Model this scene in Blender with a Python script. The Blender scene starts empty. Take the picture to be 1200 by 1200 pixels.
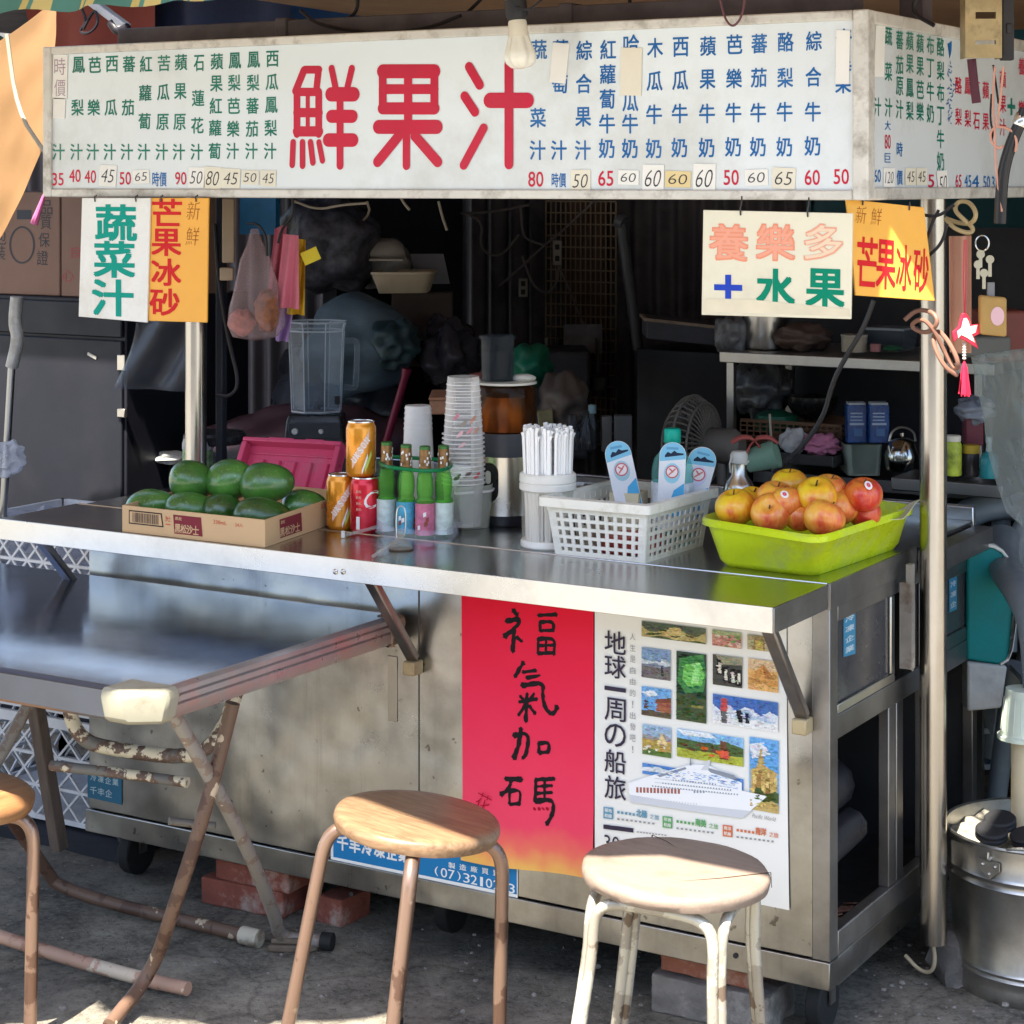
import bpy, bmesh, math, random
from mathutils import Vector, Matrix, noise
R = math.radians
random.seed(7)
scene = bpy.context.scene
col = scene.collection

# ------------------------------------------------------------------ camera
FOC, YAW, HOR = 2410.26, R(31.017), 215.16          # focal length and horizon of the photograph (1200 px frame)
CAM = Vector((1.4098, -3.4389, 1.5648))
cd = bpy.data.cameras.new("camera")
cam = bpy.data.objects.new("camera", cd); col.objects.link(cam)
cam.location = CAM; cam.rotation_euler = (R(90), 0, YAW)
cd.sensor_width = 36; cd.lens = FOC / 1200 * 36
cd.shift_y = -(600 - HOR) / 1200
cd.clip_start = 0.05; cd.clip_end = 500
scene.camera = cam

# ------------------------------------------------------------------ light
SUN_EL, SUN_AZ = R(63), (0.15, -1.0)
w = bpy.data.worlds.new("World"); scene.world = w; w.use_nodes = True
nt = w.node_tree; bg = nt.nodes["Background"]
sky = nt.nodes.new("ShaderNodeTexSky"); sky.sky_type = 'NISHITA'; sky.sun_disc = False
sky.sun_elevation = SUN_EL; sky.sun_rotation = math.atan2(SUN_AZ[0], SUN_AZ[1])
sky.dust_density = 1.5; sky.altitude = 20
nt.links.new(sky.outputs[0], bg.inputs[0]); bg.inputs[1].default_value = 0.10
ln = math.hypot(*SUN_AZ)
SUN = Vector((SUN_AZ[0]/ln*math.cos(SUN_EL), SUN_AZ[1]/ln*math.cos(SUN_EL), math.sin(SUN_EL)))
sd = bpy.data.lights.new("sun", 'SUN'); sd.energy = 4.6; sd.angle = R(0.6); sd.color = (1, .93, .8)
so = bpy.data.objects.new("sun", sd); col.objects.link(so)
so.rotation_euler = SUN.to_track_quat('Z', 'Y').to_euler(); so.location = (0, -4, 8)
scene.view_settings.view_transform = 'Standard'; scene.view_settings.look = 'None'
scene.view_settings.exposure = 2.32; scene.view_settings.gamma = 1.0
scene.cycles.max_bounces = 8; scene.cycles.transparent_max_bounces = 24
scene.cycles.use_denoising = True

# ------------------------------------------------------------------ measuring: a photo pixel onto a real plane
_c, _s = math.cos(YAW), math.sin(YAW)
def ray(x, y):
    a = (x - 600) / FOC
    return Vector((-_s + _c*a, _c + _s*a, -(y - HOR) / FOC))
def onZ(x, y, z): d = ray(x, y); return CAM + d * ((z - CAM.z) / d.z)
def onY(x, y, v): d = ray(x, y); return CAM + d * ((v - CAM.y) / d.y)
def onX(x, y, v): d = ray(x, y); return CAM + d * ((v - CAM.x) / d.x)
def mpp(p): d = p - CAM; return (-_s*d.x + _c*d.y) / FOC     # metres per pixel there
RIGHT = Vector((_c, _s, 0)); AWAY = Vector((-_s, _c, 0)); UP = Vector((0, 0, 1))

# ------------------------------------------------------------------ materials
MATS = {}
def _mat(name):
    m = bpy.data.materials.new(name); m.use_nodes = True
    return m, m.node_tree, m.node_tree.nodes["Principled BSDF"]
def L(nt, a, b): nt.links.new(a, b)
def _coords(nt, scale=(1, 1, 1)):
    t = nt.nodes.new("ShaderNodeTexCoord"); mp = nt.nodes.new("ShaderNodeMapping")
    mp.inputs['Scale'].default_value = scale
    L(nt, t.outputs['Object'], mp.inputs[0]); return mp.outputs[0]
def _noise(nt, v, sc, det=4, rough=.6):
    n = nt.nodes.new("ShaderNodeTexNoise"); n.inputs['Scale'].default_value = sc
    n.inputs['Detail'].default_value = det; n.inputs['Roughness'].default_value = rough
    L(nt, v, n.inputs['Vector']); return n.outputs['Fac']
def _ramp(nt, f, stops):
    r = nt.nodes.new("ShaderNodeValToRGB"); e = r.color_ramp.elements
    while len(e) < len(stops): e.new(.5)
    for i, (p, c) in enumerate(stops):
        e[i].position = p; e[i].color = (c[0], c[1], c[2], 1) if not isinstance(c, (int, float)) else (c, c, c, 1)
    L(nt, f, r.inputs[0]); return r.outputs[0]
def _bump(nt, f, b, st, dist=.002):
    n = nt.nodes.new("ShaderNodeBump"); n.inputs['Strength'].default_value = st; n.inputs['Distance'].default_value = dist
    L(nt, f, n.inputs['Height']); L(nt, n.outputs[0], b.inputs['Normal'])
def _mix(nt, f, a, b):
    n = nt.nodes.new("ShaderNodeMix"); n.data_type = 'RGBA'
    if isinstance(f, float): n.inputs[0].default_value = f
    else: L(nt, f, n.inputs[0])
    for i, c in ((6, a), (7, b)):
        if isinstance(c, tuple): n.inputs[i].default_value = (*c, 1)
        else: L(nt, c, n.inputs[i])
    return n.outputs[2]
def mk(name, c, rough=.5, metal=0, var=.12, vs=8, dirt=None, ds=3, bump=0, bs=60, stretch=(1, 1, 1), coat=0, trans=0, sss=0, rvar=.1, spec=.28):
    """a solid surface: colour with a little tone variation, optional stains, uneven gloss and a fine bump"""
    if name in MATS: return MATS[name]
    m, nt, b = _mat(name); v = _coords(nt, stretch)
    f = _noise(nt, v, vs)
    lo = tuple(max(0, x*(1-var)) for x in c); hi = tuple(min(1, x*(1+var)) for x in c)
    o = _ramp(nt, f, [(.3, lo), (.7, hi)])
    if dirt:
        f2 = _noise(nt, v, ds, 8, .7); o = _mix(nt, _ramp(nt, f2, [(.5, 0), (.68, 1)]), o, dirt)
    L(nt, o, b.inputs['Base Color'])
    f3 = _noise(nt, v, vs*2.3, 5)
    L(nt, _ramp(nt, f3, [(.3, max(.02, rough-rvar)), (.7, min(1, rough+rvar))]), b.inputs['Roughness'])
    b.inputs['Metallic'].default_value = metal; b.inputs['Coat Weight'].default_value = coat
    b.inputs['Transmission Weight'].default_value = trans; b.inputs['Specular IOR Level'].default_value = spec
    if sss: b.inputs['Subsurface Weight'].default_value = sss; b.inputs['Subsurface Radius'].default_value = (.02, .01, .006)
    if bump: _bump(nt, _noise(nt, v, bs, 6), b, bump)
    MATS[name] = m; return m
def ink(c, rough=.5, name=None):
    n = name or "ink_%02x%02x%02x" % tuple(int(255*min(1, x)) for x in c)
    if n in MATS: return MATS[n]
    m, nt, b = _mat(n); b.inputs['Base Color'].default_value = (*c, 1); b.inputs['Roughness'].default_value = rough; b.inputs['Specular IOR Level'].default_value = .12
    MATS[n] = m; return m
def peel(name, cols, sc=14, rough=.55, metal=0, cuts=(.42, .56), stretch=(1, 1, 1), bump=.4):
    """paint flaking off a tube in islands: cols = bare, middle, paint"""
    if name in MATS: return MATS[name]
    m, nt, b = _mat(name); v = _coords(nt, stretch)
    f = _noise(nt, v, sc, 7, .62); f2 = _noise(nt, v, sc*5, 4)
    o = _mix(nt, _ramp(nt, f, [(cuts[0]-.01, 0), (cuts[0]+.01, 1)]), cols[0], cols[1])
    o = _mix(nt, _ramp(nt, f, [(cuts[1]-.008, 0), (cuts[1]+.008, 1)]), o, cols[2])
    o = _mix(nt, _ramp(nt, f2, [(.62, 0), (.8, .55)]), o, tuple(x*.4 for x in cols[0]))
    L(nt, o, b.inputs['Base Color']); b.inputs['Roughness'].default_value = rough; b.inputs['Metallic'].default_value = metal
    _bump(nt, f, b, bump, .003); MATS[name] = m; return m
def steel(name, c=(.58, .565, .54), rough=.27, stretch=(1, 1, 60), var=.12, bump=.05, stain=None, st=.35, dents=0, drip=None):
    """stainless sheet: fine streaks along one direction, cloudy smears, soft dents"""
    if name in MATS: return MATS[name]
    m, nt, b = _mat(name); v = _coords(nt, stretch); u = _coords(nt)
    f = _noise(nt, v, 9, 5); g = _noise(nt, u, 5, 8, .68)
    lo = tuple(x*(1-var) for x in c); hi = tuple(min(1, x*(1+var)) for x in c)
    o = _ramp(nt, g, [(.3, lo), (.7, hi)])
    if stain: o = _mix(nt, _ramp(nt, _noise(nt, u, 3.2, 9, .72), [(.47, 0), (.72, st)]), o, stain)
    if drip:                                          # run marks and grime streaks down the sheet, and scattered spots
        s1 = _noise(nt, _coords(nt, (26, 1, 1.3)), 1.6, 8, .7); s2 = _noise(nt, u, 38, 3, .5)
        o = _mix(nt, _ramp(nt, s1, [(.54, 0), (.74, .30)]), o, drip); o = _mix(nt, _ramp(nt, s2, [(.70, 0), (.74, .7)]), o, tuple(x*.5 for x in drip))
    L(nt, o, b.inputs['Base Color']); b.inputs['Metallic'].default_value = 1
    a = nt.nodes.new("ShaderNodeMath"); a.operation = 'MULTIPLY_ADD'; a.inputs[1].default_value = .25; a.inputs[2].default_value = rough-.13
    L(nt, g, a.inputs[0]); L(nt, a.outputs[0], b.inputs['Roughness'])
    n1 = nt.nodes.new("ShaderNodeBump"); n1.inputs['Strength'].default_value = bump; n1.inputs['Distance'].default_value = .001
    L(nt, f, n1.inputs['Height'])
    if dents:
        n2 = nt.nodes.new("ShaderNodeBump"); n2.inputs['Strength'].default_value = dents; n2.inputs['Distance'].default_value = .02
        L(nt, _noise(nt, u, 4.5, 2, .4), n2.inputs['Height']); L(nt, n2.outputs[0], n1.inputs['Normal'])
    L(nt, n1.outputs[0], b.inputs['Normal']); MATS[name] = m; return m
def clear(name, tint=(.9, .95, .95), body=.15, rough=.08, white=(.8, .82, .82), edge=.30):
    """thin clear plastic or glass: mostly see-through, a little milky body, glossy skin"""
    if name in MATS: return MATS[name]
    m, nt, b = _mat(name); out = nt.nodes["Material Output"]
    t = nt.nodes.new("ShaderNodeBsdfTransparent"); t.inputs[0].default_value = (*tint, 1)
    b.inputs['Base Color'].default_value = (*white, 1); b.inputs['Roughness'].default_value = rough
    fr = nt.nodes.new("ShaderNodeLayerWeight"); fr.inputs[0].default_value = .35
    a = nt.nodes.new("ShaderNodeMath"); a.operation = 'MULTIPLY_ADD'; a.inputs[1].default_value = edge; a.inputs[2].default_value = body*.42
    v = _coords(nt); a2 = nt.nodes.new("ShaderNodeMath"); a2.operation = 'MULTIPLY_ADD'; a2.inputs[1].default_value = .12; 
    L(nt, _noise(nt, v, 30, 3), a2.inputs[0]); a2.inputs[2].default_value = -.06
    ad = nt.nodes.new("ShaderNodeMath"); ad.operation = 'ADD'; ad.use_clamp = True
    L(nt, fr.outputs['Facing'], a.inputs[0]); L(nt, a.outputs[0], ad.inputs[0]); L(nt, a2.outputs[0], ad.inputs[1])
    mx = nt.nodes.new("ShaderNodeMixShader"); L(nt, ad.outputs[0], mx.inputs[0]); L(nt, t.outputs[0], mx.inputs[1]); L(nt, b.outputs[0], mx.inputs[2])
    L(nt, mx.outputs[0], out.inputs[0]); MATS[name] = m; return m
def fabric(name, c, trl=.35, var=.1, vs=3, stripes=None, rough=.8, bump=.3, bs=18):
    """thin cloth or tarpaulin that lets some light through"""
    if name in MATS: return MATS[name]
    m, nt, b = _mat(name); out = nt.nodes["Material Output"]; v = _coords(nt)
    f = _noise(nt, v, vs, 5)
    o = _ramp(nt, f, [(.3, tuple(x*(1-var) for x in c)), (.7, tuple(min(1, x*(1+var)) for x in c))])
    if stripes:
        sx = nt.nodes.new("ShaderNodeSeparateXYZ"); L(nt, v, sx.inputs[0])
        q = nt.nodes.new("ShaderNodeMath"); q.operation = 'MULTIPLY'; q.inputs[1].default_value = stripes[0]; L(nt, sx.outputs[0], q.inputs[0])
        fr = nt.nodes.new("ShaderNodeMath"); fr.operation = 'FRACT'; L(nt, q.outputs[0], fr.inputs[0])
        r = _ramp(nt, fr.outputs[0], stripes[1]); r.node.color_ramp.interpolation = 'CONSTANT'; o = r
    L(nt, o, b.inputs['Base Color']); b.inputs['Roughness'].default_value = rough
    _bump(nt, _noise(nt, v, bs, 4), b, bump, .01)
    t = nt.nodes.new("ShaderNodeBsdfTranslucent"); L(nt, o, t.inputs[0])
    mx = nt.nodes.new("ShaderNodeMixShader"); mx.inputs[0].default_value = trl
    L(nt, b.outputs[0], mx.inputs[1]); L(nt, t.outputs[0], mx.inputs[2]); L(nt, mx.outputs[0], out.inputs[0])
    MATS[name] = m; return m
def wood(name, a, b_, rough=.5, axis=0, sc=9):
    if name in MATS: return MATS[name]
    m, nt, b = _mat(name); st = [14, 14, 14]; st[axis] = 1.2
    v = _coords(nt, tuple(st)); f = _noise(nt, v, sc*.35, 9, .66); g = _noise(nt, _coords(nt), 7, 8, .7)
    o = _ramp(nt, f, [(.28, a), (.62, b_)])
    o = _mix(nt, _ramp(nt, g, [(.52, 0), (.7, .6)]), o, tuple(x*.45 for x in a))
    L(nt, o, b.inputs['Base Color']); b.inputs['Roughness'].default_value = rough
    _bump(nt, f, b, .25, .002); MATS[name] = m; return m

# ------------------------------------------------------------------ mesh builder
OFF = {}
class MB:
    def __init__(s): s.v = []; s.f = []; s.m = []; s.mats = []
    def mi(s, mat):
        if mat is None: return 0
        if mat not in s.mats: s.mats.append(mat)
        return s.mats.index(mat)
    def add(s, vs, fs, mat=None):
        o = len(s.v); i = s.mi(mat)
        s.v += [Vector(p) for p in vs]
        for f in fs: s.f.append([o+k for k in f]); s.m.append(i)
        return s
    def box(s, a, b, mat=None):
        (x0, y0, z0), (x1, y1, z1) = a, b
        x0, x1 = sorted((x0, x1)); y0, y1 = sorted((y0, y1)); z0, z1 = sorted((z0, z1))
        return s.add([(x0,y0,z0),(x1,y0,z0),(x1,y1,z0),(x0,y1,z0),(x0,y0,z1),(x1,y0,z1),(x1,y1,z1),(x0,y1,z1)],
                     [(3,2,1,0),(4,5,6,7),(0,1,5,4),(1,2,6,5),(2,3,7,6),(3,0,4,7)], mat)
    def obox(s, c, u, v, n, mat=None):
        """box from centre and three half axes"""
        c, u, v, n = map(Vector, (c, u, v, n))
        if u.cross(v).dot(n) < 0: u = -u
        P = [c+u*a+v*b+n*d for d in (-1, 1) for (a, b) in ((-1,-1),(1,-1),(1,1),(-1,1))]
        return s.add(P, [(3,2,1,0),(4,5,6,7),(0,1,5,4),(1,2,6,5),(2,3,7,6),(3,0,4,7)], mat)
    def bar(s, p, q, wd, th, up=(0, 0, 1), mat=None):
        p, q = Vector(p), Vector(q); d = q-p; sd_ = d.cross(Vector(up)); sd_.normalize(); n = sd_.cross(d).normalized()
        return s.obox((p+q)/2, d/2, sd_*wd/2, n*th/2, mat)
    def lathe(s, prof, c=(0, 0, 0), n=24, mat=None, sq=(1, 1), closed=False, tw=0, ax=None):
        """prof: (radius, height) list from bottom to top"""
        c = Vector(c); vs = []; fs = []; k = len(prof)
        M = Matrix.Identity(3) if ax is None else Vector(ax).to_track_quat('Z', 'Y').to_matrix()
        for (r, z) in prof:
            for i in range(n):
                a = 2*math.pi*(i+.5)/n+tw; vs.append(c + M @ Vector((r*math.cos(a)*sq[0], r*math.sin(a)*sq[1], z)))
        for j in range(k-1):
            for i in range(n):
                i2 = (i+1) % n; fs.append((j*n+i, j*n+i2, (j+1)*n+i2, (j+1)*n+i))
        if prof[0][0] > 1e-6 and not closed: fs.append(tuple(reversed(range(n))))
        if prof[-1][0] > 1e-6 and not closed: fs.append(tuple((k-1)*n+i for i in range(n)))
        return s.add(vs, fs, mat)
    def tube(s, pts, r, n=10, closed=False, mat=None, smooth=0, caps=True, flat=1):
        P = [Vector(p) for p in pts]
        for _ in range(smooth):
            Q = []
            rng = range(len(P) if closed else len(P)-1)
            if not closed: Q.append(P[0])
            for i in rng:
                a, b = P[i], P[(i+1) % len(P)]; Q += [a*.75+b*.25, a*.25+b*.75]
            if not closed: Q.append(P[-1])
            P = Q
        rr = r if callable(r) else (lambda t: r)
        k = len(P); T = []
        for i in range(k):
            a = P[(i-1) % k] if (closed or i > 0) else P[i]; b = P[(i+1) % k] if (closed or i < k-1) else P[i]
            d = b-a; T.append(d.normalized() if d.length > 1e-9 else Vector((0, 0, 1)))
        u = T[0].orthogonal().normalized(); vs = []; fs = []
        if abs(T[0].z) < .9: u = (Vector((0, 0, 1)) - T[0]*T[0].z).normalized()
        for i in range(k):
            u = (u - T[i]*u.dot(T[i])).normalized(); w_ = T[i].cross(u)
            q = rr(i/max(1, k-1))
            for j in range(n):
                a = 2*math.pi*j/n; vs.append(P[i] + u*math.cos(a)*q*flat + w_*math.sin(a)*q)
        for i in range(k if closed else k-1):
            for j in range(n):
                a, b = i*n, ((i+1) % k)*n; j2 = (j+1) % n; fs.append((a+j, a+j2, b+j2, b+j))
        if caps and not closed: fs.append(tuple(reversed(range(n)))); fs.append(tuple((k-1)*n+j for j in range(n)))
        return s.add(vs, fs, mat)
    def sheet(s, fn, nu, nv, mat=None, th=0):
        """fn(u,v)->point; th gives the sheet a back side"""
        vs = [Vector(fn(i/nu, j/nv)) for j in range(nv+1) for i in range(nu+1)]; W = nu+1
        fs = [(j*W+i, j*W+i+1, (j+1)*W+i+1, (j+1)*W+i) for j in range(nv) for i in range(nu)]
        if th:
            N = len(vs); nr = (vs[1]-vs[0]).cross(vs[W]-vs[0]).normalized()
            bk = [p - nr*th for p in vs]; f2 = [tuple(N+k for k in reversed(f)) for f in fs]
            rim = [i for i in range(nu)] + [j*W+nu for j in range(nv)] + [nv*W+i for i in range(nu, 0, -1)] + [j*W for j in range(nv, 0, -1)]
            f3 = [(rim[i], N+rim[i], N+rim[(i+1) % len(rim)], rim[(i+1) % len(rim)]) for i in range(len(rim))]
            f3 = [tuple(reversed(f)) for f in f3]
            f3 = [tuple(reversed(f)) for f in f3]
            vs += bk; fs = fs+f2+f3
        return s.add(vs, fs, mat)
    def prism(s, poly, o, u, v, n, mat=None):
        """2D outline in the plane o,u,v pushed along n"""
        o, u, v, n = map(Vector, (o, u, v, n)); k = len(poly)
        ar = sum(poly[i][0]*poly[(i+1) % k][1]-poly[(i+1) % k][0]*poly[i][1] for i in range(k))
        if (ar > 0) != (u.cross(v).dot(n) > 0): poly = poly[::-1]
        a = [o+u*p[0]+v*p[1] for p in poly]; b = [p+n for p in a]
        return s.add(a+b, [tuple(reversed(range(k))), tuple(range(k, 2*k))] + [(i, (i+1) % k, k+(i+1) % k, k+i) for i in range(k)], mat)
    def flat(s, poly, o, u, v, n, mat=None):
        o, u, v, n = map(Vector, (o, u, v, n)); k = len(poly)
        ar = sum(poly[i][0]*poly[(i+1) % k][1]-poly[(i+1) % k][0]*poly[i][1] for i in range(k))
        if (ar > 0) != (u.cross(v).dot(n) > 0): poly = poly[::-1]
        return s.add([o+u*p[0]+v*p[1] for p in poly], [tuple(range(k))], mat)
    def blob(s, c, r, n=14, amp=.12, fr=1.5, seed=0, mat=None, rot=None, pw=1, flatb=None):
        c = Vector(c); vs = []; fs = []; m = n//2+1
        M = rot.to_matrix() if rot is not None else Matrix.Identity(3)
        for j in range(m+1):
            t = math.pi*j/m
            for i in range(n):
                a = 2*math.pi*i/n; d = Vector((math.sin(t)*math.cos(a), math.sin(t)*math.sin(a), -math.cos(t)))
                q = 1+amp*noise.noise(d*fr+Vector((seed*7.3, seed*3.1, 1)))*2
                p = Vector((d.x*r[0], d.y*r[1], d.z*r[2]))*q
                if flatb is not None and p.z < -flatb: p.z = -flatb
                vs.append(c+M@p)
        for j in range(m):
            for i in range(n): fs.append((j*n+i, j*n+(i+1) % n, (j+1)*n+(i+1) % n, (j+1)*n+i))
        return s.add(vs, fs, mat)
    def merge(s, o, M=None):
        k = len(s.v); s.v += [(M @ p if M else p.copy()) for p in o.v]
        mp = [s.mi(m) for m in o.mats] or [0]
        for f, i in zip(o.f, o.m): s.f.append([k+j for j in f]); s.m.append(mp[i])
        return s
    def build(s, name, mat=None, parent=None, ang=38, bevel=0, seg=2, sub=0, weld=True, off=None, solid=0):
        me = bpy.data.meshes.new(name)
        if parent is None and off is None:
            xs = [p.x for p in s.v]; ys = [p.y for p in s.v]; zs = [p.z for p in s.v]
            off = Vector(((min(xs)+max(xs))/2, (min(ys)+max(ys))/2, min(zs)))
        elif parent is not None: off = OFF[parent]
        me.from_pydata([tuple(p-off) for p in s.v], [], s.f)
        for m in (s.mats or [mat]): me.materials.append(m)
        if s.mats: me.polygons.foreach_set('material_index', s.m)
        if weld:
            bm = bmesh.new(); bm.from_mesh(me); bmesh.ops.remove_doubles(bm, verts=bm.verts, dist=2e-5); bm.to_mesh(me); bm.free()
        me.polygons.foreach_set('use_smooth', [True]*len(me.polygons))
        me.set_sharp_from_angle(angle=R(ang)); me.update()
        o = bpy.data.objects.new(name, me); col.objects.link(o)
        if parent is None: o.location = off
        else: o.parent = parent
        OFF[o] = off
        if bevel:
            b = o.modifiers.new("bevel", 'BEVEL'); b.width = bevel; b.segments = seg; b.limit_method = 'ANGLE'; b.angle_limit = R(40); b.harden_normals = False
        if sub: q = o.modifiers.new("sub", 'SUBSURF'); q.levels = sub; q.render_levels = sub
        if solid: q = o.modifiers.new("solid", 'SOLIDIFY'); q.thickness = solid; q.offset = 0
        return o
def tag(o, label=None, cat=None, group=None, kind=None):
    if label: o['label'] = label
    if cat: o['category'] = cat
    if group: o['group'] = group
    if kind: o['kind'] = kind
    return o
def thing(name, loc, label, cat, group=None):
    o = bpy.data.objects.new(name, None); col.objects.link(o); o.location = Vector(loc); o.empty_display_size = .05
    OFF[o] = Vector(loc); return tag(o, label, cat, group)

# ------------------------------------------------------------------ lettering
_G = {}
def glyph(ch, bold):
    k = (ch, bold)
    if k not in _G:
        c = bpy.data.curves.new('g', 'FONT'); c.body = ch; c.offset = bold; c.resolution_u = 3
        o = bpy.data.objects.new('g', c); col.objects.link(o); dg = bpy.context.evaluated_depsgraph_get()
        me = bpy.data.meshes.new_from_object(o.evaluated_get(dg))
        vs = [(p.co.x, p.co.y) for p in me.vertices]; fs = [tuple(p.vertices) for p in me.polygons]
        bpy.data.objects.remove(o); bpy.data.meshes.remove(me); bpy.data.curves.remove(c)
        if vs:
            xs = [p[0] for p in vs]; ys = [p[1] for p in vs]
            bb = (min(xs), max(xs), min(ys), max(ys))
        else: bb = (0, 1, 0, 1)
        _G[k] = (vs, fs, bb)
    return _G[k]
class Pl:
    """a flat panel: origin, horizontal u, vertical v, outward n"""
    def __init__(s, o, u, v, n=None):
        s.o = Vector(o); s.u = Vector(u).normalized(); s.v = Vector(v).normalized()
        s.n = Vector(n).normalized() if n is not None else s.u.cross(s.v).normalized(); s.lift = 0
    def hit(s, x, y):
        d = ray(x, y); N = s.u.cross(s.v); t = N.dot(s.o-CAM)/N.dot(d); p = CAM+d*t-s.o
        N2 = Matrix((s.u, s.v, N)).transposed().inverted() @ p
        return N2[0], N2[1]
    def pt(s, a, b, h=0): return s.o+s.u*a+s.v*b+s.n*h
    def text(s, mb, t, a, b, wd, ht, mat, bold=0, h=.0012, skew=0, rot=0, fit=True):
        if bold > 0:                                  # a heavier weight: the glyph laid down several times, a hair apart
            k = bold*.85
            for i, (dx, dy) in enumerate(((-k, -k), (k, -k), (k, k), (-k, k), (0, 0))):
                s.text(mb, t, a+dx*wd*.8/max(1, len(t)), b+dy*ht*.8, wd*(1-1.4*k), ht*(1-1.4*k), mat, 0, h+.00002*i, skew, rot, fit)
            return
        vs, fs, bb = glyph(t, bold)
        if not vs: return
        W = bb[1]-bb[0]; H = bb[3]-bb[2]
        if not fit: W = H = .92                      # keep the em square of a single character
        kx, ky = wd/W, ht/H; cx, cy = (bb[0]+bb[1])/2, (bb[2]+bb[3])/2
        cr, sr = math.cos(rot), math.sin(rot); P = []
        for (x, y) in vs:
            X = (x-cx)*kx; Y = (y-cy)*ky; X += Y*skew
            P.append(s.pt(a+X*cr-Y*sr, b+X*sr+Y*cr, h))
        if s.u.cross(s.v).dot(s.n) < 0: fs = [tuple(reversed(f)) for f in fs]
        mb.add(P, fs, mat)
    def ptext(s, mb, t, x, y, pw, ph, mat, **k):
        """centre and size given in photo pixels on this panel"""
        a, b = s.hit(x, y); a0, _ = s.hit(x-pw/2, y); a1, _ = s.hit(x+pw/2, y); _, b0 = s.hit(x, y+ph/2); _, b1 = s.hit(x, y-ph/2)
        s.text(mb, t, a, b, abs(a1-a0), abs(b1-b0), mat, **k)
    def poly(s, mb, pts, mat, h=.001, th=0):
        q = [s.hit(*p) for p in pts]
        if th: mb.prism(q, s.o+s.n*h, s.u, s.v, s.n*th, mat)
        else: mb.flat(q, s.o+s.n*h, s.u, s.v, s.n, mat)
    def ab(s, mb, pts, mat, h=.001, th=0):
        if th: mb.prism(pts, s.o+s.n*h, s.u, s.v, s.n*th, mat)
        else: mb.flat(pts, s.o+s.n*h, s.u, s.v, s.n, mat)
def stroke(p, q, w_, n=8):
    """outline of a round ended stroke"""
    p, q = Vector(p).to_2d(), Vector(q).to_2d(); d = q-p; a0 = math.atan2(d.y, d.x); r = w_/2; out = []
    for i in range(n+1): a = a0-math.pi/2+math.pi*i/n; out.append((q.x+r*math.cos(a), q.y+r*math.sin(a)))
    for i in range(n+1): a = a0+math.pi/2+math.pi*i/n; out.append((p.x+r*math.cos(a), p.y+r*math.sin(a)))
    return out
# ================================================================== SETTING
M_ground = None
def ground_mat():
    m, nt, b = _mat("ground_concrete"); v = _coords(nt)
    f = _noise(nt, v, 4.5, 12, .74); g = _noise(nt, v, 60, 10, .8); h = _noise(nt, v, 1.3, 5)
    o = _ramp(nt, f, [(.36, (.08, .074, .062)), (.5, (.26, .235, .19)), (.64, (.47, .425, .345))])
    o = _mix(nt, _ramp(nt, g, [(.5, .0), (.62, .7)]), o, (.36, .33, .275))
    o = _mix(nt, _ramp(nt, g, [(.36, .75), (.46, 0)]), o, (.02, .02, .02))
    o = _mix(nt, _ramp(nt, h, [(.45, .0), (.62, .6)]), o, (.055, .052, .05))
    vo = nt.nodes.new("ShaderNodeTexVoronoi"); vo.inputs['Scale'].default_value = 42; L(nt, v, vo.inputs['Vector'])
    o = _mix(nt, _ramp(nt, vo.outputs['Distance'], [(.10, .65), (.2, 0)]), o, (.3, .28, .25))
    wv = nt.nodes.new("ShaderNodeVectorMath"); wv.operation = 'MULTIPLY_ADD'; wv.inputs[1].default_value = (.35, .35, 0)
    nn_ = nt.nodes.new("ShaderNodeTexNoise"); nn_.inputs['Scale'].default_value = 2.2; nn_.inputs['Detail'].default_value = 6; L(nt, v, nn_.inputs['Vector']); L(nt, nn_.outputs['Color'], wv.inputs[0]); L(nt, v, wv.inputs[2])
    ck = nt.nodes.new("ShaderNodeTexVoronoi"); ck.feature = 'DISTANCE_TO_EDGE'; ck.inputs['Scale'].default_value = 1.0; L(nt, wv.outputs[0], ck.inputs['Vector'])
    o = _mix(nt, _ramp(nt, ck.outputs['Distance'], [(.0, .35), (.007, 0)]), o, (.02, .018, .016))
    L(nt, o, b.inputs['Base Color']); b.inputs['Roughness'].default_value = .9; b.inputs['Specular IOR Level'].default_value = .25
    a = nt.nodes.new("ShaderNodeMath"); a.operation = 'ADD'; L(nt, f, a.inputs[0]); L(nt, g, a.inputs[1])
    _bump(nt, a.outputs[0], b, .9, .012); return m
def gz(x, y): return .006*noise.noise(Vector((x*3, y*3, 0)))+.004*noise.noise(Vector((x*11, y*11, 3)))
g = MB(); n = 90
def gp(u, v):
    f = lambda t: (t*2-1)*3 if True else 0
    X = -.7+3.2*(u*2-1); Y = -.2+3.2*(v*2-1)
    e = min(u, 1-u, v, 1-v)
    if e < 1e-6: X = -.7+60*(u*2-1); Y = -.2+60*(v*2-1)
    return (X, Y, gz(X, Y) if 0.02 < e else 0)
g.sheet(gp, n, n)
tag(g.build("ground", ground_mat(), off=Vector((0, 0, 0))), kind='structure')
road = MB(); road.sheet(lambda u, v: (-30+60*u, -12+10.25*v, .006), 30, 6)
tag(road.build("road", mk("road_concrete", (.25, .245, .23), .9, var=.25, vs=1.5, bump=.4, bs=70), off=Vector((0, 0, 0))), kind='structure')
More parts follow.
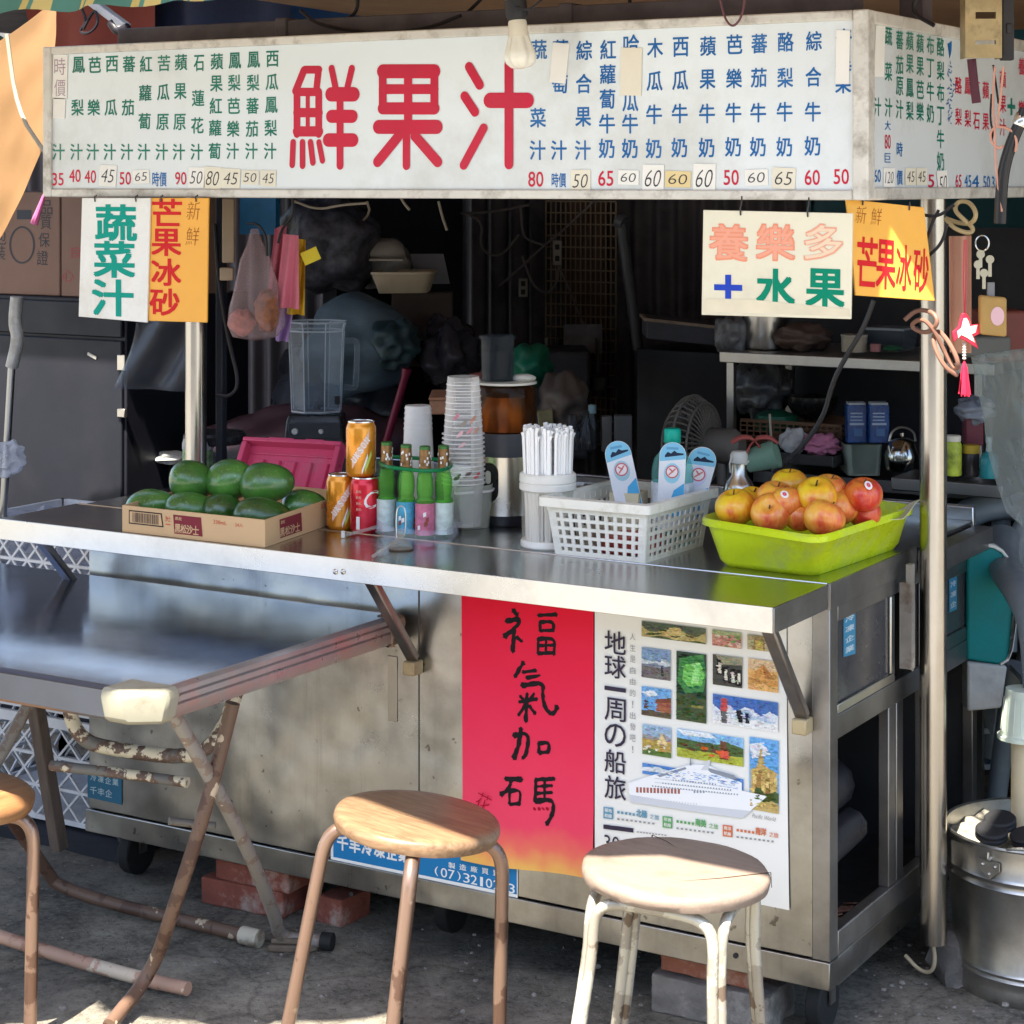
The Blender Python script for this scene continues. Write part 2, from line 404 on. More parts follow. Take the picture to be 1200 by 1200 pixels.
# loose grit
gr = MB()
rg = random.Random(3)
for i in range(420):
    x = rg.uniform(-1.6, .5); y = rg.uniform(-.75, .7); r = rg.choice([.002, .003, .003, .004, .006])*rg.uniform(.7, 1.5)
    if i % 3 == 0: x = rg.uniform(-.1, .35); y = rg.uniform(-.2, .6)
    gr.blob((x, y, gz(x, y)+r*.3), (r, r*rg.uniform(.7, 1.2), r*.7), 6, .2, 2, i)
tag(gr.build("gravel", mk("grit", (.22, .2, .18), .9, var=.5, vs=20), off=Vector((0, 0, 0))), kind='stuff')

# roof over the stall and its walls
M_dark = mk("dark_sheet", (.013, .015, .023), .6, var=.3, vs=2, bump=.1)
roof = MB()
roof.sheet(lambda u, v: (-1.75+3.2*u, -.24+2.71*v, 2.04-.05*v-.02*math.sin(u*9)*math.sin(v*3.1)), 20, 12, th=.006)
tag(roof.build("roof_sheet", fabric("roof_cloth", (.42, .26, .15), .08, .15)), "beige cloth roof sheet stretched over the inside of the stall", "roof sheet")
rt = MB(); rt.box((-4.2, .40, 2.13), (-1.30, 2.45, 2.145))  # unseen panel added to keep sun off the cupboard boxes
tag(rt.build("roof_panel", M_dark), "dark rigid roof panel added against the sun above the cupboard and the blue tarpaulin", "roof panel")
bl = MB(); bl.sheet(lambda u, v: (-2.75+1.5*u, .80+1.25*v, 1.97-.02*v+.12*u-.03*math.sin(u*7)), 14, 8, th=.003)
tag(bl.build("blue_tarpaulin", fabric("blue_tarp", (.03, .13, .38), .35, .25)), "blue tarpaulin roof above the left end of the sign", "tarpaulin")

wall = MB()
wall.sheet(lambda u, v: (-4.6+6.1*u, 2.3+.012*math.sin(u*6.1/.076*2*math.pi), 2.12*v), 640, 1, th=.004)
tag(wall.build("corrugated_wall", mk("wall_sheet", (.06, .05, .058), .6, .1, var=.4, vs=2, dirt=(.02, .02, .025)), ang=60), "dark corrugated metal wall at the back of the stall", "wall")
tw = MB(); tw.box((-.95, 2.2, .6), (-.3, 2.235, 2.0)); tw.box((-.965, 2.19, .6), (-.95, 2.245, 2.0))
tag(tw.build("teal_board", mk("teal_board_paint", (.008, .07, .095), .55, var=.35, vs=3)), "dark teal board leaning on the back wall right of the grid", "board")
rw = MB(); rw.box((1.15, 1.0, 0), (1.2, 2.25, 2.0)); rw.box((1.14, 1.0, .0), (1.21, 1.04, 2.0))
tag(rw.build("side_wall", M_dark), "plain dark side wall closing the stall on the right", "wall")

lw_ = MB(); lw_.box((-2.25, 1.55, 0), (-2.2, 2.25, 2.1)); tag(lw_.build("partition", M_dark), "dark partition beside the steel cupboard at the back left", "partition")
# front awning that shades the counter; its outer edge is wavy
AE = [(-4.8,-3.7),(-2.35,-3.45),(-1.95,-2.3),(-1.7,-1.62),(-1.4,-1.50),(-1.26,-1.52),(-1.07,-1.62),(-.88,-1.55),(-.65,-1.40),(-.6,-1.30),(-.29,-1.35),(-.08,-1.36),(0,-1.28),(.16,-1.27),(.30,-1.25),(1.0,-1.2),(1.5,-1.2)]  # unseen far left reach, added so the steel front mirrors shaded road
def edge(x):
    for (a, b), (c, d) in zip(AE, AE[1:]):
        if a <= x <= c: return b+(d-b)*(x-a)/(c-a)
    return AE[-1][1]
aw = thing("awning", (-.7, -.1, 2.2), "beige awning stretched out over the counter in front of the sign, far left reach added for shade", "awning")
c = MB(); X0, X1, N = -4.8, 1.5, 88
def strip(c, x0, x1, y0f, y1f, k, m=10):
    def fn(u, v):
        x = x0+(x1-x0)*u; a, b = y0f(x), y1f(x); y = a+(b-a)*v
        return (x, y, 2.2-.012*math.sin(v*math.pi)*math.sin(x*6))
    c.sheet(fn, k, m, th=.003)
strip(c, X0, .16, edge, lambda x: -.09, 130)
strip(c, .16, .30, edge, lambda x: -.56, 4); strip(c, .16, .30, lambda x: -.14, lambda x: -.09, 4, 2); strip(c, .30, X1, edge, lambda x: -.09, 24)
c.build("canopy", fabric("awning_cloth", (.52, .40, .26), .20, .12), aw)
c = MB()
for x in (-4.6, -2.6, -1.3, .62, 1.4): c.tube([(x, -.08, 2.19), (x, edge(x)+.03, 2.19)], .012, 8)
c.tube([(-4.8, -.08, 2.188), (1.5, -.08, 2.188)], .014, 8)
c.build("awning_frame", steel("awning_steel", (.3, .3, .3), .4), aw)

# striped awning edge, upper left
sa = MB(); a = onY(-60, 8, -.55); b = onY(350, -20, -.55)
def saf(u, v):
    p = a.lerp(b, u); return p+Vector((0, .02*math.sin(v*3)+.02*math.sin(u*23)*v, -.018*v+.10*(1-v)+.004*math.sin(u*31)))
sa.sheet(saf, 40, 8, th=.003)
tag(sa.build("striped_awning", fabric("awning_stripes", (.5, .5, .3), .3, stripes=(7.5, [(0, (.12, .33, .30)), (.30, (.75, .62, .25)), (.40, (.14, .36, .33)), (.46, (.78, .66, .3)), (.72, (.12, .33, .3))]), bump=.1)), "green and yellow striped awning edge at the top left corner", "awning")

# orange tarpaulin curtain, left; red one behind the sign end
og = MB(); P = [onY(x, y, .35) for (x, y) in ((-80, 122), (66, -6), (-85, 432), (66, 150))]
def ogf(u, v):
    t = P[0].lerp(P[1], u); bt = P[2].lerp(P[3], u); p = t.lerp(bt, v)
    return p+Vector((0, .012*math.sin(u*9+v*2)+.006*noise.noise(Vector((u*8, v*5, 0))), 0))
og.sheet(ogf, 30, 30, th=.002)
ogo = og.build("orange_tarpaulin", fabric("orange_tarp", (.40, .235, .11), .45, .06, bump=.06))
tag(ogo, "bright orange tarpaulin curtain hanging left of the sign", "tarpaulin")
rd = MB(); P2 = [onY(x, y, .7) for (x, y) in ((20, -40), (178, -40), (52, 120), (178, 120))]
rd.sheet(lambda u, v: P2[0].lerp(P2[1], u).lerp(P2[2].lerp(P2[3], u), v)+Vector((0, .03*math.sin(u*9), 0)), 16, 8, th=.002)
tag(rd.build("red_tarpaulin", fabric("red_tarp", (.33, .07, .045), .3, .15)), "brownish red tarpaulin hanging behind the left end of the sign", "tarpaulin")
nv = MB(); P3 = [onY(x, y, .75) for (x, y) in ((172, -40), (345, -40), (172, 120), (345, 120))]
nv.sheet(lambda u, v: P3[0].lerp(P3[1], u).lerp(P3[2].lerp(P3[3], u), v)+Vector((0, .03*math.sin(u*12), 0)), 16, 6, th=.002)
tag(nv.build("navy_tarpaulin", fabric("navy_tarp", (.012, .018, .05), .1, .2)), "dark navy tarpaulin hanging behind the sign beside the red one", "tarpaulin")
rp = MB(); rp.tube([onY(8, 40, .2), onY(20, 130, .2), onY(52, 178, .1)], .005, 8, smooth=2)
tag(rp.build("white_rope", mk("rope", (.32, .29, .22), .8)), "thin white rope slung across the orange tarpaulin", "rope")
ga = MB(); A5, B5 = onY(-40, 34, 1.2), onY(60, 62, 1.2); ga.sheet(lambda u, v: A5.lerp(B5, u)+Vector((0, .04*math.sin(u*5), -.06*v+.01*math.sin(u*9))), 16, 3, th=.003)
tag(ga.build("green_awning", fabric("awning_dark_stripes", (.1, .2, .12), .15, stripes=(9, [(0, (.02, .09, .07)), (.55, (.45, .38, .12)), (.7, (.02, .09, .07))]), bump=.1)), "small dark green awning edge far behind the orange tarpaulin", "awning")
# house far to the left, and the houses across the street that the steel mirrors
def house(name, x0, x1, y0, y1, h, wallc, label, face, wins):
    t = thing(name, ((x0+x1)/2, (y0+y1)/2, 0), label, "building")
    m = MB(); m.box((x0, y0, -.05), (x1, y1, h)); m.build("wall", wallc, t)
    m = MB(); m.box((x0-.15, y0-.15, h+.002), (x1+.15, y1+.15, h+.25)); m.build("roof", mk("roof_concrete", (.3, .28, .26), .9), t)
    for (u, z, ww, hh) in wins:
        p = MB()
        if face == 'y': p.box((u, y1+.003, z), (u+ww, y1+.05, z+hh))
        else: p.box((x1+.003, u, z), (x1+.05, u+ww, z+hh))
        fo = p.build("window", mk("window_frame_paint", (.5, .5, .48), .5), t)
        q = MB()
        if face == 'y': q.box((u+.08, y1+.052, z+.08), (u+ww-.08, y1+.06, z+hh-.08))
        else: q.box((x1+.052, u+.08, z+.08), (x1+.06, u+ww-.08, z+hh-.08))
        q.build("pane", mk("pane_glass", (.03, .035, .045), .08), fo)
    return t
house("grey_building", -16, -11, 8, 16, 2.75, mk("house_grey", (.3, .3, .31), .9, var=.2, vs=.8), "low grey building far behind the orange tarpaulin", 'x', [(9, 1, 1.4, 1.2), (12, 1, 1.4, 1.2)])
house("street_building", -5.5, 12, -17, -12, 4.2, mk("house_beige", (.42, .37, .31), .9, var=.2, vs=.6), "beige building across the street behind the photographer", 'y', [(-4.7+3.1*i, z, 1.7, 1.1) for i in range(5) for z in (.9, 2.7)])
# ================================================================== STALL CABINET
XL, ZB, ZT = -1.757, .124, .85
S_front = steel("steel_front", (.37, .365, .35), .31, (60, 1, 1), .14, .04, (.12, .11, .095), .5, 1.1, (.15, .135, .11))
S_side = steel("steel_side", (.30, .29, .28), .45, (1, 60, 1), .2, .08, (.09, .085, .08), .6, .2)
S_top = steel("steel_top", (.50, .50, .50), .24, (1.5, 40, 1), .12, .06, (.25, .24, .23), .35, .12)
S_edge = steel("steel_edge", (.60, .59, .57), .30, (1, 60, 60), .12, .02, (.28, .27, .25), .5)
S_post = steel("steel_post", (.46, .43, .39), .24, (60, 60, 1), .1, .04, (.3, .27, .22), .4)
S_brack = steel("steel_bracket", (.33, .31, .30), .35, (1, 1, 1), .25, .05, (.16, .07, .05), .5)
stall = thing("stall_cabinet", (XL/2, .4, 0), "long stainless steel food stall counter with fold out front shelf", "stall counter")
m = MB(); m.box((XL, 0, ZB+.052), (0, .012, .80)); front = m.build("front_panel", S_front, stall, bevel=.002)
m = MB(); sx = onY(491, 850, 0).x
m.box((sx-.0012, -.0014, ZB+.054), (sx+.0012, -.0002, .797)); m.build("panel_seam", mk("seam_dark", (.1, .09, .08), .7), stall)
m = MB(); p0 = onY(455, 768, 0); p1 = onY(466, 846, 0)
m.box((p0.x, -.0022, p1.z), (p1.x, -.0002, p0.z)); m.build("rivet_strip", steel("strip_steel", (.36, .33, .29), .5), stall, bevel=.0008)
m = MB(); m.box((XL-.006, -.006, ZB), (.006, .03, ZB+.05)); m.box((-.03, .03, ZB), (.006, .82, ZB+.05)); m.box((XL-.006, .03, ZB), (XL+.02, .82, ZB+.05))
m.build("skirt", S_front, stall, bevel=.002)
m = MB()
for (x, y) in ((412, 1048), (735, 1050), (140, 984), (862, 1120)):
    q = onY(x, y, -.007); m.lathe([(.0001, .0), (.005, 0), (.005, .0015), (.0001, .002)], q, 10, ax=(0, -1, 0))
m.build("rivet", mk("rivet_dark", (.03, .03, .03), .6), stall)
# top with the fold-out shelf
def top_sheet(m, x0, x1, y0, y1, z, ap=.042, sides="F"):
    m.box((x0, y0, z-.004), (x1, y1, z))
m = MB(); m.box((XL-.02, .0015, ZT-.03), (.002, .80, ZT)); m.box((XL-.02, .80, ZT-.03), (.002, .82, ZT+.03))
m.build("counter_top", S_top, stall, bevel=.003)
m = MB(); m.box((XL-.038, -.243, ZT-.006), (.002, -.0015, ZT)); shelf = m.build("fold_shelf", S_top, stall, bevel=.002)
for px in (393, 402): q = onY(px, 670, -.2465); m = MB(); m.lathe([(.0055, 0), (.0055, .001), (.003, .003), (.0001, .0032)], q, 14, ax=(0, -1, 0)); m.build("apron_rivet", S_post, shelf)
m = MB(); m.box((XL-.038, -.2462, ZT-.043), (.002, -.2432, ZT+.001)); m.build("front_apron", S_edge, shelf, bevel=.001)
m = MB(); m.box((.0022, -.2462, ZT-.043), (.0052, -.012, ZT+.0005)); m.build("end_apron", S_side, shelf, bevel=.001)
m = MB(); m.tube([(XL-.03, -.0005, ZT-.0004), (.0, -.0005, ZT-.0004)], .0024, 8); m.build("hinge", S_top, stall)
m = MB(); m.box((.0022, -.006, ZT-.045), (.0075, .44, ZT+.0015)); m.build("side_apron", S_side, stall, bevel=.001)
m = MB(); m.box((.0062, .445, ZT-.052), (.045, .80, ZT-.008)); m.build("rear_apron", S_side, stall, bevel=.002)
# brackets under the shelf
def bracket(px, py, ytop=-.17, zt=.806, xs=0):
    q = onY(px, py, 0); m = MB()
    m.bar((q.x+xs, ytop, zt-.004), (q.x, -.018, q.z+.01), .026, .016, (0, -1, .3)); b = m.build("bracket", S_brack, stall, bevel=.003)
    m = MB(); m.box((q.x-.014, -.036, q.z-.022), (q.x+.014, -.001, q.z+.006)); m.build("bracket_block", mk("bracket_block_paint", (.42, .34, .2), .55, .3, dirt=(.2, .12, .06)), b, bevel=.003)
bracket(490, 775); bracket(945, 842); bracket(112, 712, zt=.80)
# right hand end: frame posts, rails, window, door
sp = lambda x, y: onX(x, y, 0)
m = MB(); m.box((-.03, -.001, ZB+.05), (.0045, .038, .806)); m.build("corner_post", S_side, stall, bevel=.002)
y_d0 = .038; yp = sp(1075, 900).y
m = MB()
m.box((-.012, .038, .775), (.004, .82, .806)); zr = sp(1030, 822).z
m.box((-.012, .038, zr-.022), (.003, .82, zr+.022)); m.box((-.018, .038, ZB+.05), (.0055, .82, ZB+.095))
m.box((-.02, .79, ZB+.095), (.0035, .82, .775))
for yy in (.30, .345, .50): m.box((-.02, yy, ZB+.095), (.002-.001*(yy > .34), yy+.036, zr-.022))
m.build("side_frame", S_side, stall, bevel=.002)
m = MB(); m.box((-.008, .04, zr+.022), (-.003, .33, .775)); wpan = m.build("side_window", mk("window_dark", (.05, .05, .055), .2), stall)
m = MB(); m.box((-.003, .04, zr+.0225), (.003, .33, zr+.040)); m.box((-.003, .31, zr+.04), (.003, .33, .774)); m.build("window_sill", steel("sill_steel", (.62, .6, .54), .35), wpan, bevel=.002)
m = MB(); m.box((-.009, .47, zr+.022), (-.003, .79, .775)); w2 = m.build("side_window", mk("window_dark", (.05, .05, .055), .2), stall)
m = MB()
for (a0, a1) in ((.47, .50), (.76, .79)): m.box((-.002, a0, zr+.023), (.0025, a1, .774))
m.box((-.002, .50, zr+.023), (.0025, .76, zr+.05)); m.box((-.002, .5, .75), (.0025, .76, .774)); m.build("window_frame", S_side, w2, bevel=.002)
def blue_label(par, pl, pts, rows):
    m = MB(); B = ink((.05, .22, .36)); W = ink((.5, .6, .64)); pl.poly(m, pts, B, .0008)
    (x0, y0), (x1, y1) = pts[0], pts[2]
    for i, t in enumerate(rows): pl.ptext(m, t, (x0+x1)/2, y0+(y1-y0)*(i+.5)/len(rows), abs(x1-x0)*.75, abs(y1-y0)/len(rows)*.6, W, bold=.03, h=.0014)
    return m.build("label_sticker", B, par, weld=False)
PR = Pl((-.0025, 0, 0), (0, 1, 0), (0, 0, 1), (1, 0, 0))
blue_label(wpan, PR, [(988, 718), (1002, 716), (1002, 766), (988, 770)], ["冷", "凍", "企", "業"])
blue_label(w2, PR, [(1112, 678), (1121, 674), (1121, 714), (1112, 718)], ["冷", "凍", "企"])
m = MB(); m.box((-.5, .03, ZB+.02), (-.48, .80, .78)); m.box((XL, .80, ZB), (0, .82, ZT-.032)); m.box((XL+.005, .01, ZB+.005), (-.02, .80, ZB+.03)); m.box((XL, .012, ZB+.05), (XL+.012, .80, ZT-.032))
m.build("inner_panel", mk("inner_dark", (.03, .03, .03), .7), stall)
# things glimpsed through the open end
m = MB(); m.tube([(-.10, .12, .40), (-.10, .24, .42), (-.12, .30, .40)], .05, 12, smooth=1); m.tube([(-.06, .1, .33), (-.06, .26, .34)], .035, 10)
tag(m.build("rolled_bag", mk("black_bag", (.02, .02, .024), .35, var=.4, bump=.6, bs=30)), "black rolled plastic bag inside the open end of the cabinet", "bag")
m = MB()
for i in range(14):
    a = random.uniform(.06, .28); m.obox((-.06-.02*random.random(), a, ZB+.045+.02*random.random()), (.015, .01*random.uniform(-1, 1), .004), (0, .018, .008*random.uniform(-1, 1)), (0, 0, .0015))
tag(m.build("litter", mk("litter_paper", (.25, .14, .1), .7, var=.6, vs=30), weld=False), "brown paper scraps lying on the cabinet floor inside the open end", "paper scraps", kind='stuff')
# posts
XP, YP = .060, .385
m = MB(); m.lathe([(.026, .10), (.026, 1.60)], (XP, YP, 0), 32); post = m.build("post", S_post, stall)
m = MB(); m.box((.014, .325, .635), (.038, .345, .80)); m.box((.026, .327, .80), (.038, .343, .835))
for i in range(13): m.blob((.0365, .333+.004*math.sin(i*2), .64+i*.0125), (.004, .006, .010), 6, .25, 2, i)
m.build("weld_plate", mk("weld_plate_paint", (.24, .22, .19), .65, .2, dirt=(.10, .06, .04), ds=12, var=.25, bump=.5, bs=40), stall)
m = MB(); m.lathe([(.025, .852), (.025, 1.62)], (-1.70, .30, 0), 32); m.build("post", S_post, stall)
m = MB(); m.box((-1.675, .34, .852), (-1.655, .36, 1.62)); m.build("thin_post", M_dark, stall, bevel=.003)
# castors
for (x, y) in ((530, 1078), (160, 1010), (995, 1168)):
    q = onZ(x, y+14, 0) if x != 995 else Vector((-.06, .12, 0)); q.y = max(q.y, .08)
    m = MB(); m.tube([(q.x-.015, q.y, .052), (q.x+.015, q.y, .052)], .05, 20); w_ = m.build("castor", mk("rubber", (.02, .02, .02), .7), stall, bevel=.004)
    m = MB(); m.box((q.x-.022, q.y-.012, .052), (q.x-.018, q.y+.012, ZB)); m.box((q.x+.018, q.y-.012, .052), (q.x+.022, q.y+.012, ZB)); m.build("castor_fork", S_side, w_)

# ================================================================== POSTERS AND STICKERS ON THE FRONT
PF = Pl((0, -.0012, 0), (1, 0, 0), (0, 0, 1), (0, -1, 0))
def paper_mat(name, stops):
    m_, nt, b = _mat(name); t = nt.nodes.new("ShaderNodeTexCoord"); sx_ = nt.nodes.new("ShaderNodeSeparateXYZ"); L(nt, t.outputs['Generated'], sx_.inputs[0])
    nz = _noise(nt, _coords(nt), 9, 3); a = nt.nodes.new("ShaderNodeMath"); a.operation = 'MULTIPLY_ADD'; a.inputs[1].default_value = .16; L(nt, nz, a.inputs[0]); L(nt, sx_.outputs[2], a.inputs[2])
    L(nt, _ramp(nt, a.outputs[0], stops), b.inputs['Base Color']); b.inputs['Roughness'].default_value = .5; b.inputs['Specular IOR Level'].default_value = .1; return m_
red = thing("red_banner", onY(619, 860, 0), "red paper banner with black brush calligraphy stuck on the counter front", "banner")
q0, q1 = PF.hit(541, 700), PF.hit(696, 1032)
m = MB()
def rbf(u, v):
    x = q0[0]+(q1[0]-q0[0])*u; z = .805+(q1[1]-.805)*v+ (.012*u-.008)*v
    return (x+.004*v*(1-u), -.0022-.008*max(0, v-.78)/.22*(1+math.sin(u*6)), z)
m.sheet(rbf, 24, 40, th=.0006)
m.build("sheet", paper_mat("red_paper", [(.08, (.85, .48, .12)), (.16, (.82, .17, .12)), (.24, (.80, .06, .12)), (.6, (.78, .03, .085)), (1.0, (.74, .008, .035))]), red)
m = MB(); K = ink((.012, .01, .012), .6, "black_ink"); PB = Pl((0, -.0030, 0), (1, 0, 0), (0, 0, 1), (0, -1, 0))
BK = 0
def brush(m, pts, wd, mat, PLN=PB):
    """one ink stroke: widths swell and thin along it; points in the enlarged view of the banner"""
    global BK
    P = [Vector(PLN.hit(520+x/3.333, 690+y/3.333)) for x, y in pts]
    for _ in range(3): P = [P[0]]+sum([[a*.75+b*.25, a*.25+b*.75] for a, b in zip(P, P[1:])], [])+[P[-1]]
    wm = wd/3.333*.00190; n = len(P); Lf, Rt = [], []
    for i, p in enumerate(P):
        d = (P[min(n-1, i+1)]-P[max(0, i-1)]).normalized(); q = Vector((-d.y, d.x)); t = i/(n-1)
        k = wm*.5*(.82+.5*noise.noise(Vector((p.x*90, p.y*90, BK)))+.32*(abs(t-.5)*2)**2)
        e = .55 if i in (0, n-1) else 1; jit = .12*wm*noise.noise(Vector((p.x*400, p.y*400, 7)))
        Lf.append(p+q*(k*e+jit)); Rt.append(p-q*(k*e-jit))
    d0 = (P[0]-P[1]).normalized()*wm*.32; d1 = (P[-1]-P[-2]).normalized()*wm*.32
    h = .0002+.00002*BK; BK += 1
    vs = [PLN.pt(a.x, a.y, h) for a in [P[0]+d0]+Lf+[P[-1]+d1]+Rt[::-1]]; k = len(vs)
    # strips, so that bent strokes fill properly
    A = [PLN.pt(a.x, a.y, h) for a in Lf]; B = [PLN.pt(a.x, a.y, h) for a in Rt]
    m.add(A+B+[vs[0], PLN.pt(*(P[-1]+d1), h)], [(i, n+i, n+i+1, i+1) for i in range(n-1)]+[(0, 2*n, n), (n-1, 2*n-1, 2*n+1)], mat)
for pts, wd in ([((270, 82), (288, 102)), 20], [((242, 127), (300, 114), (292, 142), (236, 188)), 18], [((276, 150), (270, 246)), 21], [((284, 188), (306, 206)), 15],
        [((368, 104), (442, 100)), 15], [((376, 128), (377, 166)), 13], [((374, 130), (431, 127), (428, 166)), 14], [((378, 164), (430, 161)), 13], [((370, 193), (368, 254)), 14], [((368, 196), (437, 192), (430, 258)), 15], [((370, 222), (432, 220)), 12], [((400, 194), (399, 252)), 12], [((368, 252), (432, 250)), 14],
        [((312, 286), (278, 344)), 16], [((308, 326), (362, 319)), 13], [((322, 348), (376, 338)), 13], [((303, 378), (392, 364), (384, 420), (400, 474), (428, 494), (444, 458)), 18], [((294, 442), (366, 430)), 14], [((326, 408), (321, 520)), 17], [((298, 418), (312, 433)), 13], [((354, 408), (340, 430)), 13], [((320, 452), (292, 494)), 14], [((334, 456), (358, 488)), 15],
        [((272, 574), (333, 559), (326, 642), (308, 662)), 18], [((302, 543), (296, 602), (274, 664)), 17], [((372, 602), (373, 642)), 15], [((370, 604), (414, 598), (409, 640)), 16], [((372, 640), (410, 637)), 15],
        [((240, 742), (307, 744)), 17], [((266, 744), (254, 786), (222, 804)), 16], [((258, 788), (258, 842)), 14], [((257, 790), (303, 784), (296, 842)), 15], [((258, 842), (298, 838)), 14],
        [((361, 742), (358, 832)), 15], [((358, 746), (434, 741)), 14], [((395, 746), (394, 822)), 12], [((360, 772), (425, 768)), 12], [((360, 799), (425, 795)), 12], [((356, 830), (432, 820), (426, 882), (402, 920)), 18]): brush(m, pts, wd, K)
m.build("calligraphy", K, red, weld=False)
m = MB(); RI = ink((.35, .0, .02))
for x in (352, 370, 386, 402): brush(m, ((x, 856), (x+7, 862)), 10, RI)
PB.ptext(m, "花", 568, 940, 17, 22, RI, bold=-.01, h=.0052, rot=-.3); m.build("red_mark", RI, red, weld=False)

cr = thing("travel_poster", onY(810, 880, 0), "white travel poster with photo tiles and a cruise ship", "poster")
PW = ink((.80, .79, .74), .4, "poster_white")
def z4(x, y): return (690+x/3.333, 710+y/3.333)
a0 = PF.hit(697.5, 730)[0]; a1 = PF.hit(922, 900)[0]; zb = PF.hit(925, 1066)[1]
m = MB(); m.sheet(lambda u, v: (a0+(a1-a0)*u+.006*v*v*u, -.0022-.0015*v*v*u, .805+(zb-.805)*v), 10, 16, th=.0005); m.build("sheet", PW, cr)
PC = Pl((0, -.0045, 0), (1, 0, 0), (0, 0, 1), (0, -1, 0))
def tone(c): return mk('photo_%02x%02x%02x' % tuple(int(255*x) for x in c), c, .4, var=.22, vs=200)
def tile(x0, y0, x1, y1, base, polys):
    A = PC.hit(*z4(x0, y0)); B = PC.hit(*z4(x1, y1)); W, H = B[0]-A[0], B[1]-A[1]
    m = MB(); PC.ab(m, [(A[0], A[1]), (B[0], A[1]), (B[0], B[1]), (A[0], B[1])], tone(base), .001)
    for i, (c_, pts) in enumerate(polys):
        PC.ab(m, [(A[0]+W*min(1, max(0, x)), A[1]+H*min(1, max(0, y))) for x, y in pts], tone(c_), .00112+.00004*i)
    polys_ = [(base, [(0, 0), (1, 0), (1, 1), (0, 1)])]+polys; r_ = random.Random(int(x0*7+y0)); ar = (x1-x0)*(y1-y0)
    def inside(p, q):
        c_ = False; k = len(q)
        for a_, b_ in zip(q, q[1:]+q[:1]):
            if (a_[1] > p[1]) != (b_[1] > p[1]) and p[0] < (b_[0]-a_[0])*(p[1]-a_[1])/(b_[1]-a_[1])+a_[0]: c_ = not c_
        return c_
    for i in range(int(60+ar/110)):                     # fine detail of the printed pictures
        p = (r_.uniform(.04, .96), r_.uniform(.04, .96)); c_ = [q for q in polys_ if inside(p, q[1])][-1][0]; k = r_.choice([.6, .75, .9, 1.15, 1.35]); s_ = r_.uniform(1.5, 5); lum = sum(c_)/3
        c2_ = tuple(max(.01, min(.85, round(x*k*r_.choice([.85, 1, 1.12])*14)/14)) for x in c_); sx_, sy_ = s_/(x1-x0)*r_.uniform(.7, 2.4), s_/(y1-y0)*.7
        PC.ab(m, [(A[0]+W*min(1, max(0, p[0]+a_*sx_)), A[1]+H*min(1, max(0, p[1]+b_*sy_))) for a_, b_ in ((-1, -.6), (0, -1), (1, -.5), (.8, .7), (-.2, 1), (-.9, .6))], ink(c2_), .00150+.000006*i)
    return m.build("photo_tile", None, cr, weld=False)
def ridge(y0, amp, seed, n=9, bot=1.0):
    r = random.Random(seed); return [(i/(n-1), y0+amp*r.uniform(-1, 1)) for i in range(n)]+[(1, bot), (0, bot)]
def spots(c_, seed, n, x0, x1, y0, y1, s=.05):
    r = random.Random(seed); o = []
    for i in range(n):
        x, y = r.uniform(x0, x1), r.uniform(y0, y1); q = s*r.uniform(.6, 1.3); o.append((c_, [(x-q, y-q), (x+q, y-q*.7), (x+q*.8, y+q), (x-q, y+q*.8)]))
    return o
SKY, DG = (.16, .36, .62), (.03, .05, .03)
tile(207, 58, 458, 150, (.10, .13, .08), [((.45, .36, .14), ridge(.45, .25, 1)), ((.62, .5, .2), [(.3, .9), (.45, .2), (.6, .15), (.7, .5), (.55, 1)]), ((.10, .14, .05), ridge(.9, .1, 2))]+spots((.05, .08, .03), 3, 9, .1, .9, .4, .9))
tile(483, 92, 597, 168, (.35, .4, .2), [((.55, .25, .2), ridge(.3, .1, 3))]+spots((.7, .5, .4), 4, 14, 0, 1, .3, 1, .07)+spots((.15, .3, .08), 9, 8, 0, 1, .3, 1, .06))
tile(620, 110, 713, 180, (.5, .42, .25), [((.3, .22, .1), [(.3, 0), (.7, 0), (.75, 1), (.25, 1)]), ((.6, .45, .12), [(.35, .35), (.65, .35), (.65, 1), (.35, 1)])])
tile(207, 160, 320, 293, (.22, .33, .5), [((.55, .58, .62), ridge(.35, .10, 5)), ((.2, .23, .28), ridge(.52, .04, 6)), ((.16, .14, .14), ridge(.62, .03, 7)), ((.02, .02, .03), [(.68, .55), (.75, .55), (.77, .88), (.68, .88)])])
tile(343, 175, 460, 460, (.02, .05, .03), [((.05, .22, .06), [(.1, .1), (.9, 0), (1, .3), (.9, .55), (.3, .6), (.05, .45)]), ((.18, .55, .12), [(.25, .2), (.8, .12), (.95, .3), (.85, .45), (.4, .5), (.2, .4)]), ((.35, .8, .25), [(.6, .15), (.8, .12), (.75, .42), (.5, .45)]), ((.05, .08, .03), ridge(.62, .03, 4)), ((.3, .25, .06), [(.5, .76), (.9, .75), (.9, .79), (.5, .79)])])
tile(485, 188, 600, 322, (.06, .06, .05), [((.32, .3, .2), [(.1, 0), (1, 0), (1, .25), (.3, .3)])]+[s_ for k, (x, y) in enumerate(((.15, .15), (.36, .35), (.6, .4), (.8, .42))) for s_ in (((.015, .015, .02), [(x, y), (x+.16, y), (x+.2, y+.5), (x-.03, y+.5)]), ((.7, .66, .55), [(x+.05, y+.1), (x+.14, y+.1), (x+.15, y+.45), (x+.04, y+.45)]))])
tile(623, 203, 740, 340, (.75, .42, .14), [((.7, .5, .3), [(0, 0), (1, 0), (1, .35), (0, .35)]), ((.45, .2, .05), [(.1, .6), (.5, .12), (.9, .6)]), ((.62, .3, .08), [(.1, .6), (.5, .12), (.55, .6)]), ((.6, .3, .08), ridge(.62, .02, 3)), ((.75, .42, .15), ridge(.8, .02, 4))])
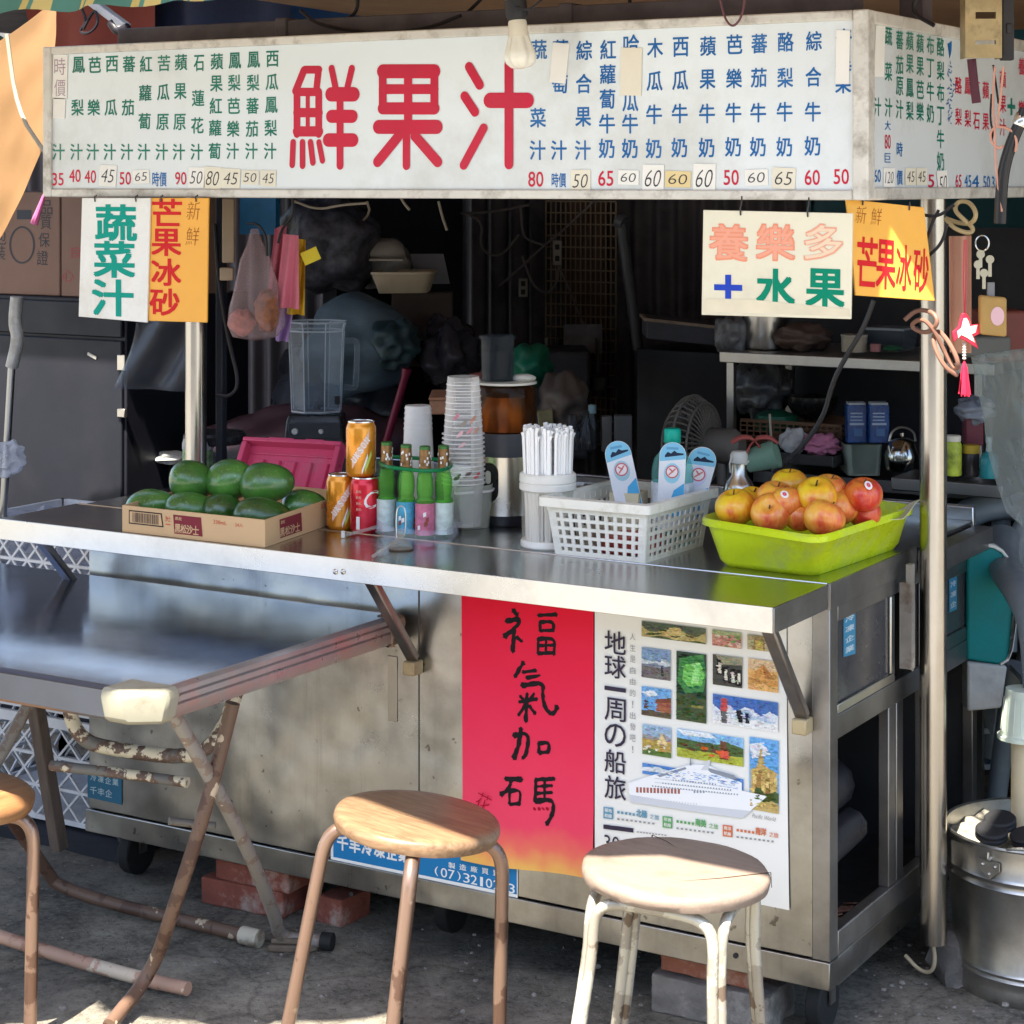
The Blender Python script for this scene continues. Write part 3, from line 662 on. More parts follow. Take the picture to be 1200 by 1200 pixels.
tile(207, 312, 322, 442, (.18, .40, .70), [((.75, .78, .8), [(.0, .2), (.4, .1), (.6, .25), (.2, .35)]), ((.2, .06, .03), [(.45, .4), (1, .28), (1, .45), (.5, .52)]), ((.35, .12, .06), [(.5, .5), (1, .45), (1, .8), (.5, .8)]), ((.15, .06, .04), [(.08, .75), (.14, .4), (.22, .75)]), ((.12, .09, .05), ridge(.8, .03, 2))])
tile(485, 342, 740, 494, (.06, .16, .45), [((.7, .74, .8), ridge(.42, .14, 8)), ((.45, .55, .7), [(.3, .7), (.55, .35), (.62, .6), (.8, .5), (1, .75)]), ((.78, .78, .78), ridge(.72, .03, 3)), ((.015, .02, .03), [(.36, .48), (.43, .42), (.48, .55), (.46, .85), (.4, .85)]), ((.015, .02, .03), [(.5, .5), (.56, .5), (.57, .85), (.51, .85)]), ((.55, .08, .08), [(.14, .1), (.22, .1), (.24, .55), (.12, .55)]), ((.12, .12, .12), [(.12, .55), (.24, .55), (.22, .95), (.14, .95)])])
tile(210, 460, 323, 595, (.35, .48, .62), [((.35, .32, .32), ridge(.3, .08, 5)), ((.45, .33, .08), ridge(.48, .05, 9)), ((.78, .6, .3), [(.5, .6), (.68, .2), (.9, .62)]), ((.1, .18, .04), ridge(.82, .04, 2))]+spots((.8, .75, .6), 3, 8, .05, .9, .5, .9, .04))
tile(345, 478, 605, 628, (.25, .5, .75), [((.8, .85, .9), [(0, .02), (.5, 0), (.6, .15), (.1, .2)]), ((.08, .14, .04), ridge(.3, .08, 5)), ((.42, .45, .05), ridge(.68, .02, 3))]+spots((.13, .05, .03), 5, 12, .1, .6, .4, .7, .04)+spots((.65, .12, .03), 6, 7, .3, .8, .55, .85, .05)+[((.16, .06, .03), [(.66, .2), (.74, .2), (.78, .85), (.66, .85)]), ((.7, .1, .05), [(.66, .55), (.78, .5), (.8, .8), (.66, .8)])])
tile(628, 510, 743, 812, (.14, .38, .70), [((.75, .78, .8), [(0, .1), (.5, .05), (.7, .2), (.1, .3)]), ((.55, .38, .12), [(.05, .9), (.05, .45), (.25, .4), (.38, .15), (.42, .15), (.55, .38), (.95, .45), (.95, .9)]), ((.38, .22, .06), [(.2, .5), (.4, .45), (.4, .75), (.2, .75)]), ((.28, .16, .05), [(.55, .55), (.7, .5), (.72, .8), (.55, .8)]), ((.06, .1, .03), ridge(.72, .05, 2, bot=.86)), ((.5, .36, .12), ridge(.86, .02, 5))]+spots((.75, .55, .2), 8, 10, .1, .9, .45, .95, .05))
tile(210, 612, 605, 720, (.10, .26, .60), [((.75, .78, .8), [(0, .4), (.15, .15), (.3, .4), (.4, .6), (0, .7)])])
# the ship
m = MB(); WH, GY, LG = ink((.82, .83, .84)), ink((.25, .28, .33)), ink((.58, .60, .64))
def zp(pts, mat, h): PC.poly(m, [z4(*p) for p in pts], mat, h)
zp([(158, 690), (250, 660), (400, 618), (470, 620), (600, 690), (600, 720), (700, 742), (600, 828), (400, 800), (165, 765)], WH, .0030)
zp([(165, 765), (400, 800), (600, 828), (640, 800), (400, 775), (160, 735)], LG, .00304)
zp([(450, 625), (570, 660), (590, 685), (480, 650)], GY, .00306); zp([(270, 660), (380, 628), (385, 636), (280, 668)], GY, .00306)
for i in range(13): x = 188+i*13.5; zp([(x, 706+i*.6), (x+9, 706.5+i*.6), (x+9, 728+i*.4), (x, 727+i*.4)], ink((.35, .12, .09)), .0031)
for i in range(4): x = 412+i*12; zp([(x, 720), (x+7, 721), (x+7, 730), (x, 729)], GY, .0031)
for k in range(3): zp([(260, 670+k*16), (560, 706+k*14), (560, 709+k*14), (260, 673+k*16)], LG, .00308)
for row, (y0_, x0_, x1_) in enumerate(((684, 290, 560), (699, 250, 585), (752, 190, 430), (668, 330, 500))):
    x = x0_
    while x < x1_: zp([(x, y0_+(x-250)*.10), (x+5, y0_+.5+(x-250)*.10), (x+5, y0_+6+(x-250)*.10), (x, y0_+5.5+(x-250)*.10)], GY if row != 2 else LG, .0032); x += 11
zp([(440, 640), (470, 600), (478, 602), (470, 640)], LG, .0032); zp([(396, 622), (399, 590), (402, 590), (404, 622)], GY, .0032)
m.build("ship_picture", WH, cr, weld=False)
m = MB(); DK = ink((.045, .035, .06), .5, "poster_ink"); GK = ink((.3, .3, .3))
for t, y in zip("地球一周の船旅", (143, 238, 325, 405, 505, 608, 710)):
    PC.ptext(m, t, *z4(104, y), 25, 27 if t != '一' else 5, DK, bold=.012, h=.0012)
for i, t in enumerate("人生是自由的！出發吧！"): PC.ptext(m, t, *z4(172-i*.0, 120+i*44), 6.5 if t != '！' else 1.5, 8, GK, h=.0012)
PC.ptext(m, "30", *z4(91, 926), 18, 17, DK, h=.0012)
PC.ptext(m, "Pacific World", *z4(685, 826), 27, 5, GK, h=.0012, skew=.25)
m.build("lettering", DK, cr, weld=False)
m = MB(); CB, CG, CO = ink((.12, .3, .42)), ink((.12, .36, .13)), ink((.62, .17, .07))
for (x, y, c_, t, big) in ((77, 806, CB, "極地航線", "北極"), (308, 842, CG, "非洲航線", "南美"), (543, 876, CO, "南洋航線", "南洋")):
    PC.poly(m, [z4(x-19, y-22), z4(x+19, y-18), z4(x+19, y+27), z4(x-19, y+23)], c_, .0011)
    PC.ptext(m, t[:2], *z4(x, y-8), 8.5, 4.5, PW, h=.0013, bold=.02); PC.ptext(m, t[2:], *z4(x, y+13), 8.5, 4.5, PW, h=.0013, bold=.02)
    PC.ptext(m, "之旅", *z4(x+180, y+18), 11, 6, c_, h=.0012, bold=.01); PC.ptext(m, big, *z4(x+130, y+5), 13, 9, c_, h=.0012, bold=.05)
    for r_ in range(2):
        for i in range(9 if r_ else 5):
            xx = x+35+i*(17 if r_ else 15); yy = y-6+r_*28+i*(2.2); PC.poly(m, [z4(xx, yy), z4(xx+9, yy+1), z4(xx+9, yy+11-r_*3), z4(xx, yy+10-r_*3)], GK if r_ else c_, .0011)
PC.poly(m, [z4(58, 853), z4(175, 868), z4(175, 885), z4(58, 870)], DK, .0011)
for i in range(10): PC.poly(m, [z4(188+i*12, 880+i*1.4), z4(196+i*12, 881+i*1.4), z4(196+i*12, 885+i*1.4), z4(188+i*12, 884+i*1.4)], GK, .0011)
for i in range(11): PC.poly(m, [z4(188+i*16, 905+i*2.0), z4(199+i*16, 906+i*2), z4(199+i*16, 909+i*2), z4(188+i*16, 908+i*2)], GK, .0011)
m.build("caption_marks", CB, cr, weld=False)

st = thing("company_sticker", onY(498, 1012, 0), "blue company sticker with white characters and phone number", "sticker")
BL = ink((.02, .20, .47), .4, "sticker_blue"); WT = ink((.82, .84, .84), .4, "sticker_white")
m = MB(); PF.poly(m, [(388, 971), (607, 1013), (607, 1052), (388, 1008)], WT, .0006, .0004); PF.poly(m, [(391, 974), (606, 1015), (606, 1048), (391, 1004)], BL, .0013); m.build("sheet", BL, st, weld=False)
m = MB()
for i, t in enumerate("千丰冷凍企業"): PF.ptext(m, t, 402+i*14.4, 988+i*2.75, 13, 17, WT, bold=.05, h=.0017)
for i, t in enumerate("製造廠買賣"): PF.ptext(m, t, 530+i*13, 1014+i*2.2, 8, 7, WT, bold=.02, h=.0017)
for i, t in enumerate("(07)3210203"): PF.ptext(m, t, 512+i*8.8, 1020.5+i*2.05, 4 if t in "()" else 3.4 if t == "1" else 7.5, 11, WT, bold=.008, h=.0017)
m.build("lettering", WT, st, weld=False)
s2 = thing("old_sticker", onY(123, 925, 0), "faded blue sticker low on the left end of the counter front", "sticker")
m = MB(); PF.poly(m, [(103, 903), (143, 911), (143, 943), (103, 934)], ink((.03, .12, .2)), .0008, .0004); m.build("sheet", None, s2, weld=False)
m = MB()
for i, t in enumerate("冷凍企業"): PF.ptext(m, t, 110+i*8.6, 911+i*1.8, 7, 8, ink((.35, .45, .5)), h=.0016, bold=.02)
for i, t in enumerate("千丰企"): PF.ptext(m, t, 110+i*9, 926+i*1.8, 8, 9, ink((.35, .45, .5)), h=.0016, bold=.02)
m.build("lettering", None, s2, weld=False)
# ================================================================== MENU LIGHT BOX
SX0, SX1, SY, SZ0, SZ1 = -1.849, .096, -.05, 1.5356, 1.869
sign = thing("menu_sign", (-.87, .1, SZ0), "long white menu light box sign with green red and blue characters", "menu sign")
FR = mk("sign_frame_paint", (.62, .60, .55), .45, .1, var=.1, vs=12, dirt=(.33, .30, .26), ds=14, bump=.15)
ACR = mk("sign_acrylic", (.69, .74, .765), .13, var=.03, vs=2, dirt=(.58, .605, .60), ds=2.5, rvar=.04, coat=.3)
fx0, fx1 = SX0+.024, SX1-.030; fz0, fz1 = SZ0+.018, SZ1-.018
m = MB()
m.box((SX0, SY, SZ0), (SX0+.024, SY+.12, SZ1)); m.box((SX1-.030, SY, SZ0), (SX1, SY+.034, SZ1))
m.box((SX0+.024, SY+.001, SZ0), (SX1-.030, SY+.12, SZ0+.018)); m.box((SX0+.024, SY+.001, SZ1-.018), (SX1-.030, SY+.12, SZ1))
m.box((SX1-.12, SY+.034, SZ0), (SX1-.001, 1.08, SZ0+.022)); m.box((SX1-.12, SY+.034, SZ1-.024), (SX1-.001, 1.08, SZ1))
m.box((SX1-.12, 1.08, SZ0), (SX1, 1.11, SZ1)); m.build("frame", FR, sign, bevel=.003)
m = MB(); m.box((fx0, SY+.008, fz0), (fx1, SY+.012, fz1)); m.build("front_panel", ACR, sign)
m = MB(); m.box((SX1-.012, SY+.034, fz0), (SX1-.008, 1.08, fz1)); m.build("side_panel", ACR, sign)
m = MB(); m.box((fx0, SY+.10, fz0), (fx1-.09, SY+.104, fz1)); m.box((SX1-.118, SY+.1, fz0), (SX1-.114, 1.08, fz1)); m.build("back_panel", M_dark, sign)
F = Pl((0, SY+.008, 0), (1, 0, 0), (0, 0, 1), (0, -1, 0))
GR = mk("paint_green", (.002, .17, .115), .4, var=.12, vs=6, dirt=(.06, .24, .18), ds=5, rvar=.05); BU = mk("paint_blue", (.004, .115, .36), .4, var=.12, vs=6, dirt=(.05, .17, .40), ds=6, rvar=.05); RD = mk("paint_red", (.54, .006, .04), .35, var=.12, vs=5, dirt=(.50, .02, .05), ds=4, rvar=.05)
mg, mb_, mr = MB(), MB(), MB()
CH = dict(bold=.022, h=.0006)
cols = [(70, [("汁", 178)]), (91, [("鳳", 76), ("梨", 126), ("汁", 178)]), (110, [("芭", 76), ("樂", 126), ("汁", 178)]), (130, [("西", 75), ("瓜", 126), ("汁", 178)]), (150, [("蕃", 75), ("茄", 126), ("汁", 178)]),
        (170, [("紅", 75), ("蘿", 109), ("蔔", 142), ("汁", 178)]), (191, [("苦", 74), ("瓜", 108), ("原", 143), ("汁", 178)]), (211, [("蘋", 73), ("果", 107), ("原", 143), ("汁", 178)]), (232, [("石", 74), ("蓮", 115), ("花", 147), ("汁", 178)]),
        (253, [("蘋", 72), ("果", 98), ("紅", 124), ("蘿", 150), ("蔔", 177)]), (274, [("鳳", 71), ("梨", 97), ("芭", 124), ("樂", 151), ("汁", 177)]), (296, [("鳳", 70), ("梨", 97), ("蕃", 124), ("茄", 151), ("汁", 177)]), (318, [("西", 69), ("瓜", 96), ("鳳", 123), ("梨", 150), ("汁", 177)])]
for x, cs in cols:
    for t, y in cs: F.ptext(mg, t, x+(126-y)*.025, y, 14.5 if t != "石" else 12, 19, GR, **CH)
blue = [(631, [("蔬", 58), ("菜", 138), ("汁", 176)]), (656, [("葡", 58), ("萄", 98), ("汁", 176)]), (684, [("綜", 59), ("合", 98), ("果", 137), ("汁", 176)]), (712, [("紅", 58), ("蘿", 87), ("蔔", 116), ("牛", 145), ("奶", 174)]),
        (739, [("哈", 52), ("密", 86), ("瓜", 119), ("牛", 145), ("奶", 174)]), (767, [("木", 56), ("瓜", 95), ("牛", 134), ("奶", 174)]), (797, [("西", 55), ("瓜", 94), ("牛", 133), ("奶", 173)]), (829, [("蘋", 54), ("果", 93), ("牛", 133), ("奶", 173)]),
        (860, [("芭", 52), ("樂", 92), ("牛", 132), ("奶", 172)]), (889, [("蕃", 51), ("茄", 91), ("牛", 132), ("奶", 172)]), (920, [("酪", 49), ("梨", 91), ("牛", 131), ("奶", 172)]), (953, [("綜", 48), ("合", 90), ("牛", 131), ("奶", 171)]), (988, [("奇", 45), ("異", 72), ("果", 98)])]
for x, cs in blue:
    for t, y in cs: F.ptext(mb_, t, x+(110-y)*.015, y, 18.5, 23, BU, **CH)
for t, x, y in (("時價", 187, 210), ("時價", 655, 211)): F.ptext(mb_, t, x, y, 17, 17, BU, bold=.02, h=.0006)
for t, x, y in (("35", 68, 210), ("40", 88, 206), ("40", 106, 207), ("50", 147, 209), ("90", 212, 209), ("80", 628, 210), ("65", 710, 209), ("50", 857, 208), ("60", 952, 208), ("50", 986, 207)):
    F.ptext(mr, t, x, y, 13.5 if x < 400 else 18, 15 if x < 400 else 18, RD, bold=.02, h=.0006)
# the three big red characters, stroke by stroke
k_ = 0
def big(p, q, wd):
    global k_
    A = lambda s: F.hit(330+s[0]/3.636, s[1]/3.636)
    a, b = A(p), A(q); ww = wd/3.636*mpp(onY(330+p[0]/3.636, 120, SY))
    F.ab(mr, stroke(a, b, ww), RD, .0006+.00003*k_); k_ += 1
for s in [((100,297),(160,297),34),((96,300),(60,388),36),((158,300),(150,372),34),((66,392),(158,392),36),((66,395),(66,570),36),((112,395),(112,570),22),((159,395),(159,570),36),((66,480),(160,480),40),((66,560),(160,560),44),
          ((50,607),(46,702),30),((90,607),(90,706),30),((124,607),(134,692),30),((160,607),(175,684),28),((214,292),(230,370),32),((300,292),(282,370),32),((212,402),(308,402),62),((213,496),(302,496),56),((200,597),(304,597),58),((250,400),(250,706),36),
          ((432,304),(652,304),60),((432,380),(652,380),42),((432,462),(652,462),52),((432,304),(432,466),40),((540,304),(540,540),42),((652,304),(652,462),40),((415,541),(662,541),60),((533,545),(533,706),38),((500,580),(410,690),46),((570,580),(666,690),46),
          ((800,285),(845,362),42),((781,410),(825,477),42),((862,546),(777,704),40),((890,428),(1048,428),66),((970,272),(970,700),44)]: big(*s)
mg.build("green_lettering", GR, sign, weld=False); mb_.build("blue_lettering", BU, sign, weld=False); mr.build("red_lettering", RD, sign, weld=False)
NOTES = [mk("note_cream", (.74, .70, .58), .7, var=.05), mk("note_white", (.80, .79, .75), .7, var=.04), mk("note_yellow", (.72, .58, .30), .7, var=.05)]
PEN = ink((.05, .05, .06), .6, "pen")
def note(pl, x, y, w_, h_, t, k=0, tilt=0, pen=True, h=.0012):
    m = MB(); cx, cy = x, y; c_, s_ = math.cos(tilt), math.sin(tilt)
    cr_ = [(cx+(a*c_-b*s_), cy+(a*s_+b*c_)) for a, b in ((-w_/2, -h_/2), (w_/2, -h_/2), (w_/2, h_/2), (-w_/2, h_/2))]
    pl.poly(m, cr_, NOTES[k], h, .0008); o = m.build("price_note", NOTES[k], sign, weld=False)
    if t:
        m = MB(); pl.ptext(m, t, x, y, w_*.72, h_*.62, PEN, bold=-.012, h=h+.0012, skew=.2, rot=-tilt); m.build("handwriting", PEN, o, weld=False)
for a in [(127,206,20,25,"45",1,.06),(166,207,19,16,"65",1,-.05),(231,208,19,24,"50",1,.02),(250,209,20,27,"80",0,.06),(271,209,22,23,"45",0,.05),(294,208,20,17,"50",0,.03),(315,209,18,19,"45",0,.02),
          (681,212,23,26,"50",0,.0),(737,208,24,17,"60",1,.03),(766,209,25,32,"60",1,.02),(795,210,30,19,"60",2,.03),(826,209,26,34,"60",1,.02),(887,208,27,19,"60",1,-.03),(919,209,27,25,"65",0,.05),
          (656,74,19,47,None,1,.10),(740,84,25,56,None,0,.02),(988,67,16,63,None,1,.02),(71,90,17,52,None,1,.02),(70,127,14,24,None,1,.04)]: note(F, *a)
m = MB(); PK = ink((.42, .32, .38))
for i, t in enumerate("時價"): F.ptext(m, t, 71, 78+i*25, 13, 20, PK, bold=.0, h=.0024)
m.build("pink_mark", PK, sign, weld=False)
# side face
SD = Pl((SX1-.008, 0, 0), (0, 1, 0), (0, 0, 1), (1, 0, 0))
mg, mb_, mr = MB(), MB(), MB(); SC = dict(bold=.018, h=.0006)
side = [(1028, [("汁", 125)]), (1041, [("蔬", 42), ("菜", 84), ("汁", 126)]), (1054, [("蕃", 47), ("茄", 76), ("原", 101), ("汁", 128)]), (1066, [("蘋", 48), ("果", 75), ("鳳", 103), ("梨", 130)]), (1078, [("蘋", 51), ("果", 78), ("芭", 105), ("樂", 131)]),
        (1090, [("布", 53), ("丁", 80), ("牛", 107), ("奶", 133)]), (1102, [("酪", 55), ("梨", 83), ("布", 109), ("丁", 136), ("牛", 163), ("奶", 189)])]
for x, cs in side:
    for t, y in cs: SD.ptext(mg, t, x, y, 8.5, 22, GR, **SC)
for x, cs in [(1123, [("酪", 100), ("梨", 137)]), (1134, [("鳳", 101), ("梨", 139)]), (1144, [("芭", 104), ("石", 142)]), (1155, [("蘋", 106), ("果", 143)]), (1175, [("蘋", 93), ("果", 122), ("汁", 149)]), (1197, [("養", 78), ("樂", 128)])]:
    for t, y in cs: SD.ptext(mr, t, x, y, 7.6, 20, RD, **SC)
SD.ptext(mg, "+", 1185, 125, 9, 20, GR, bold=.05, h=.0006)
for t, y, q in (("大", 147, mb_), ("巨", 185, mb_), ("80", 166, mr)): SD.ptext(q, t, 1040, y, 7, 11 if t != "80" else 17, BU if q is mb_ else RD, bold=.01, h=.0006)
for t, y in (("時", 175), ("價", 208)): SD.ptext(mb_, t, 1054, y, 7, 17, BU, bold=.02, h=.0006)
for t, x in (("60", 1028), ("45", 1134), ("4", 1143), ("50", 1156), ("35", 1166)): SD.ptext(mb_, t, x, 206+(x-1028)*.06, 8, 15, BU, bold=.02, h=.0006)
for t, x in (("65", 1123), ("5", 1091)): SD.ptext(mr, t, x, 212, 7, 15, RD, bold=.02, h=.0006)
rs = random.Random(11)
a_, b_ = SD.hit(1113, 57); SD.ab(mb_, [(a_+.016*math.cos(t*.9)*(1 if t % 2 else .6), b_+.02*math.sin(t*.9)*(1 if t % 2 else .6)) for t in range(7)], BU, .0006)
for i in range(34):
    x = 1113.5+rs.uniform(-3, 3); y = 72+i*2.2; A = SD.hit(x, y); B = SD.hit(x+rs.uniform(-3, 3), y+rs.uniform(-3, 3)); SD.ab(mb_, stroke(A, B, .0025, 3), BU, .0006+.00003*i)
mg.build("green_lettering", GR, sign, weld=False); mb_.build("blue_lettering", BU, sign, weld=False); mr.build("red_lettering", RD, sign, weld=False)
note(SD, 1030, 60, 11, 60, None, 1, .03); note(SD, 1041, 208, 13, 22, "120", 1, 0); note(SD, 1066, 207, 12, 20, "45", 0, 0); note(SD, 1079, 207, 12, 20, "45", 0, 0); note(SD, 1104, 216, 12, 32, "50", 1, -.1, h=.0014)
# beam behind the sign top and its wires
m = MB(); m.box((-1.75, .085, 1.868), (.02, .125, 1.915)); m.box((-1.30, .08, 1.862), (-1.27, .13, 1.92)); m.box((-.6, .08, 1.862), (-.57, .13, 1.92)); m.box((-1.74, .2, 1.6), (-1.66, .34, 1.9)); m.box((.0, .36, 1.58), (.05, .41, 1.95))
tag(m.build("beam", mk("beam_paint", (.10, .085, .095), .6, var=.3, vs=10), bevel=.003), "dark painted steel beam running just above the top of the sign", "beam")

# ================================================================== SMALL BOARDS HANGING BELOW THE SIGN
def board(name, label, corners, Y0, Y1, mat, hooks=((.2, 1), (.8, 1)), th=.005, hk_=.006):
    """corners TL TR BR BL in photo pixels; left edge at depth Y0, right edge at Y1"""
    TL, TR, BR, BL = [onY(*p, y) for p, y in zip(corners, (Y0, Y1, Y1, Y0))]
    if Y0 != Y1: BR = BL+(TR-TL)*1.02+Vector((0, 0, .002))
    t = thing(name, (TL+TR+BR+BL)/4, label, "hanging sign", "small boards hanging below the menu sign")
    u = (TR-TL); v = TL-BL; n = u.cross(v).normalized(); n = -n if n.y > 0 else n
    m = MB(); P = [BL, BR, TR, TL]; Q = [p-n*th for p in P]
    m.add(P+Q, [(0, 1, 2, 3), (7, 6, 5, 4), (0, 4, 5, 1), (1, 5, 6, 2), (2, 6, 7, 3), (3, 7, 4, 0)]); m.build("board", mat, t, bevel=.001)
    for a, _ in hooks:
        p = TL.lerp(TR, a); m = MB(); m.tube([p+Vector((0, 0, -.008))+n*.001, p+Vector((0, 0, .004))+n*.003, p+Vector((.002, .0, hk_*.6)), p+Vector((0, .004, hk_))], .0016, 6, smooth=1); m.build("wire_hook", mk("wire_dark", (.05, .045, .04), .5), t)
    pl = Pl(BL, u, v - u*(u.dot(v)/u.length_squared), n); return t, pl
wb = mk("board_white", (.78, .78, .75), .3, var=.03, dirt=(.68, .66, .6), ds=5); ob = mk("board_orange", (.83, .40, .06), .35, var=.05); yb = mk("board_yellow", (.83, .42, .06), .35, var=.05); cb = mk("board_cream", (.74, .70, .55), .35, var=.04, dirt=(.62, .57, .44), ds=4)
t, pl = board("hanging_board", "white hanging board with three large green characters", [(96, 232), (176, 232), (172, 378), (92, 371)], -.075, -.075, wb)
TG = ink((.0, .30, .235), .4); m = MB()
for ch, x, y in (("蔬", 136, 261), ("菜", 134, 304), ("汁", 132, 349)): pl.ptext(m, ch, x, y, 49, 43, TG, bold=.036, h=.0008)
m.build("lettering", TG, t, weld=False)
t, pl = board("hanging_board", "orange hanging board with red characters at the left end of the sign", [(176, 232), (244, 232), (242, 378), (174, 376)], -.069, -.069, ob)
RR = ink((.60, .015, .02), .4); m = MB(); BN = ink((.33, .10, .02))
for ch, x, y in (("芒", 196, 249), ("果", 195, 284), ("冰", 195, 319), ("砂", 193, 354)): pl.ptext(m, ch, x, y, 35, 32, RR, bold=.03, h=.0008)
m.build("lettering", RR, t, weld=False)
m = MB()
for ch, x, y in (("新", 227, 247), ("鮮", 226, 277)): pl.ptext(m, ch, x, y, 15, 21, BN, bold=-.015, h=.0008, skew=.15)
m.build("small_lettering", BN, t, weld=False)
t, pl = board("hanging_board", "cream hanging board with faded orange characters above green ones", [(824, 246), (999, 250), (997, 374), (822, 369)], -.06, -.06, cb, ((.26, 1), (.71, 1)), hk_=.026)
FO = ink((.78, .28, .17), .5); FH = ink((.78, .36, .24), .5); FI = ink((.80, .36, .25), .5); FJ = ink((.78, .60, .44), .5); DGn = ink((.0, .22, .13), .4); m = MB()
for ch, x, c_ in (("養", 854, FO), ("樂", 909, FO), ("多", 965, FH)): pl.ptext(m, ch, x, 284, 47, 44, c_, bold=.042, h=.0008); pl.ptext(m, ch, x, 284, 43, 40, FI if c_ is FO else FJ, bold=.012, h=.0011)
m.build("faded_lettering", FO, t, weld=False)
m = MB()
for ch, x in (("水", 909), ("果", 967)): pl.ptext(m, ch, x, 338, 46, 46, DGn, bold=.04, h=.0008)
pl.poly(m, [(837, 333), (870, 334), (870, 341), (837, 340)], ink((.02, .06, .45)), .0008); pl.poly(m, [(850, 322), (857, 322), (857, 350), (850, 350)], ink((.02, .06, .45)), .00085)
m.build("lettering", DGn, t, weld=False)
m = MB(); pl.poly(m, [(826, 350), (880, 351), (995, 362), (996, 371), (825, 365)], mk("old_tape", (.66, .6, .45), .35), .0007, .0003); m.build("tape", None, t)
t, pl = board("hanging_board", "yellow orange hanging board turned sideways beside the right post", [(992, 233), (1083, 243), (1097, 353), (1003, 346)], -.04, .10, yb, ((.2, 1), (.8, 1)))
m = MB()
for ch, x, y, w_, h_ in (("芒", 1016, 307, 24, 58), ("果", 1038, 310, 23, 58), ("冰", 1059, 314, 18, 54), ("砂", 1079, 317, 18, 52)): pl.ptext(m, ch, x, y, w_, h_, RR, bold=.022, h=.0008)
m.build("lettering", RR, t, weld=False)
m = MB()
for ch, x, y in (("新", 1009, 252), ("鮮", 1027, 254)): pl.ptext(m, ch, x, y, 12, 20, BN, bold=-.015, h=.0008, skew=.1)
m.build("small_lettering", BN, t, weld=False)

# ================================================================== BULB, LAMP BRACKET, WIRES
p = onY(606, 30, -.14); s = mpp(p)
bulb = thing("light_bulb", onY(621, 75, -.14), "white ribbed light bulb hanging in front of the sign", "light bulb")
tiltv = (Vector((.10, 0, -1))).normalized()
top = onY(606, 22, -.14)
m = MB(); m.lathe([(9*s, 0), (11*s, 4*s), (12*s, 18*s), (13*s, 22*s)], top, 20, ax=tiltv)
for i in range(16): pass
m.build("bulb_base", mk("bulb_plastic", (.72, .68, .56), .35, sss=.1), bulb)
m = MB()
def ribl(m, prof, n, amp):
    vs = []; fs = []; M = Vector(tiltv).to_track_quat('Z', 'Y').to_matrix()
    for r, z in prof:
        for i in range(n): a = 2*math.pi*i/n; q = r*(1+amp*math.cos(a*8)); vs.append(top+M@Vector((q*math.cos(a), q*math.sin(a), z)))
    for j in range(len(prof)-1):
        for i in range(n): fs.append((j*n+i, j*n+(i+1) % n, (j+1)*n+(i+1) % n, (j+1)*n+i))
    fs.append(tuple((len(prof)-1)*n+i for i in range(n))); m.add(vs, fs)
ribl(m, [(12.2*s, 22*s), (13.5*s, 28*s), (17*s, 38*s), (18.5*s, 46*s), (17*s, 52*s), (12*s, 57*s), (5*s, 59*s)], 64, .07)
m.build("bulb_shell", mk("bulb_shell", (.78, .76, .66), .2, sss=.2, coat=.4), bulb)
m = MB(); m.lathe([(13*s, -22*s), (13*s, -4*s), (10*s, 2*s)], top, 18, ax=tiltv); m.lathe([(7*s, -4*s), (8.5*s, 3*s)], top, 16, ax=tiltv); m.build("bulb_socket", mk("socket_black", (.02, .02, .022), .5), bulb)
m = MB(); m.tube([top+Vector((0, 0, .02)), top+Vector((.0, .01, .12)), top+Vector((-.02, .04, .34))], .005, 8, smooth=2); m.tube([top+Vector((.01, -.02, .02)), top+Vector((.05, -.03, .01)), top+Vector((.09, 0, .07)), top+Vector((.12, .06, .3))], .0022, 6, smooth=2); m.build("bulb_cord", mk("cord_black", (.018, .016, .02), .45), bulb)
fxt = thing("lamp_bracket", onY(1150, 66, .05), "slotted metal lamp bracket hanging at the top right corner", "bracket")
GP = mk("bracket_paint", (.38, .28, .14), .4, .5, var=.25, vs=14, dirt=(.06, .05, .04), ds=10, bump=.4, bs=80)
A = onY(1131, 68, .05); s = mpp(A)
m = MB(); u = RIGHT*43*s; zt = UP*150*s; n_ = -AWAY
# front plate with two slots, built as strips round the holes
def plate(m, holes, W, H, o, th):
    ys_ = [0]+sum([[a, b] for (_, a, _, b) in holes], [])+[H]
    for i in range(0, len(ys_), 2): m.obox(o+RIGHT*W/2+UP*(ys_[i]+ys_[i+1])/2, RIGHT*W/2, UP*(ys_[i+1]-ys_[i])/2, AWAY*th)
    for (x0, y0, x1, y1) in holes:
        for (q0, q1) in ((0, x0), (x1, W)): m.obox(o+RIGHT*(q0+q1)/2+UP*(y0+y1)/2, RIGHT*(q1-q0)/2, UP*(y1-y0)/2, AWAY*th)
plate(m, [(12*s, 16*s, 36*s, 21*s), (12*s, 46*s, 36*s, 54*s)], 43*s, 170*s, A, .0015)
for q in (0, 43*s): m.obox(A+RIGHT*(q+(.0016 if q == 0 else -.0016))+UP*85*s+AWAY*.022, RIGHT*.0014, UP*85*s, AWAY*.02)
m.build("bracket_plate", GP, fxt, weld=False)
m = MB(); o = A+RIGHT*52*s+UP*40*s+AWAY*.02; m.obox(o, RIGHT*7*s, UP*42*s, AWAY*.012); m.obox(o+RIGHT*1*s-UP*5*s-AWAY*.013, RIGHT*3.5*s, UP*6*s, AWAY*.002); m.build("junction_box", mk("box_black", (.03, .028, .03), .5), fxt, bevel=.002)
m = MB(); m.tube([A+RIGHT*12*s+AWAY*.03, A+RIGHT*15*s-UP*30*s+AWAY*.03, A+RIGHT*18*s-UP*52*s+AWAY*.03], .008, 10); m.build("bracket_strap", mk("strap_maroon", (.09, .025, .04), .6), fxt)
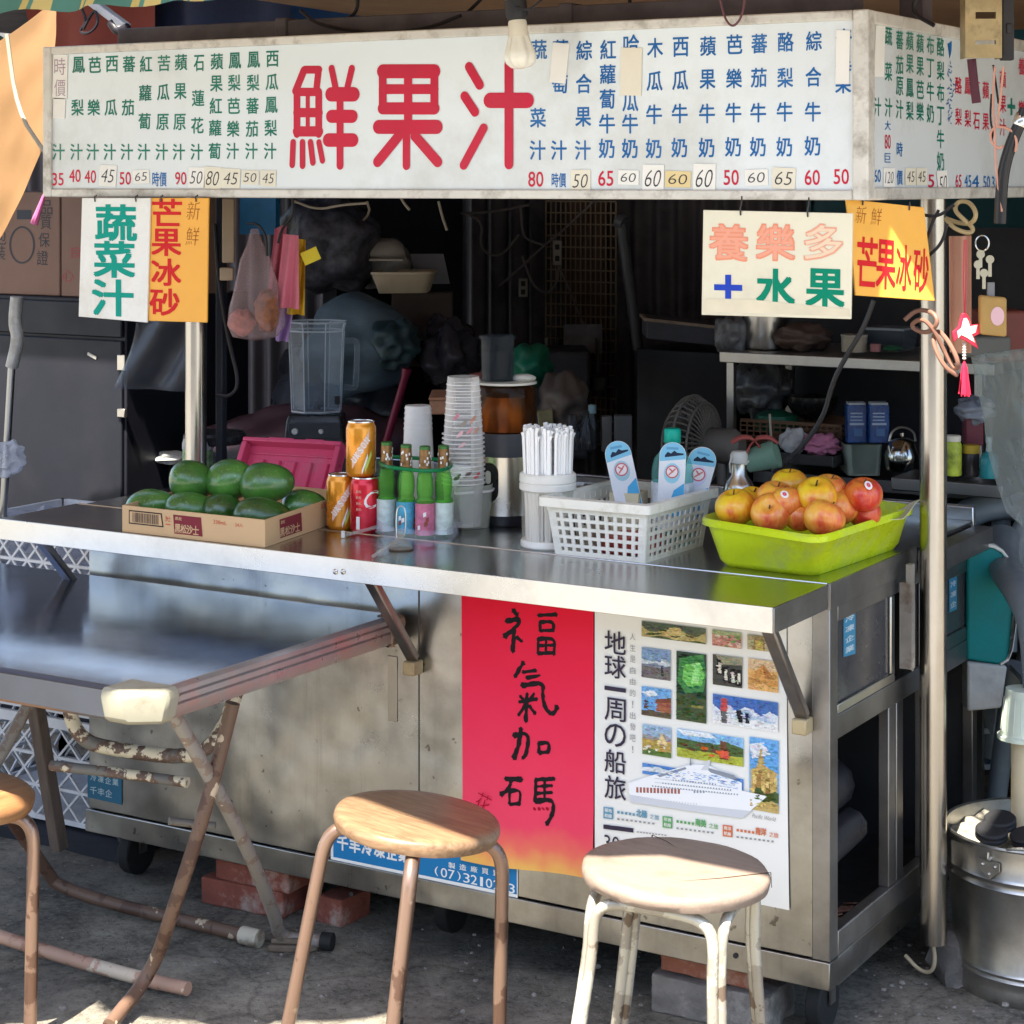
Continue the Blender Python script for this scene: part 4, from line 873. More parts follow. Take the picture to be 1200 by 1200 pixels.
m = MB(); q = lambda x, y: onY(x, y, .02)
m.tube([q(1172, 262), q(1174, 210), q(1182, 175), q(1202, 128)], .0105, 14, smooth=3); m.build("pipe_arm", mk("arm_black", (.025, .025, .028), .22), fxt)
m = MB(); m.lathe([(.012, 0), (.014, .004), (.014, .02), (.011, .024)], q(1194, 148), 16, ax=(RIGHT*.45+UP)); m.build("arm_collar", steel("collar_steel", (.7, .7, .7), .2), fxt)
wires = thing("hanging_wires", onY(1165, 170, .03), "pink and black wires hanging down from the lamp bracket", "wires")
m = MB()
for pts in ([(1166, 78), (1163, 120), (1166, 150), (1167, 200), (1174, 248)], [(1176, 78), (1172, 120), (1168, 150), (1172, 148), (1186, 152), (1192, 165), (1190, 178)], [(1167, 148), (1160, 155), (1162, 168), (1172, 175), (1175, 170)]): m.tube([onY(x, y, .012) for x, y in pts], .0022, 6, smooth=2)
m.build("pink_wire", mk("wire_pink", (.55, .27, .2), .5), wires)
m = MB()
for pts in ([(1164, 76), (1168, 105), (1171, 130), (1176, 80)], [(1162, 110), (1160, 140), (1164, 155), (1162, 165)]): m.tube([onY(x, y, .016) for x, y in pts], .002, 6, smooth=2)
m.build("black_wire", mk("cord_black", (.018, .016, .02), .45), wires)
ow = MB()
for pts in ([(843, -5), (848, 18), (855, 30), (862, 30), (870, 18), (873, -5)],): ow.tube([onY(x, y, -.10) for x, y in pts], .0022, 6, smooth=2)
tag(ow.build("wire_loop", mk("wire_maroon", (.13, .05, .06), .5)), "thin wire loop hanging in front of the top edge of the sign", "wire")
for i, (pts, lab) in enumerate(((((352, 12), (372, 30), (440, 40), (500, 34), (540, 18)), "black cable sagging along the beam above the sign"), (((420, -8), (418, 16), (400, 25), (380, 30)), "short black cable dropping from the roof beside the blue tarpaulin"), (((570, -8), (555, 8), (540, 22)), "slanting black cable in front of the beige roof cloth"), (((738, -8), (738, 16)), "short black cable hanging from the roof right of the bulb"), (((1075, -8), (1068, 15), (1095, 30)), "black cable drooping over the side face of the sign"))):
    c = MB(); c.tube([onY(x, y, .06+.1*(i > 0)) for x, y in pts], .004, 8, smooth=2); tag(c.build("cable", mk("cord_black", (.018, .016, .02), .45)), lab, "cable")
lf = thing("tube_lamp", onY(130, 20, .5), "old white tube lamp fitting with dangling black cord above the sign", "lamp")
a = onY(108, 2, .5); b = onY(148, 32, .5); m = MB(); m.bar(a, b, .03, .02); m.build("lamp_body", mk("lamp_grey", (.45, .44, .42), .4), lf, bevel=.003)
m = MB(); m.tube([onY(x, y, .48) for x, y in ((95, 8), (102, 25), (92, 38), (104, 40), (116, 28), (112, 10), (104, 22), (98, 34))], .004, 6, smooth=2); m.tube([onY(x, y, .49) for x, y in ((130, 26), (138, 38), (150, 32))], .012, 10, smooth=1); m.build("lamp_cord", mk("cord_black", (.018, .016, .02), .45), lf)
# ================================================================== THINGS ON THE COUNTER
CT = ZT+.0005
def rloop(q, r, n=5):
    """points round a quadrilateral with rounded corners, all Vectors"""
    out = []
    for i in range(4):
        p, a, b = q[i], q[i-1], q[(i+1) % 4]; d1 = (a-p).normalized(); d2 = (b-p).normalized()
        s_, e_ = p+d1*r, p+d2*r
        for k in range(n+1):
            t = k/n; out.append(s_*(1-t)**2+p*2*t*(1-t)+e_*t*t)
    return out
def loft(m, loops, mat=None, cap0=True, cap1=True):
    n = len(loops[0]); vs = [p for l in loops for p in l]; fs = []
    for j in range(len(loops)-1):
        for i in range(n): fs.append((j*n+i, j*n+(i+1) % n, (j+1)*n+(i+1) % n, (j+1)*n+i))
    if cap0: fs.append(tuple(reversed(range(n))))
    if cap1: fs.append(tuple((len(loops)-1)*n+i for i in range(n)))
    return m.add(vs, fs, mat)
# --- cardboard tray of avocados
A, B, C = Vector((-1.452, -.232, CT)), Vector((-1.085, -.230, CT)), Vector((-1.155, .165, CT)); D = A+C-B
CARD = mk("cardboard", (.56, .37, .20), .8, var=.08, vs=4, stretch=(1, 1, 1), bump=.1)
tray = thing("cardboard_tray", (A+C)/2, "shallow cardboard tray with printed sides holding dark green avocados", "tray")
H = .054; th = .004
m = MB(); ce = (A+B+C+D)/4
base = [p for p in (A, B, C, D)]; inn = [p+(ce-p)*.022 for p in base]; up = UP*H
for i in range(4):
    a, b, c, d = base[i], base[(i+1) % 4], inn[(i+1) % 4], inn[i]; m.add([a, b, c, d]+[p+up for p in (a, b, c, d)], [(3, 2, 1, 0), (4, 5, 6, 7), (0, 1, 5, 4), (1, 2, 6, 5), (2, 3, 7, 6), (3, 0, 4, 7)])
m.add([p+UP*.0 for p in base]+[p+UP*.003 for p in base], [(3, 2, 1, 0), (4, 5, 6, 7)])
m.build("tray_box", CARD, tray, weld=False)
PM, PRD, PBK = ink((.20, .03, .04), .7), ink((.55, .10, .05), .7), ink((.03, .02, .02), .7)
m = MB(); T1 = Pl(A, B-A, UP, (B-A).cross(UP)); W = (B-A).length
T1.ab(m, [(.018, .018), (.11, .018), (.105, .046), (.018, .046)], PBK, .0006); T1.ab(m, [(.0205, .0205), (.107, .0205), (.1025, .0435), (.0205, .0435)], CARD, .0008)
r = random.Random(2); x = .028
while x < .098: w_ = r.choice([.0008, .0014, .0022]); T1.ab(m, [(x, .022), (x+w_, .022), (x+w_, .042), (x, .042)], PBK, .001); x += w_+r.choice([.001, .0016])
def logo(P, x0, w_):
    P.ab(m, [(x0+.003, .008), (x0+w_, .008), (x0+w_-.004, .046), (x0, .046)], PM, .0006)
    for i, t in enumerate("黑松沙士"): P.text(m, t, x0+.012+i*(w_-.02)/3.6, .019, .0155*w_/.075, .018, CARD, bold=.03, h=.0009)
    P.text(m, "黑松", x0+.014, .039, .018, .007, CARD, bold=.02, h=.0009)
logo(T1, .135, .076); P2_ = T1
T1.text(m, "330mL", .255, .040, .034, .008, PRD, bold=.01, h=.0006); T1.text(m, "24入", .303, .039, .02, .008, PRD, bold=.01, h=.0006); T1.text(m, "沙士", .121, .036, .014, .012, PRD, bold=.02, h=.0006); T1.ab(m, [(.115, .024), (.128, .024), (.128, .026), (.115, .026)], PRD, .0006)
T2 = Pl(B, C-B, UP, (C-B).cross(UP)); T2.n = Vector((abs(T2.n.x), T2.n.y, T2.n.z)) if T2.n.x < 0 else T2.n
logo(T2, .06, .10)
T2.text(m, "330mL 24", .29, .044, .09, .009, PRD, bold=.01, h=.0006); T2.text(m, "2022", .375, .046, .04, .008, PRD, bold=.01, h=.0006)
for i in range(9): T2.ab(m, [(.275+i*.007, .012), (.279+i*.007, .012), (.279+i*.007, .033), (.275+i*.007, .033)], PRD, .0006)
m.build("printing", PM, tray, weld=False)
def avo_mat():
    m, nt, b = _mat("avocado_skin"); v = _coords(nt)
    o = _ramp(nt, _noise(nt, v, 14, 5), [(.3, (.016, .06, .014)), (.6, (.045, .145, .022)), (.8, (.12, .22, .04))])
    o = _mix(nt, _ramp(nt, _noise(nt, v, 190, 2), [(.60, 0), (.70, .6)]), o, (.14, .24, .06))
    o = _mix(nt, _ramp(nt, _noise(nt, v, 26, 8, .75), [(.60, 0), (.70, .55)]), o, (.10, .075, .03))
    oi = nt.nodes.new("ShaderNodeObjectInfo"); hs = nt.nodes.new("ShaderNodeHueSaturation"); mr_ = nt.nodes.new("ShaderNodeMapRange"); mr_.inputs[3].default_value = .75; mr_.inputs[4].default_value = 1.7
    L(nt, oi.outputs['Random'], mr_.inputs[0]); L(nt, mr_.outputs[0], hs.inputs['Value']); L(nt, o, hs.inputs['Color']); L(nt, hs.outputs[0], b.inputs['Base Color']); b.inputs['Roughness'].default_value = .3; b.inputs['Coat Weight'].default_value = .5; b.inputs['Coat Roughness'].default_value = .16
    _bump(nt, _noise(nt, v, 130, 3), b, .12, .001); return m
AV = avo_mat()
def avocado(c, a, b, h, rz, tilt, label, seed):
    m = MB(); q = Matrix.Rotation(rz, 3, 'Z') @ Matrix.Rotation(tilt, 3, 'Y'); vs = []; fs = []; n, k = 24, 18
    for j in range(k+1):
        t = math.pi*j/k; x = -math.cos(t); rr = math.sin(t)**.92*(1-(.10+.16*((seed*37) % 7)/7)*x)
        for i in range(n):
            g = 2*math.pi*i/n; p = Vector((x*a, rr*b*math.cos(g), rr*h*math.sin(g))); p *= 1+.07*noise.noise(p*20+Vector((seed, 0, 0))); vs.append(Vector(c)+q@p)
    for j in range(k):
        for i in range(n): fs.append((j*n+i, (j+1)*n+i, (j+1)*n+(i+1) % n, j*n+(i+1) % n))
    m.add(vs, fs); o = m.build("avocado", AV, sub=0); tag(o, label, "avocado", "dark green avocados in the cardboard tray"); 
    return o
for (x, y, z, wp, hp, rz, lab) in [(178, 593, .890, 60, 40, -.5, "avocado at the left end of the bottom row in the tray"), (221, 597, .890, 54, 41, -.1, "avocado second from left in the bottom row of the tray"), (263, 599, .888, 50, 39, .5, "avocado third from left in the bottom row of the tray"),
        (309, 605, .889, 70, 41, .25, "largest long avocado lying at the front corner of the tray"), (357, 594, .889, 52, 40, .2, "avocado at the right end of the bottom row against the tray side"),
        (226, 563, .943, 53, 44, .35, "top row avocado nearest the clear jar with black lid"), (270, 562, .946, 56, 46, -.4, "middle avocado of the three in the top row"), (313, 566, .944, 62, 45, -.2, "top row avocado overlapping the pink lid")]:
    p = onZ(x, y, z); s = mpp(p); avocado(p, wp/2*s*1.07, hp/2*s*1.10, hp/2*s*1.06, YAW+rz, rz*.5, lab, x)

# --- drink cans
def can(p, colr, label, r=.031, h=.112):
    t = thing("drink_can", p, label, "drink can", "drink cans beside the tray")
    m = MB(); m.lathe([(r*.80, 0), (r*.86, .001), (r, .009), (r, h-.014), (r*.93, h-.007), (r*.86, h-.003), (r*.86, h)], p, 32); m.build("can_body", colr, t)
    m = MB(); m.lathe([(.0001, h-.004), (r*.78, h-.004), (r*.80, h+.0008), (r*.87, h+.0012), (r*.88, h-.001)], p, 32); m.lathe([(.004, h-.0035), (.009, h-.002), (.009, h-.0005), (.004, h-.0005)], p, 12); m.build("can_lid", steel("can_alu", (.75, .75, .75), .25), t)
    return t
def wraptext(m, t, p, r, z, hh, ww, ang, mat, bold=.02, rot=0, skew=0):
    q = MB(); pl = Pl((0, 0, 0), (1, 0, 0), (0, 0, 1), (0, -1, 0)); pl.text(q, t, 0, 0, ww, hh, mat, bold=bold, rot=rot, skew=skew, h=0)
    vs = []
    for v in q.v: a = ang+v.x/r; vs.append(Vector(p)+Vector(((r+.0004)*math.sin(a), -(r+.0004)*math.cos(a), z+v.z)))
    m.add(vs, q.f, mat)
def wrapstroke(m, p, r, A, B, wd, mat, n=10, lift=.0004):
    """a band on a cylinder from (angle,z) A to B"""
    L_, R_ = [], []
    for i in range(n+1):
        t = i/n; a = A[0]+(B[0]-A[0])*t; z = A[1]+(B[1]-A[1])*t
        L_.append(Vector(p)+Vector(((r+lift)*math.sin(a), -(r+lift)*math.cos(a), z+wd/2))); R_.append(Vector(p)+Vector(((r+lift)*math.sin(a), -(r+lift)*math.cos(a), z-wd/2)))
    m.add(R_+L_, [(i, i+1, n+2+i, n+1+i) for i in range(n)], mat)
OR = mk("can_orange", (.70, .27, .02), .3, .55, var=.06, coat=.4); RC = mk("can_red", (.60, .012, .03), .3, .45, var=.05, coat=.4)
IW = ink((.82, .80, .76)); IP = ink((.75, .5, .38)); IYG = ink((.5, .6, .12))
fa = math.atan2(CAM.x+1.05, -(CAM.y-.03))   # direction towards the street viewer
p1 = onZ(400, 619, CT); p2 = onZ(428, 623, CT); p3 = (p1+p2)/2; p3 = onY(423, 560, p3.y); p3.z = CT+.1135
for p, c_, lab in ((p1, OR, "orange drink can standing between the tray and the red can"), (p3, OR, "orange drink can stacked on top of the two other cans"), (p2, RC, "red drink can with white script beside the green bottles")):
    t = can(p, c_, lab); m = MB(); r = .0312
    if c_ is OR:
        wrapstroke(m, p, r, (fa-.62, .028), (fa+.55, .084), .022, IP); 
        for i, ch in enumerate("UKSON"): wraptext(m, ch, p, r+.0003, .036+i*.0100, .014, .008, fa-.47+i*.215, IW, .02, rot=.85)
        wrapstroke(m, p, r, (fa+.25, .016), (fa+.75, .050), .014, IYG); wrapstroke(m, p, r, (fa+.05, .010), (fa+.45, .045), .010, IW)
        m.build("can_print", IP, t, weld=False)
    else:
        wraptext(m, "C", p, r, .070, .036, .030, fa+.42, IW, .0, skew=.3); wraptext(m, "oca", p, r, .066, .018, .024, fa+1.3, IW, .01, skew=.25)
        for i in range(4): wraptext(m, "飲料", p, r, .05+i*.012, .006, .012, fa-.45, IP, .0)
        wraptext(m, "▮", p, r, .022, .026, .008, fa-.5, IW, .0)
        m.build("can_print", IW, t, weld=False)
# --- green glass bottles
GG = clear("green_glass", (.80, 1.0, .70), .02, .03, (.02, .22, .04), .85); DRK = clear("green_drink", (.78, .98, .62), .3, .2, (.55, .90, .38), .2); FOIL = mk("bottle_foil", (.24, .13, .05), .35, .5, var=.35, vs=90)
LABC = [mk("label_pale", (.50, .58, .56), .5, var=.25, vs=70), mk("label_blue", (.07, .33, .48), .5, var=.3, vs=60), mk("label_pink", (.55, .16, .25), .5, var=.25, vs=60), mk("label_mint", (.55, .64, .58), .5, var=.2, vs=60)]
CAPG = mk("cap_green", (.06, .18, .05), .35, .4)
for i, (x, yb, lab) in enumerate(((453, 625, "green glass bottle with grey label touching the red can"), (476, 628, "green glass bottle with blue label second from the red can"), (498, 630, "green glass bottle with pink picture label"), (520, 629, "green glass bottle with mint label next to the clear tub"))):
    p = onZ(x, yb, CT); s = mpp(p); t = thing("glass_bottle", p, lab, "bottle", "green bottles bundled together")
    m = MB(); m.lathe([(10*s, 0), (11.2*s, 2*s), (11.2*s, 40*s), (10.6*s, 44*s), (8.6*s, 47.5*s), (9.6*s, 52*s), (10.2*s, 58*s), (9.8*s, 68*s), (8.2*s, 75*s), (6.6*s, 80*s), (5.8*s, 86*s), (5.2*s, 104*s)], p, 32); m.build("glass", GG, t)
    m = MB(); m.lathe([(9*s, 3*s), (9.6*s, 40*s), (7.2*s, 47.5*s), (8.2*s, 53*s), (8.8*s, 58*s), (8.4*s, 68*s), (6.6*s, 75*s), (.0001, 76*s)], p, 20); m.build("drink", DRK, t)
    m = MB(); m.lathe([(11.5*s, 4*s), (11.5*s, 41*s)], p, 28, closed=True); m.build("label_wrap", LABC[i], t)
    m = MB(); m.lathe([(7.6*s, 79*s), (7.0*s, 88*s), (6.4*s, 103.3*s)], p, 24, closed=True); m.build("foil", FOIL, t)
    m = MB(); m.lathe([(6.6*s, 103.5*s), (6.6*s, 106.5*s), (5.5*s, 107.5*s), (.0001, 107.5*s)], p, 21); m.build("cap", CAPG, t)
    m = MB(); r_ = random.Random(i)
    for k in range(9): a = fa+r_.uniform(-1.2, 1.2); z = r_.uniform(84, 100)*s; wrapstroke(m, p, 7.6*s, (a, z), (a+.25, z), 3*s, IW, 3)
    if i in (1, 2): 
        for k in range(5): a = fa+r_.uniform(-.9, .9); z = r_.uniform(12, 30)*s; wrapstroke(m, p, 11.7*s, (a, z), (a+.3, z+.002), 5*s, IW if k % 2 else ink((.3, .08, .05)), 4)
    m.build("label_marks", IW, t, weld=False)
q = [onZ(x, 588, ZT+.125) for x in (442, 532)]
bt = MB(); c0 = onZ(487, 628, CT); s = mpp(c0)
bt.tube([onZ(x, y, CT+.0) + UP*(83*s) for x, y in ((442, 623), (453, 631), (476, 634), (498, 637), (522, 635), (531, 628), (520, 620), (486, 618), (455, 615))], .004, 8, closed=True, smooth=2)
tag(bt.build("plastic_band", mk("band_green", (.005, .16, .055), .3)), "green plastic band tying the necks of the glass bottles", "band")
wr = MB(); ring = [onZ(x, y, CT) for x, y in ((438, 622), (450, 636), (478, 640), (500, 643), (524, 641), (536, 630), (522, 618), (486, 616), (450, 612))]
k_ = len(ring)
wr.sheet(lambda u, v: (lambda f: ring[int(f) % k_].lerp(ring[(int(f)+1) % k_], f-int(f))*1.0+UP*(.004+.03*v)+Vector((0, -.003*math.sin(f*7+v*5), 0)))(u*k_*.9999), 54, 6)
tag(wr.build("shrink_wrap", clear("wrap_film", (.95, .97, 1), .14, .12, (.75, .75, .85)), solid=.0006), "clear shrink film round the feet of the green bottles", "plastic film")
# --- pink lid leaning behind the avocados
BLc, BRc, TLc, TRc = onY(268, 592, .2), onY(386, 604, .2), onY(290, 517, .31), onY(406, 523, .31)
pk = thing("pink_cover", (BLc+BRc)/2, "bright pink ribbed plastic crate lid leaning behind the avocado tray", "lid")
PK1 = mk("pink_plastic", (.62, .07, .16), .35, var=.06, dirt=(.5, .12, .18), ds=8)
u = (BRc-BLc); v = (TLc-BLc); nn = u.cross(v).normalized(); nn = nn if nn.y < 0 else -nn
def pq(a, b, h=0): return BLc+u*a+(v*(1-a)+(TRc-BRc)*a)*b+nn*h
def slab(m, a0, b0, a1, b1, h0, h1, mat=None, ins=0):
    P = [pq(a0, b0, h0), pq(a1, b0, h0), pq(a1, b1, h0), pq(a0, b1, h0), pq(a0+ins, b0+ins, h1), pq(a1-ins, b0+ins, h1), pq(a1-ins, b1-ins, h1), pq(a0+ins, b1-ins, h1)]
    m.add(P, [(3, 2, 1, 0), (4, 5, 6, 7), (0, 1, 5, 4), (1, 2, 6, 5), (2, 3, 7, 6), (3, 0, 4, 7)], mat)
m = MB(); slab(m, 0, 0, 1, 1, -.006, 0)
slab(m, 0, .93, 1, 1.0, .0, .022, ins=.006); slab(m, 0, 0, .06, .93, .0, .022, ins=.004); slab(m, .94, 0, 1, .93, .0, .022, ins=.004)
slab(m, .25, .985, .5, 1.03, -.004, .016); slab(m, .62, .985, .8, 1.03, -.004, .016)
slab(m, .08, .80, .92, .83, 0, .004)
m.build("lid_shell", PK1, pk, bevel=.002, weld=False)
m = MB()
for i in range(5): slab(m, .13+i*.16, .0, .25+i*.16, .72, .0, .007, ins=.012)
m.build("lid_ribs", PK1, pk, bevel=.0015, weld=False)
# --- cup stacks and clear tub
CUP = clear("cup_plastic", (.97, .97, .97), .45, .12, (.95, .93, .90), .6); CUPW = clear("cup_frosted", (.97, .97, .97), 1.5, .25, (.92, .90, .90))
def cups(p, s, prof0, n, pitch, label, name, mat, rims):
    t = thing(name, p, label, "cup stack")
    m = MB(); pr = list(prof0); m.lathe(pr, p, 36); 
    m.build("cup_wall", mat, t)
    m = MB()
    for z, r_ in rims: m.lathe([(r_-.0012, z-.0012), (r_+.0012, z-.0009), (r_+.0012, z+.0009), (r_-.0012, z+.0012)], p, 36, closed=True)
    m.build("cup_rims", CUPW, t)
    return t
p = onZ(490, 607, CT); s = mpp(p)
cups(p, s, [(21*s, 0), (20*s, 30*s), (15.5*s, 128*s), (15*s, 132*s), (.0001, 132*s)], 1, 1, "short upside down stack of frosted white plastic cups", "cup_stack", CUPW, [(i*4*s, (21-i*.16)*s) for i in range(1, 14)]+[((105+i*6)*s, (16.6-i*.25)*s) for i in range(5)])
p = onZ(543, 617, CT+.008); s = mpp(p)
t = cups(p, s, [(21*s, 2*s), (23*s, 40*s), (24.5*s, 52*s), (22.5*s, 112*s), (19*s, 172*s), (18.5*s, 176*s), (.0001, 175*s)], 1, 1, "tall stack of clear printed plastic cups standing in the tub", "cup_stack", CUP, [((52+i*5.2)*s, (25.5-i*.10)*s) for i in range(12)]+[((118+i*7)*s, (22.2-i*.38)*s) for i in range(8)])
m = MB(); r_ = random.Random(4)
for (a, z, c_, q) in ((-.6, 128, (.5, .2, .25), 7), (-.2, 120, (.28, .24, .2), 9), (.3, 124, (.5, .22, .14), 9), (.1, 112, (.62, .28, .3), 6), (-.4, 108, (.7, .4, .42), 7), (.5, 112, (.6, .3, .2), 6), (.45, 60, (.5, .05, .06), 5), (.0, 62, (.12, .09, .08), 6), (-.5, 58, (.12, .15, .08), 8), (-.3, 96, (.65, .35, .38), 4)):
    for k in range(4): wrapstroke(m, p, (26.0-(z-52)*.053)*s, (fa+a+k*.06, (z+k*1.3)*s), (fa+a+.25+k*.03, (z+q*.4+k)*s), q*s*.5, ink(c_), 5)
m.build("cup_print", None, t, weld=False)
c_ = [onZ(x, y, CT) for x, y in ((536, 623), (574, 620), (586, 602), (548, 604))]; ct = sum(c_, Vector())/4
tb = thing("clear_tub", ct, "square clear plastic tub holding the tall cup stack", "tub")
m = MB(); hh = .092
L0 = rloop([ct+(q-ct)*.85 for q in c_], .014); L1 = rloop([ct+(q-ct)*1.12+UP*hh for q in c_], .016); L2 = rloop([ct+(q-ct)*1.08+UP*hh for q in c_], .016); L3 = rloop([ct+(q-ct)*.82+UP*.003 for q in c_], .013)
loft(m, [L0, L1, L2, L3]); m.build("tub_wall", clear("tub_plastic", (.9, .92, .86), 1.1, .15, (.62, .63, .54)), tb)
m = MB(); m.tube(rloop([ct+(q-ct)*1.15+UP*(hh-.012) for q in c_], .016), .0028, 6, closed=True); m.build("tub_rim", CUPW, tb)
# --- juicer
p = onZ(592, 612, CT); s = mpp(p)
ju = thing("juicer", p, "tall steel electric juicer with brown see through drum and hopper", "juicer")
BLK = mk("black_plastic", (.016, .016, .018), .3, var=.2)
m = MB(); m.lathe([(33*s, 0), (34*s, 2*s), (34*s, 12*s)], p, 40); m.build("juicer_base", BLK, ju)
m = MB(); m.lathe([(35*s, 12.2*s), (35.5*s, 20*s), (35.5*s, 80*s)], p, 48); m.build("juicer_body", steel("juicer_steel", (.66, .60, .50), .26, (80, 80, 1)), ju)
m = MB(); m.lathe([(35.8*s, 80.2*s), (36*s, 82*s), (36*s, 107*s)], p, 48); m.build("juicer_collar", mk("collar_grey", (.06, .06, .068), .35), ju)
m = MB(); m.lathe([(34*s, 107.2*s), (36*s, 110*s), (36*s, 152*s), (34*s, 160*s), (22*s, 162*s)], p, 48); m.build("juicer_drum", clear("drum_amber", (.55, .30, .14), .38, .08, (.10, .04, .015)), ju)
m = MB(); m.lathe([(30*s, 108*s), (31*s, 130*s), (24*s, 148*s), (8*s, 150*s)], p, 32); m.build("juicer_strainer", steel("strainer", (.5, .38, .25), .35), ju)
m = MB(); m.lathe([(22*s, 162.2*s), (37*s, 163*s), (37*s, 165.5*s), (20*s, 166*s)], p, 40); m.build("juicer_lid", mk("lid_grey", (.6, .57, .5), .3), ju)
hp = p+RIGHT*(-9*s); m = MB(); m.lathe([(19*s, 166.2*s), (19.5*s, 214*s), (22*s, 216*s), (22*s, 219*s), (18.5*s, 219*s), (18*s, 168*s)], hp, 36); m.build("hopper", clear("hopper_plastic", (.6, .65, .7), .25, .06, (.10, .11, .12)), ju)
m = MB(); m.blob(p+RIGHT*22*s+UP*169*s, (15*s, 12*s, 5*s), 14, .1, 2); m.build("lid_latch", mk("latch_white", (.6, .57, .5), .4), ju)
dv = Vector((CAM.x-p.x, CAM.y-p.y, 0)).normalized(); sdv = Vector((-dv.y, dv.x, 0))
m = MB()
def pill(m, cx, z0, z1, wd, r, mat, lift):
    poly = stroke((cx, z0), (cx, z1), wd, 8); vs = []
    a0 = math.atan2(dv.x, -dv.y)
    for x, z in poly: a = a0+x/r; vs.append(p+Vector(((r+lift)*math.sin(a), -(r+lift)*math.cos(a), z)))
    k = len(vs); ctr = sum(vs, Vector())/k; vs2 = [q-(dv*.004) for q in vs]; m.add(vs+vs2, [tuple(range(k))]+[(i, (i+1) % k, k+(i+1) % k, k+i) for i in range(k)], mat)
pill(m, -20*s, 40*s, 62*s, 24*s, 35.6*s, BLK, .0022); pill(m, -20*s, 53*s, 61*s, 7*s, 35.6*s, ink((.6, .57, .5)), .003); m.build("switch_panel", BLK, ju, weld=False)
m = MB(); a = p-RIGHT*37*s+AWAY*.03; m.obox(a+UP*100*s, RIGHT*3*s, AWAY*.03, UP*62*s); m.obox(p-RIGHT*12*s+AWAY*.045+UP*163.5*s, RIGHT*25*s, AWAY*.012, UP*1.2*s); m.build("carton_side", mk("white_carton", (.62, .6, .56), .6), ju)
cn = MB(); q = onY(519, 463, .62); cn.obox(q, RIGHT*.03, AWAY*.09, UP*.004); cn.obox(q-UP*.02+RIGHT*.0, RIGHT*.028, AWAY*.088, UP*.016)
tag(cn.build("wooden_block", wood("block_wood", (.3, .12, .06), (.42, .2, .1)), bevel=.003), "reddish wooden block glimpsed behind the tall cup stack", "block")
# --- straw jars
p = onZ(642, 640, CT); s = mpp(p)
sj = thing("straw_jar", p, "round clear jar of wrapped straws with white lid ring", "jar")
m = MB(); m.lathe([(30*s, 0), (32*s, 2*s), (32*s, 7*s), (30.5*s, 9*s)], p, 40); m.build("jar_base", mk("jar_white", (.76, .74, .68), .35, sss=.1), sj)
m = MB(); m.lathe([(31*s, 66*s), (33.5*s, 68*s), (33.5*s, 74*s), (32*s, 75.5*s), (33.5*s, 77*s), (33*s, 85*s), (31*s, 87*s)], p, 40); m.build("jar_ring", mk("jar_white", (.76, .74, .68), .35, sss=.1), sj)
m = MB(); m.lathe([(30.5*s, 8*s), (30.8*s, 66*s)], p, 40, closed=True); m.build("jar_wall", clear("jar_clear", (.92, .9, .86), .35, .12, (.72, .68, .6)), sj)
m = MB(); r_ = random.Random(8)
for i in range(190):
    rr = 29*s*math.sqrt(r_.random()); a = r_.random()*6.28; x, y = rr*math.cos(a), rr*math.sin(a); h_ = (126+r_.uniform(0, 14))*s
    b = p+Vector((x*.9, y*.9, 9*s)); e = p+Vector((x*1.02+r_.uniform(-.004, .004), y*1.02+r_.uniform(-.004, .004), h_))
    m.tube([b, b.lerp(e, .97), e+Vector((r_.uniform(-.004, .004), r_.uniform(-.004, .004), .004))], lambda t: .0034 if t < .9 else .0045, 5)
tag(m.build("straws", ink((.86, .85, .83), .35, "straw_wrap"), sj), kind='stuff')
m = MB(); p4 = onY(662, 600, .26)
# --- white basket
BW = mk("basket_white", (.76, .74, .66), .35, var=.04, dirt=(.6, .57, .48), ds=18)
bA, bB, bC = Vector((-.561, .004, CT)), Vector((-.372, .010, CT)), Vector((-.362, .236, CT)); bD = bA+bC-bB; bc = (bA+bC)/2; bh = .112
bk = thing("white_basket", bc, "white lattice plastic basket holding toothbrush packs and a bottle", "basket")
top = [bc+(q-bc)*1.13+UP*bh for q in (bA, bB, bC, bD)]; bot = [bA, bB, bC, bD]
m = MB()
for i in range(4):
    a0, a1, b0, b1 = bot[i], bot[(i+1) % 4], top[i], top[(i+1) % 4]; out = ((a0+a1)/2-bc).normalized(); nc = 10 if i % 2 == 0 else 11
    f = lambda u, v: (a0.lerp(a1, u)).lerp(b0.lerp(b1, u), v)
    for k in range(nc+1):
        u_ = .035+.93*k/nc; wd = .0075 if k not in (0, nc) else .016
        m.bar(f(u_, 0), f(u_, .9), wd, .0028, out)
    for k in range(6): m.bar(f(0, .03+.148*k), f(1, .03+.148*k), .0062 if k else .012, .003, out)
    m.bar(f(-.0, .86)+out*.001, f(1, .86)+out*.001, .018, .0034, out)
m.add([q+UP*.002 for q in bot]+[q+UP*.0045 for q in bot], [(3, 2, 1, 0), (4, 5, 6, 7), (0, 1, 5, 4), (1, 2, 6, 5), (2, 3, 7, 6), (3, 0, 4, 7)])
m.build("basket_lattice", BW, bk, weld=False)
m = MB()
o1 = rloop([bc+(q-bc)*1.115 for q in top], .012); i1 = rloop([bc+(q-bc)*1.0+UP*0 for q in top], .008)
o1 = [Vector((q.x, q.y, top[0].z)) for q in o1]; i1 = [Vector((q.x, q.y, top[0].z)) for q in i1]
loft(m, [[q-UP*.017 for q in o1], o1, [q+UP*.002 for q in i1], [q-UP*.014 for q in i1], [q-UP*.017+(q-bc)*.02 for q in i1]], cap0=False, cap1=False); m.build("basket_rim", BW, bk, bevel=.001)
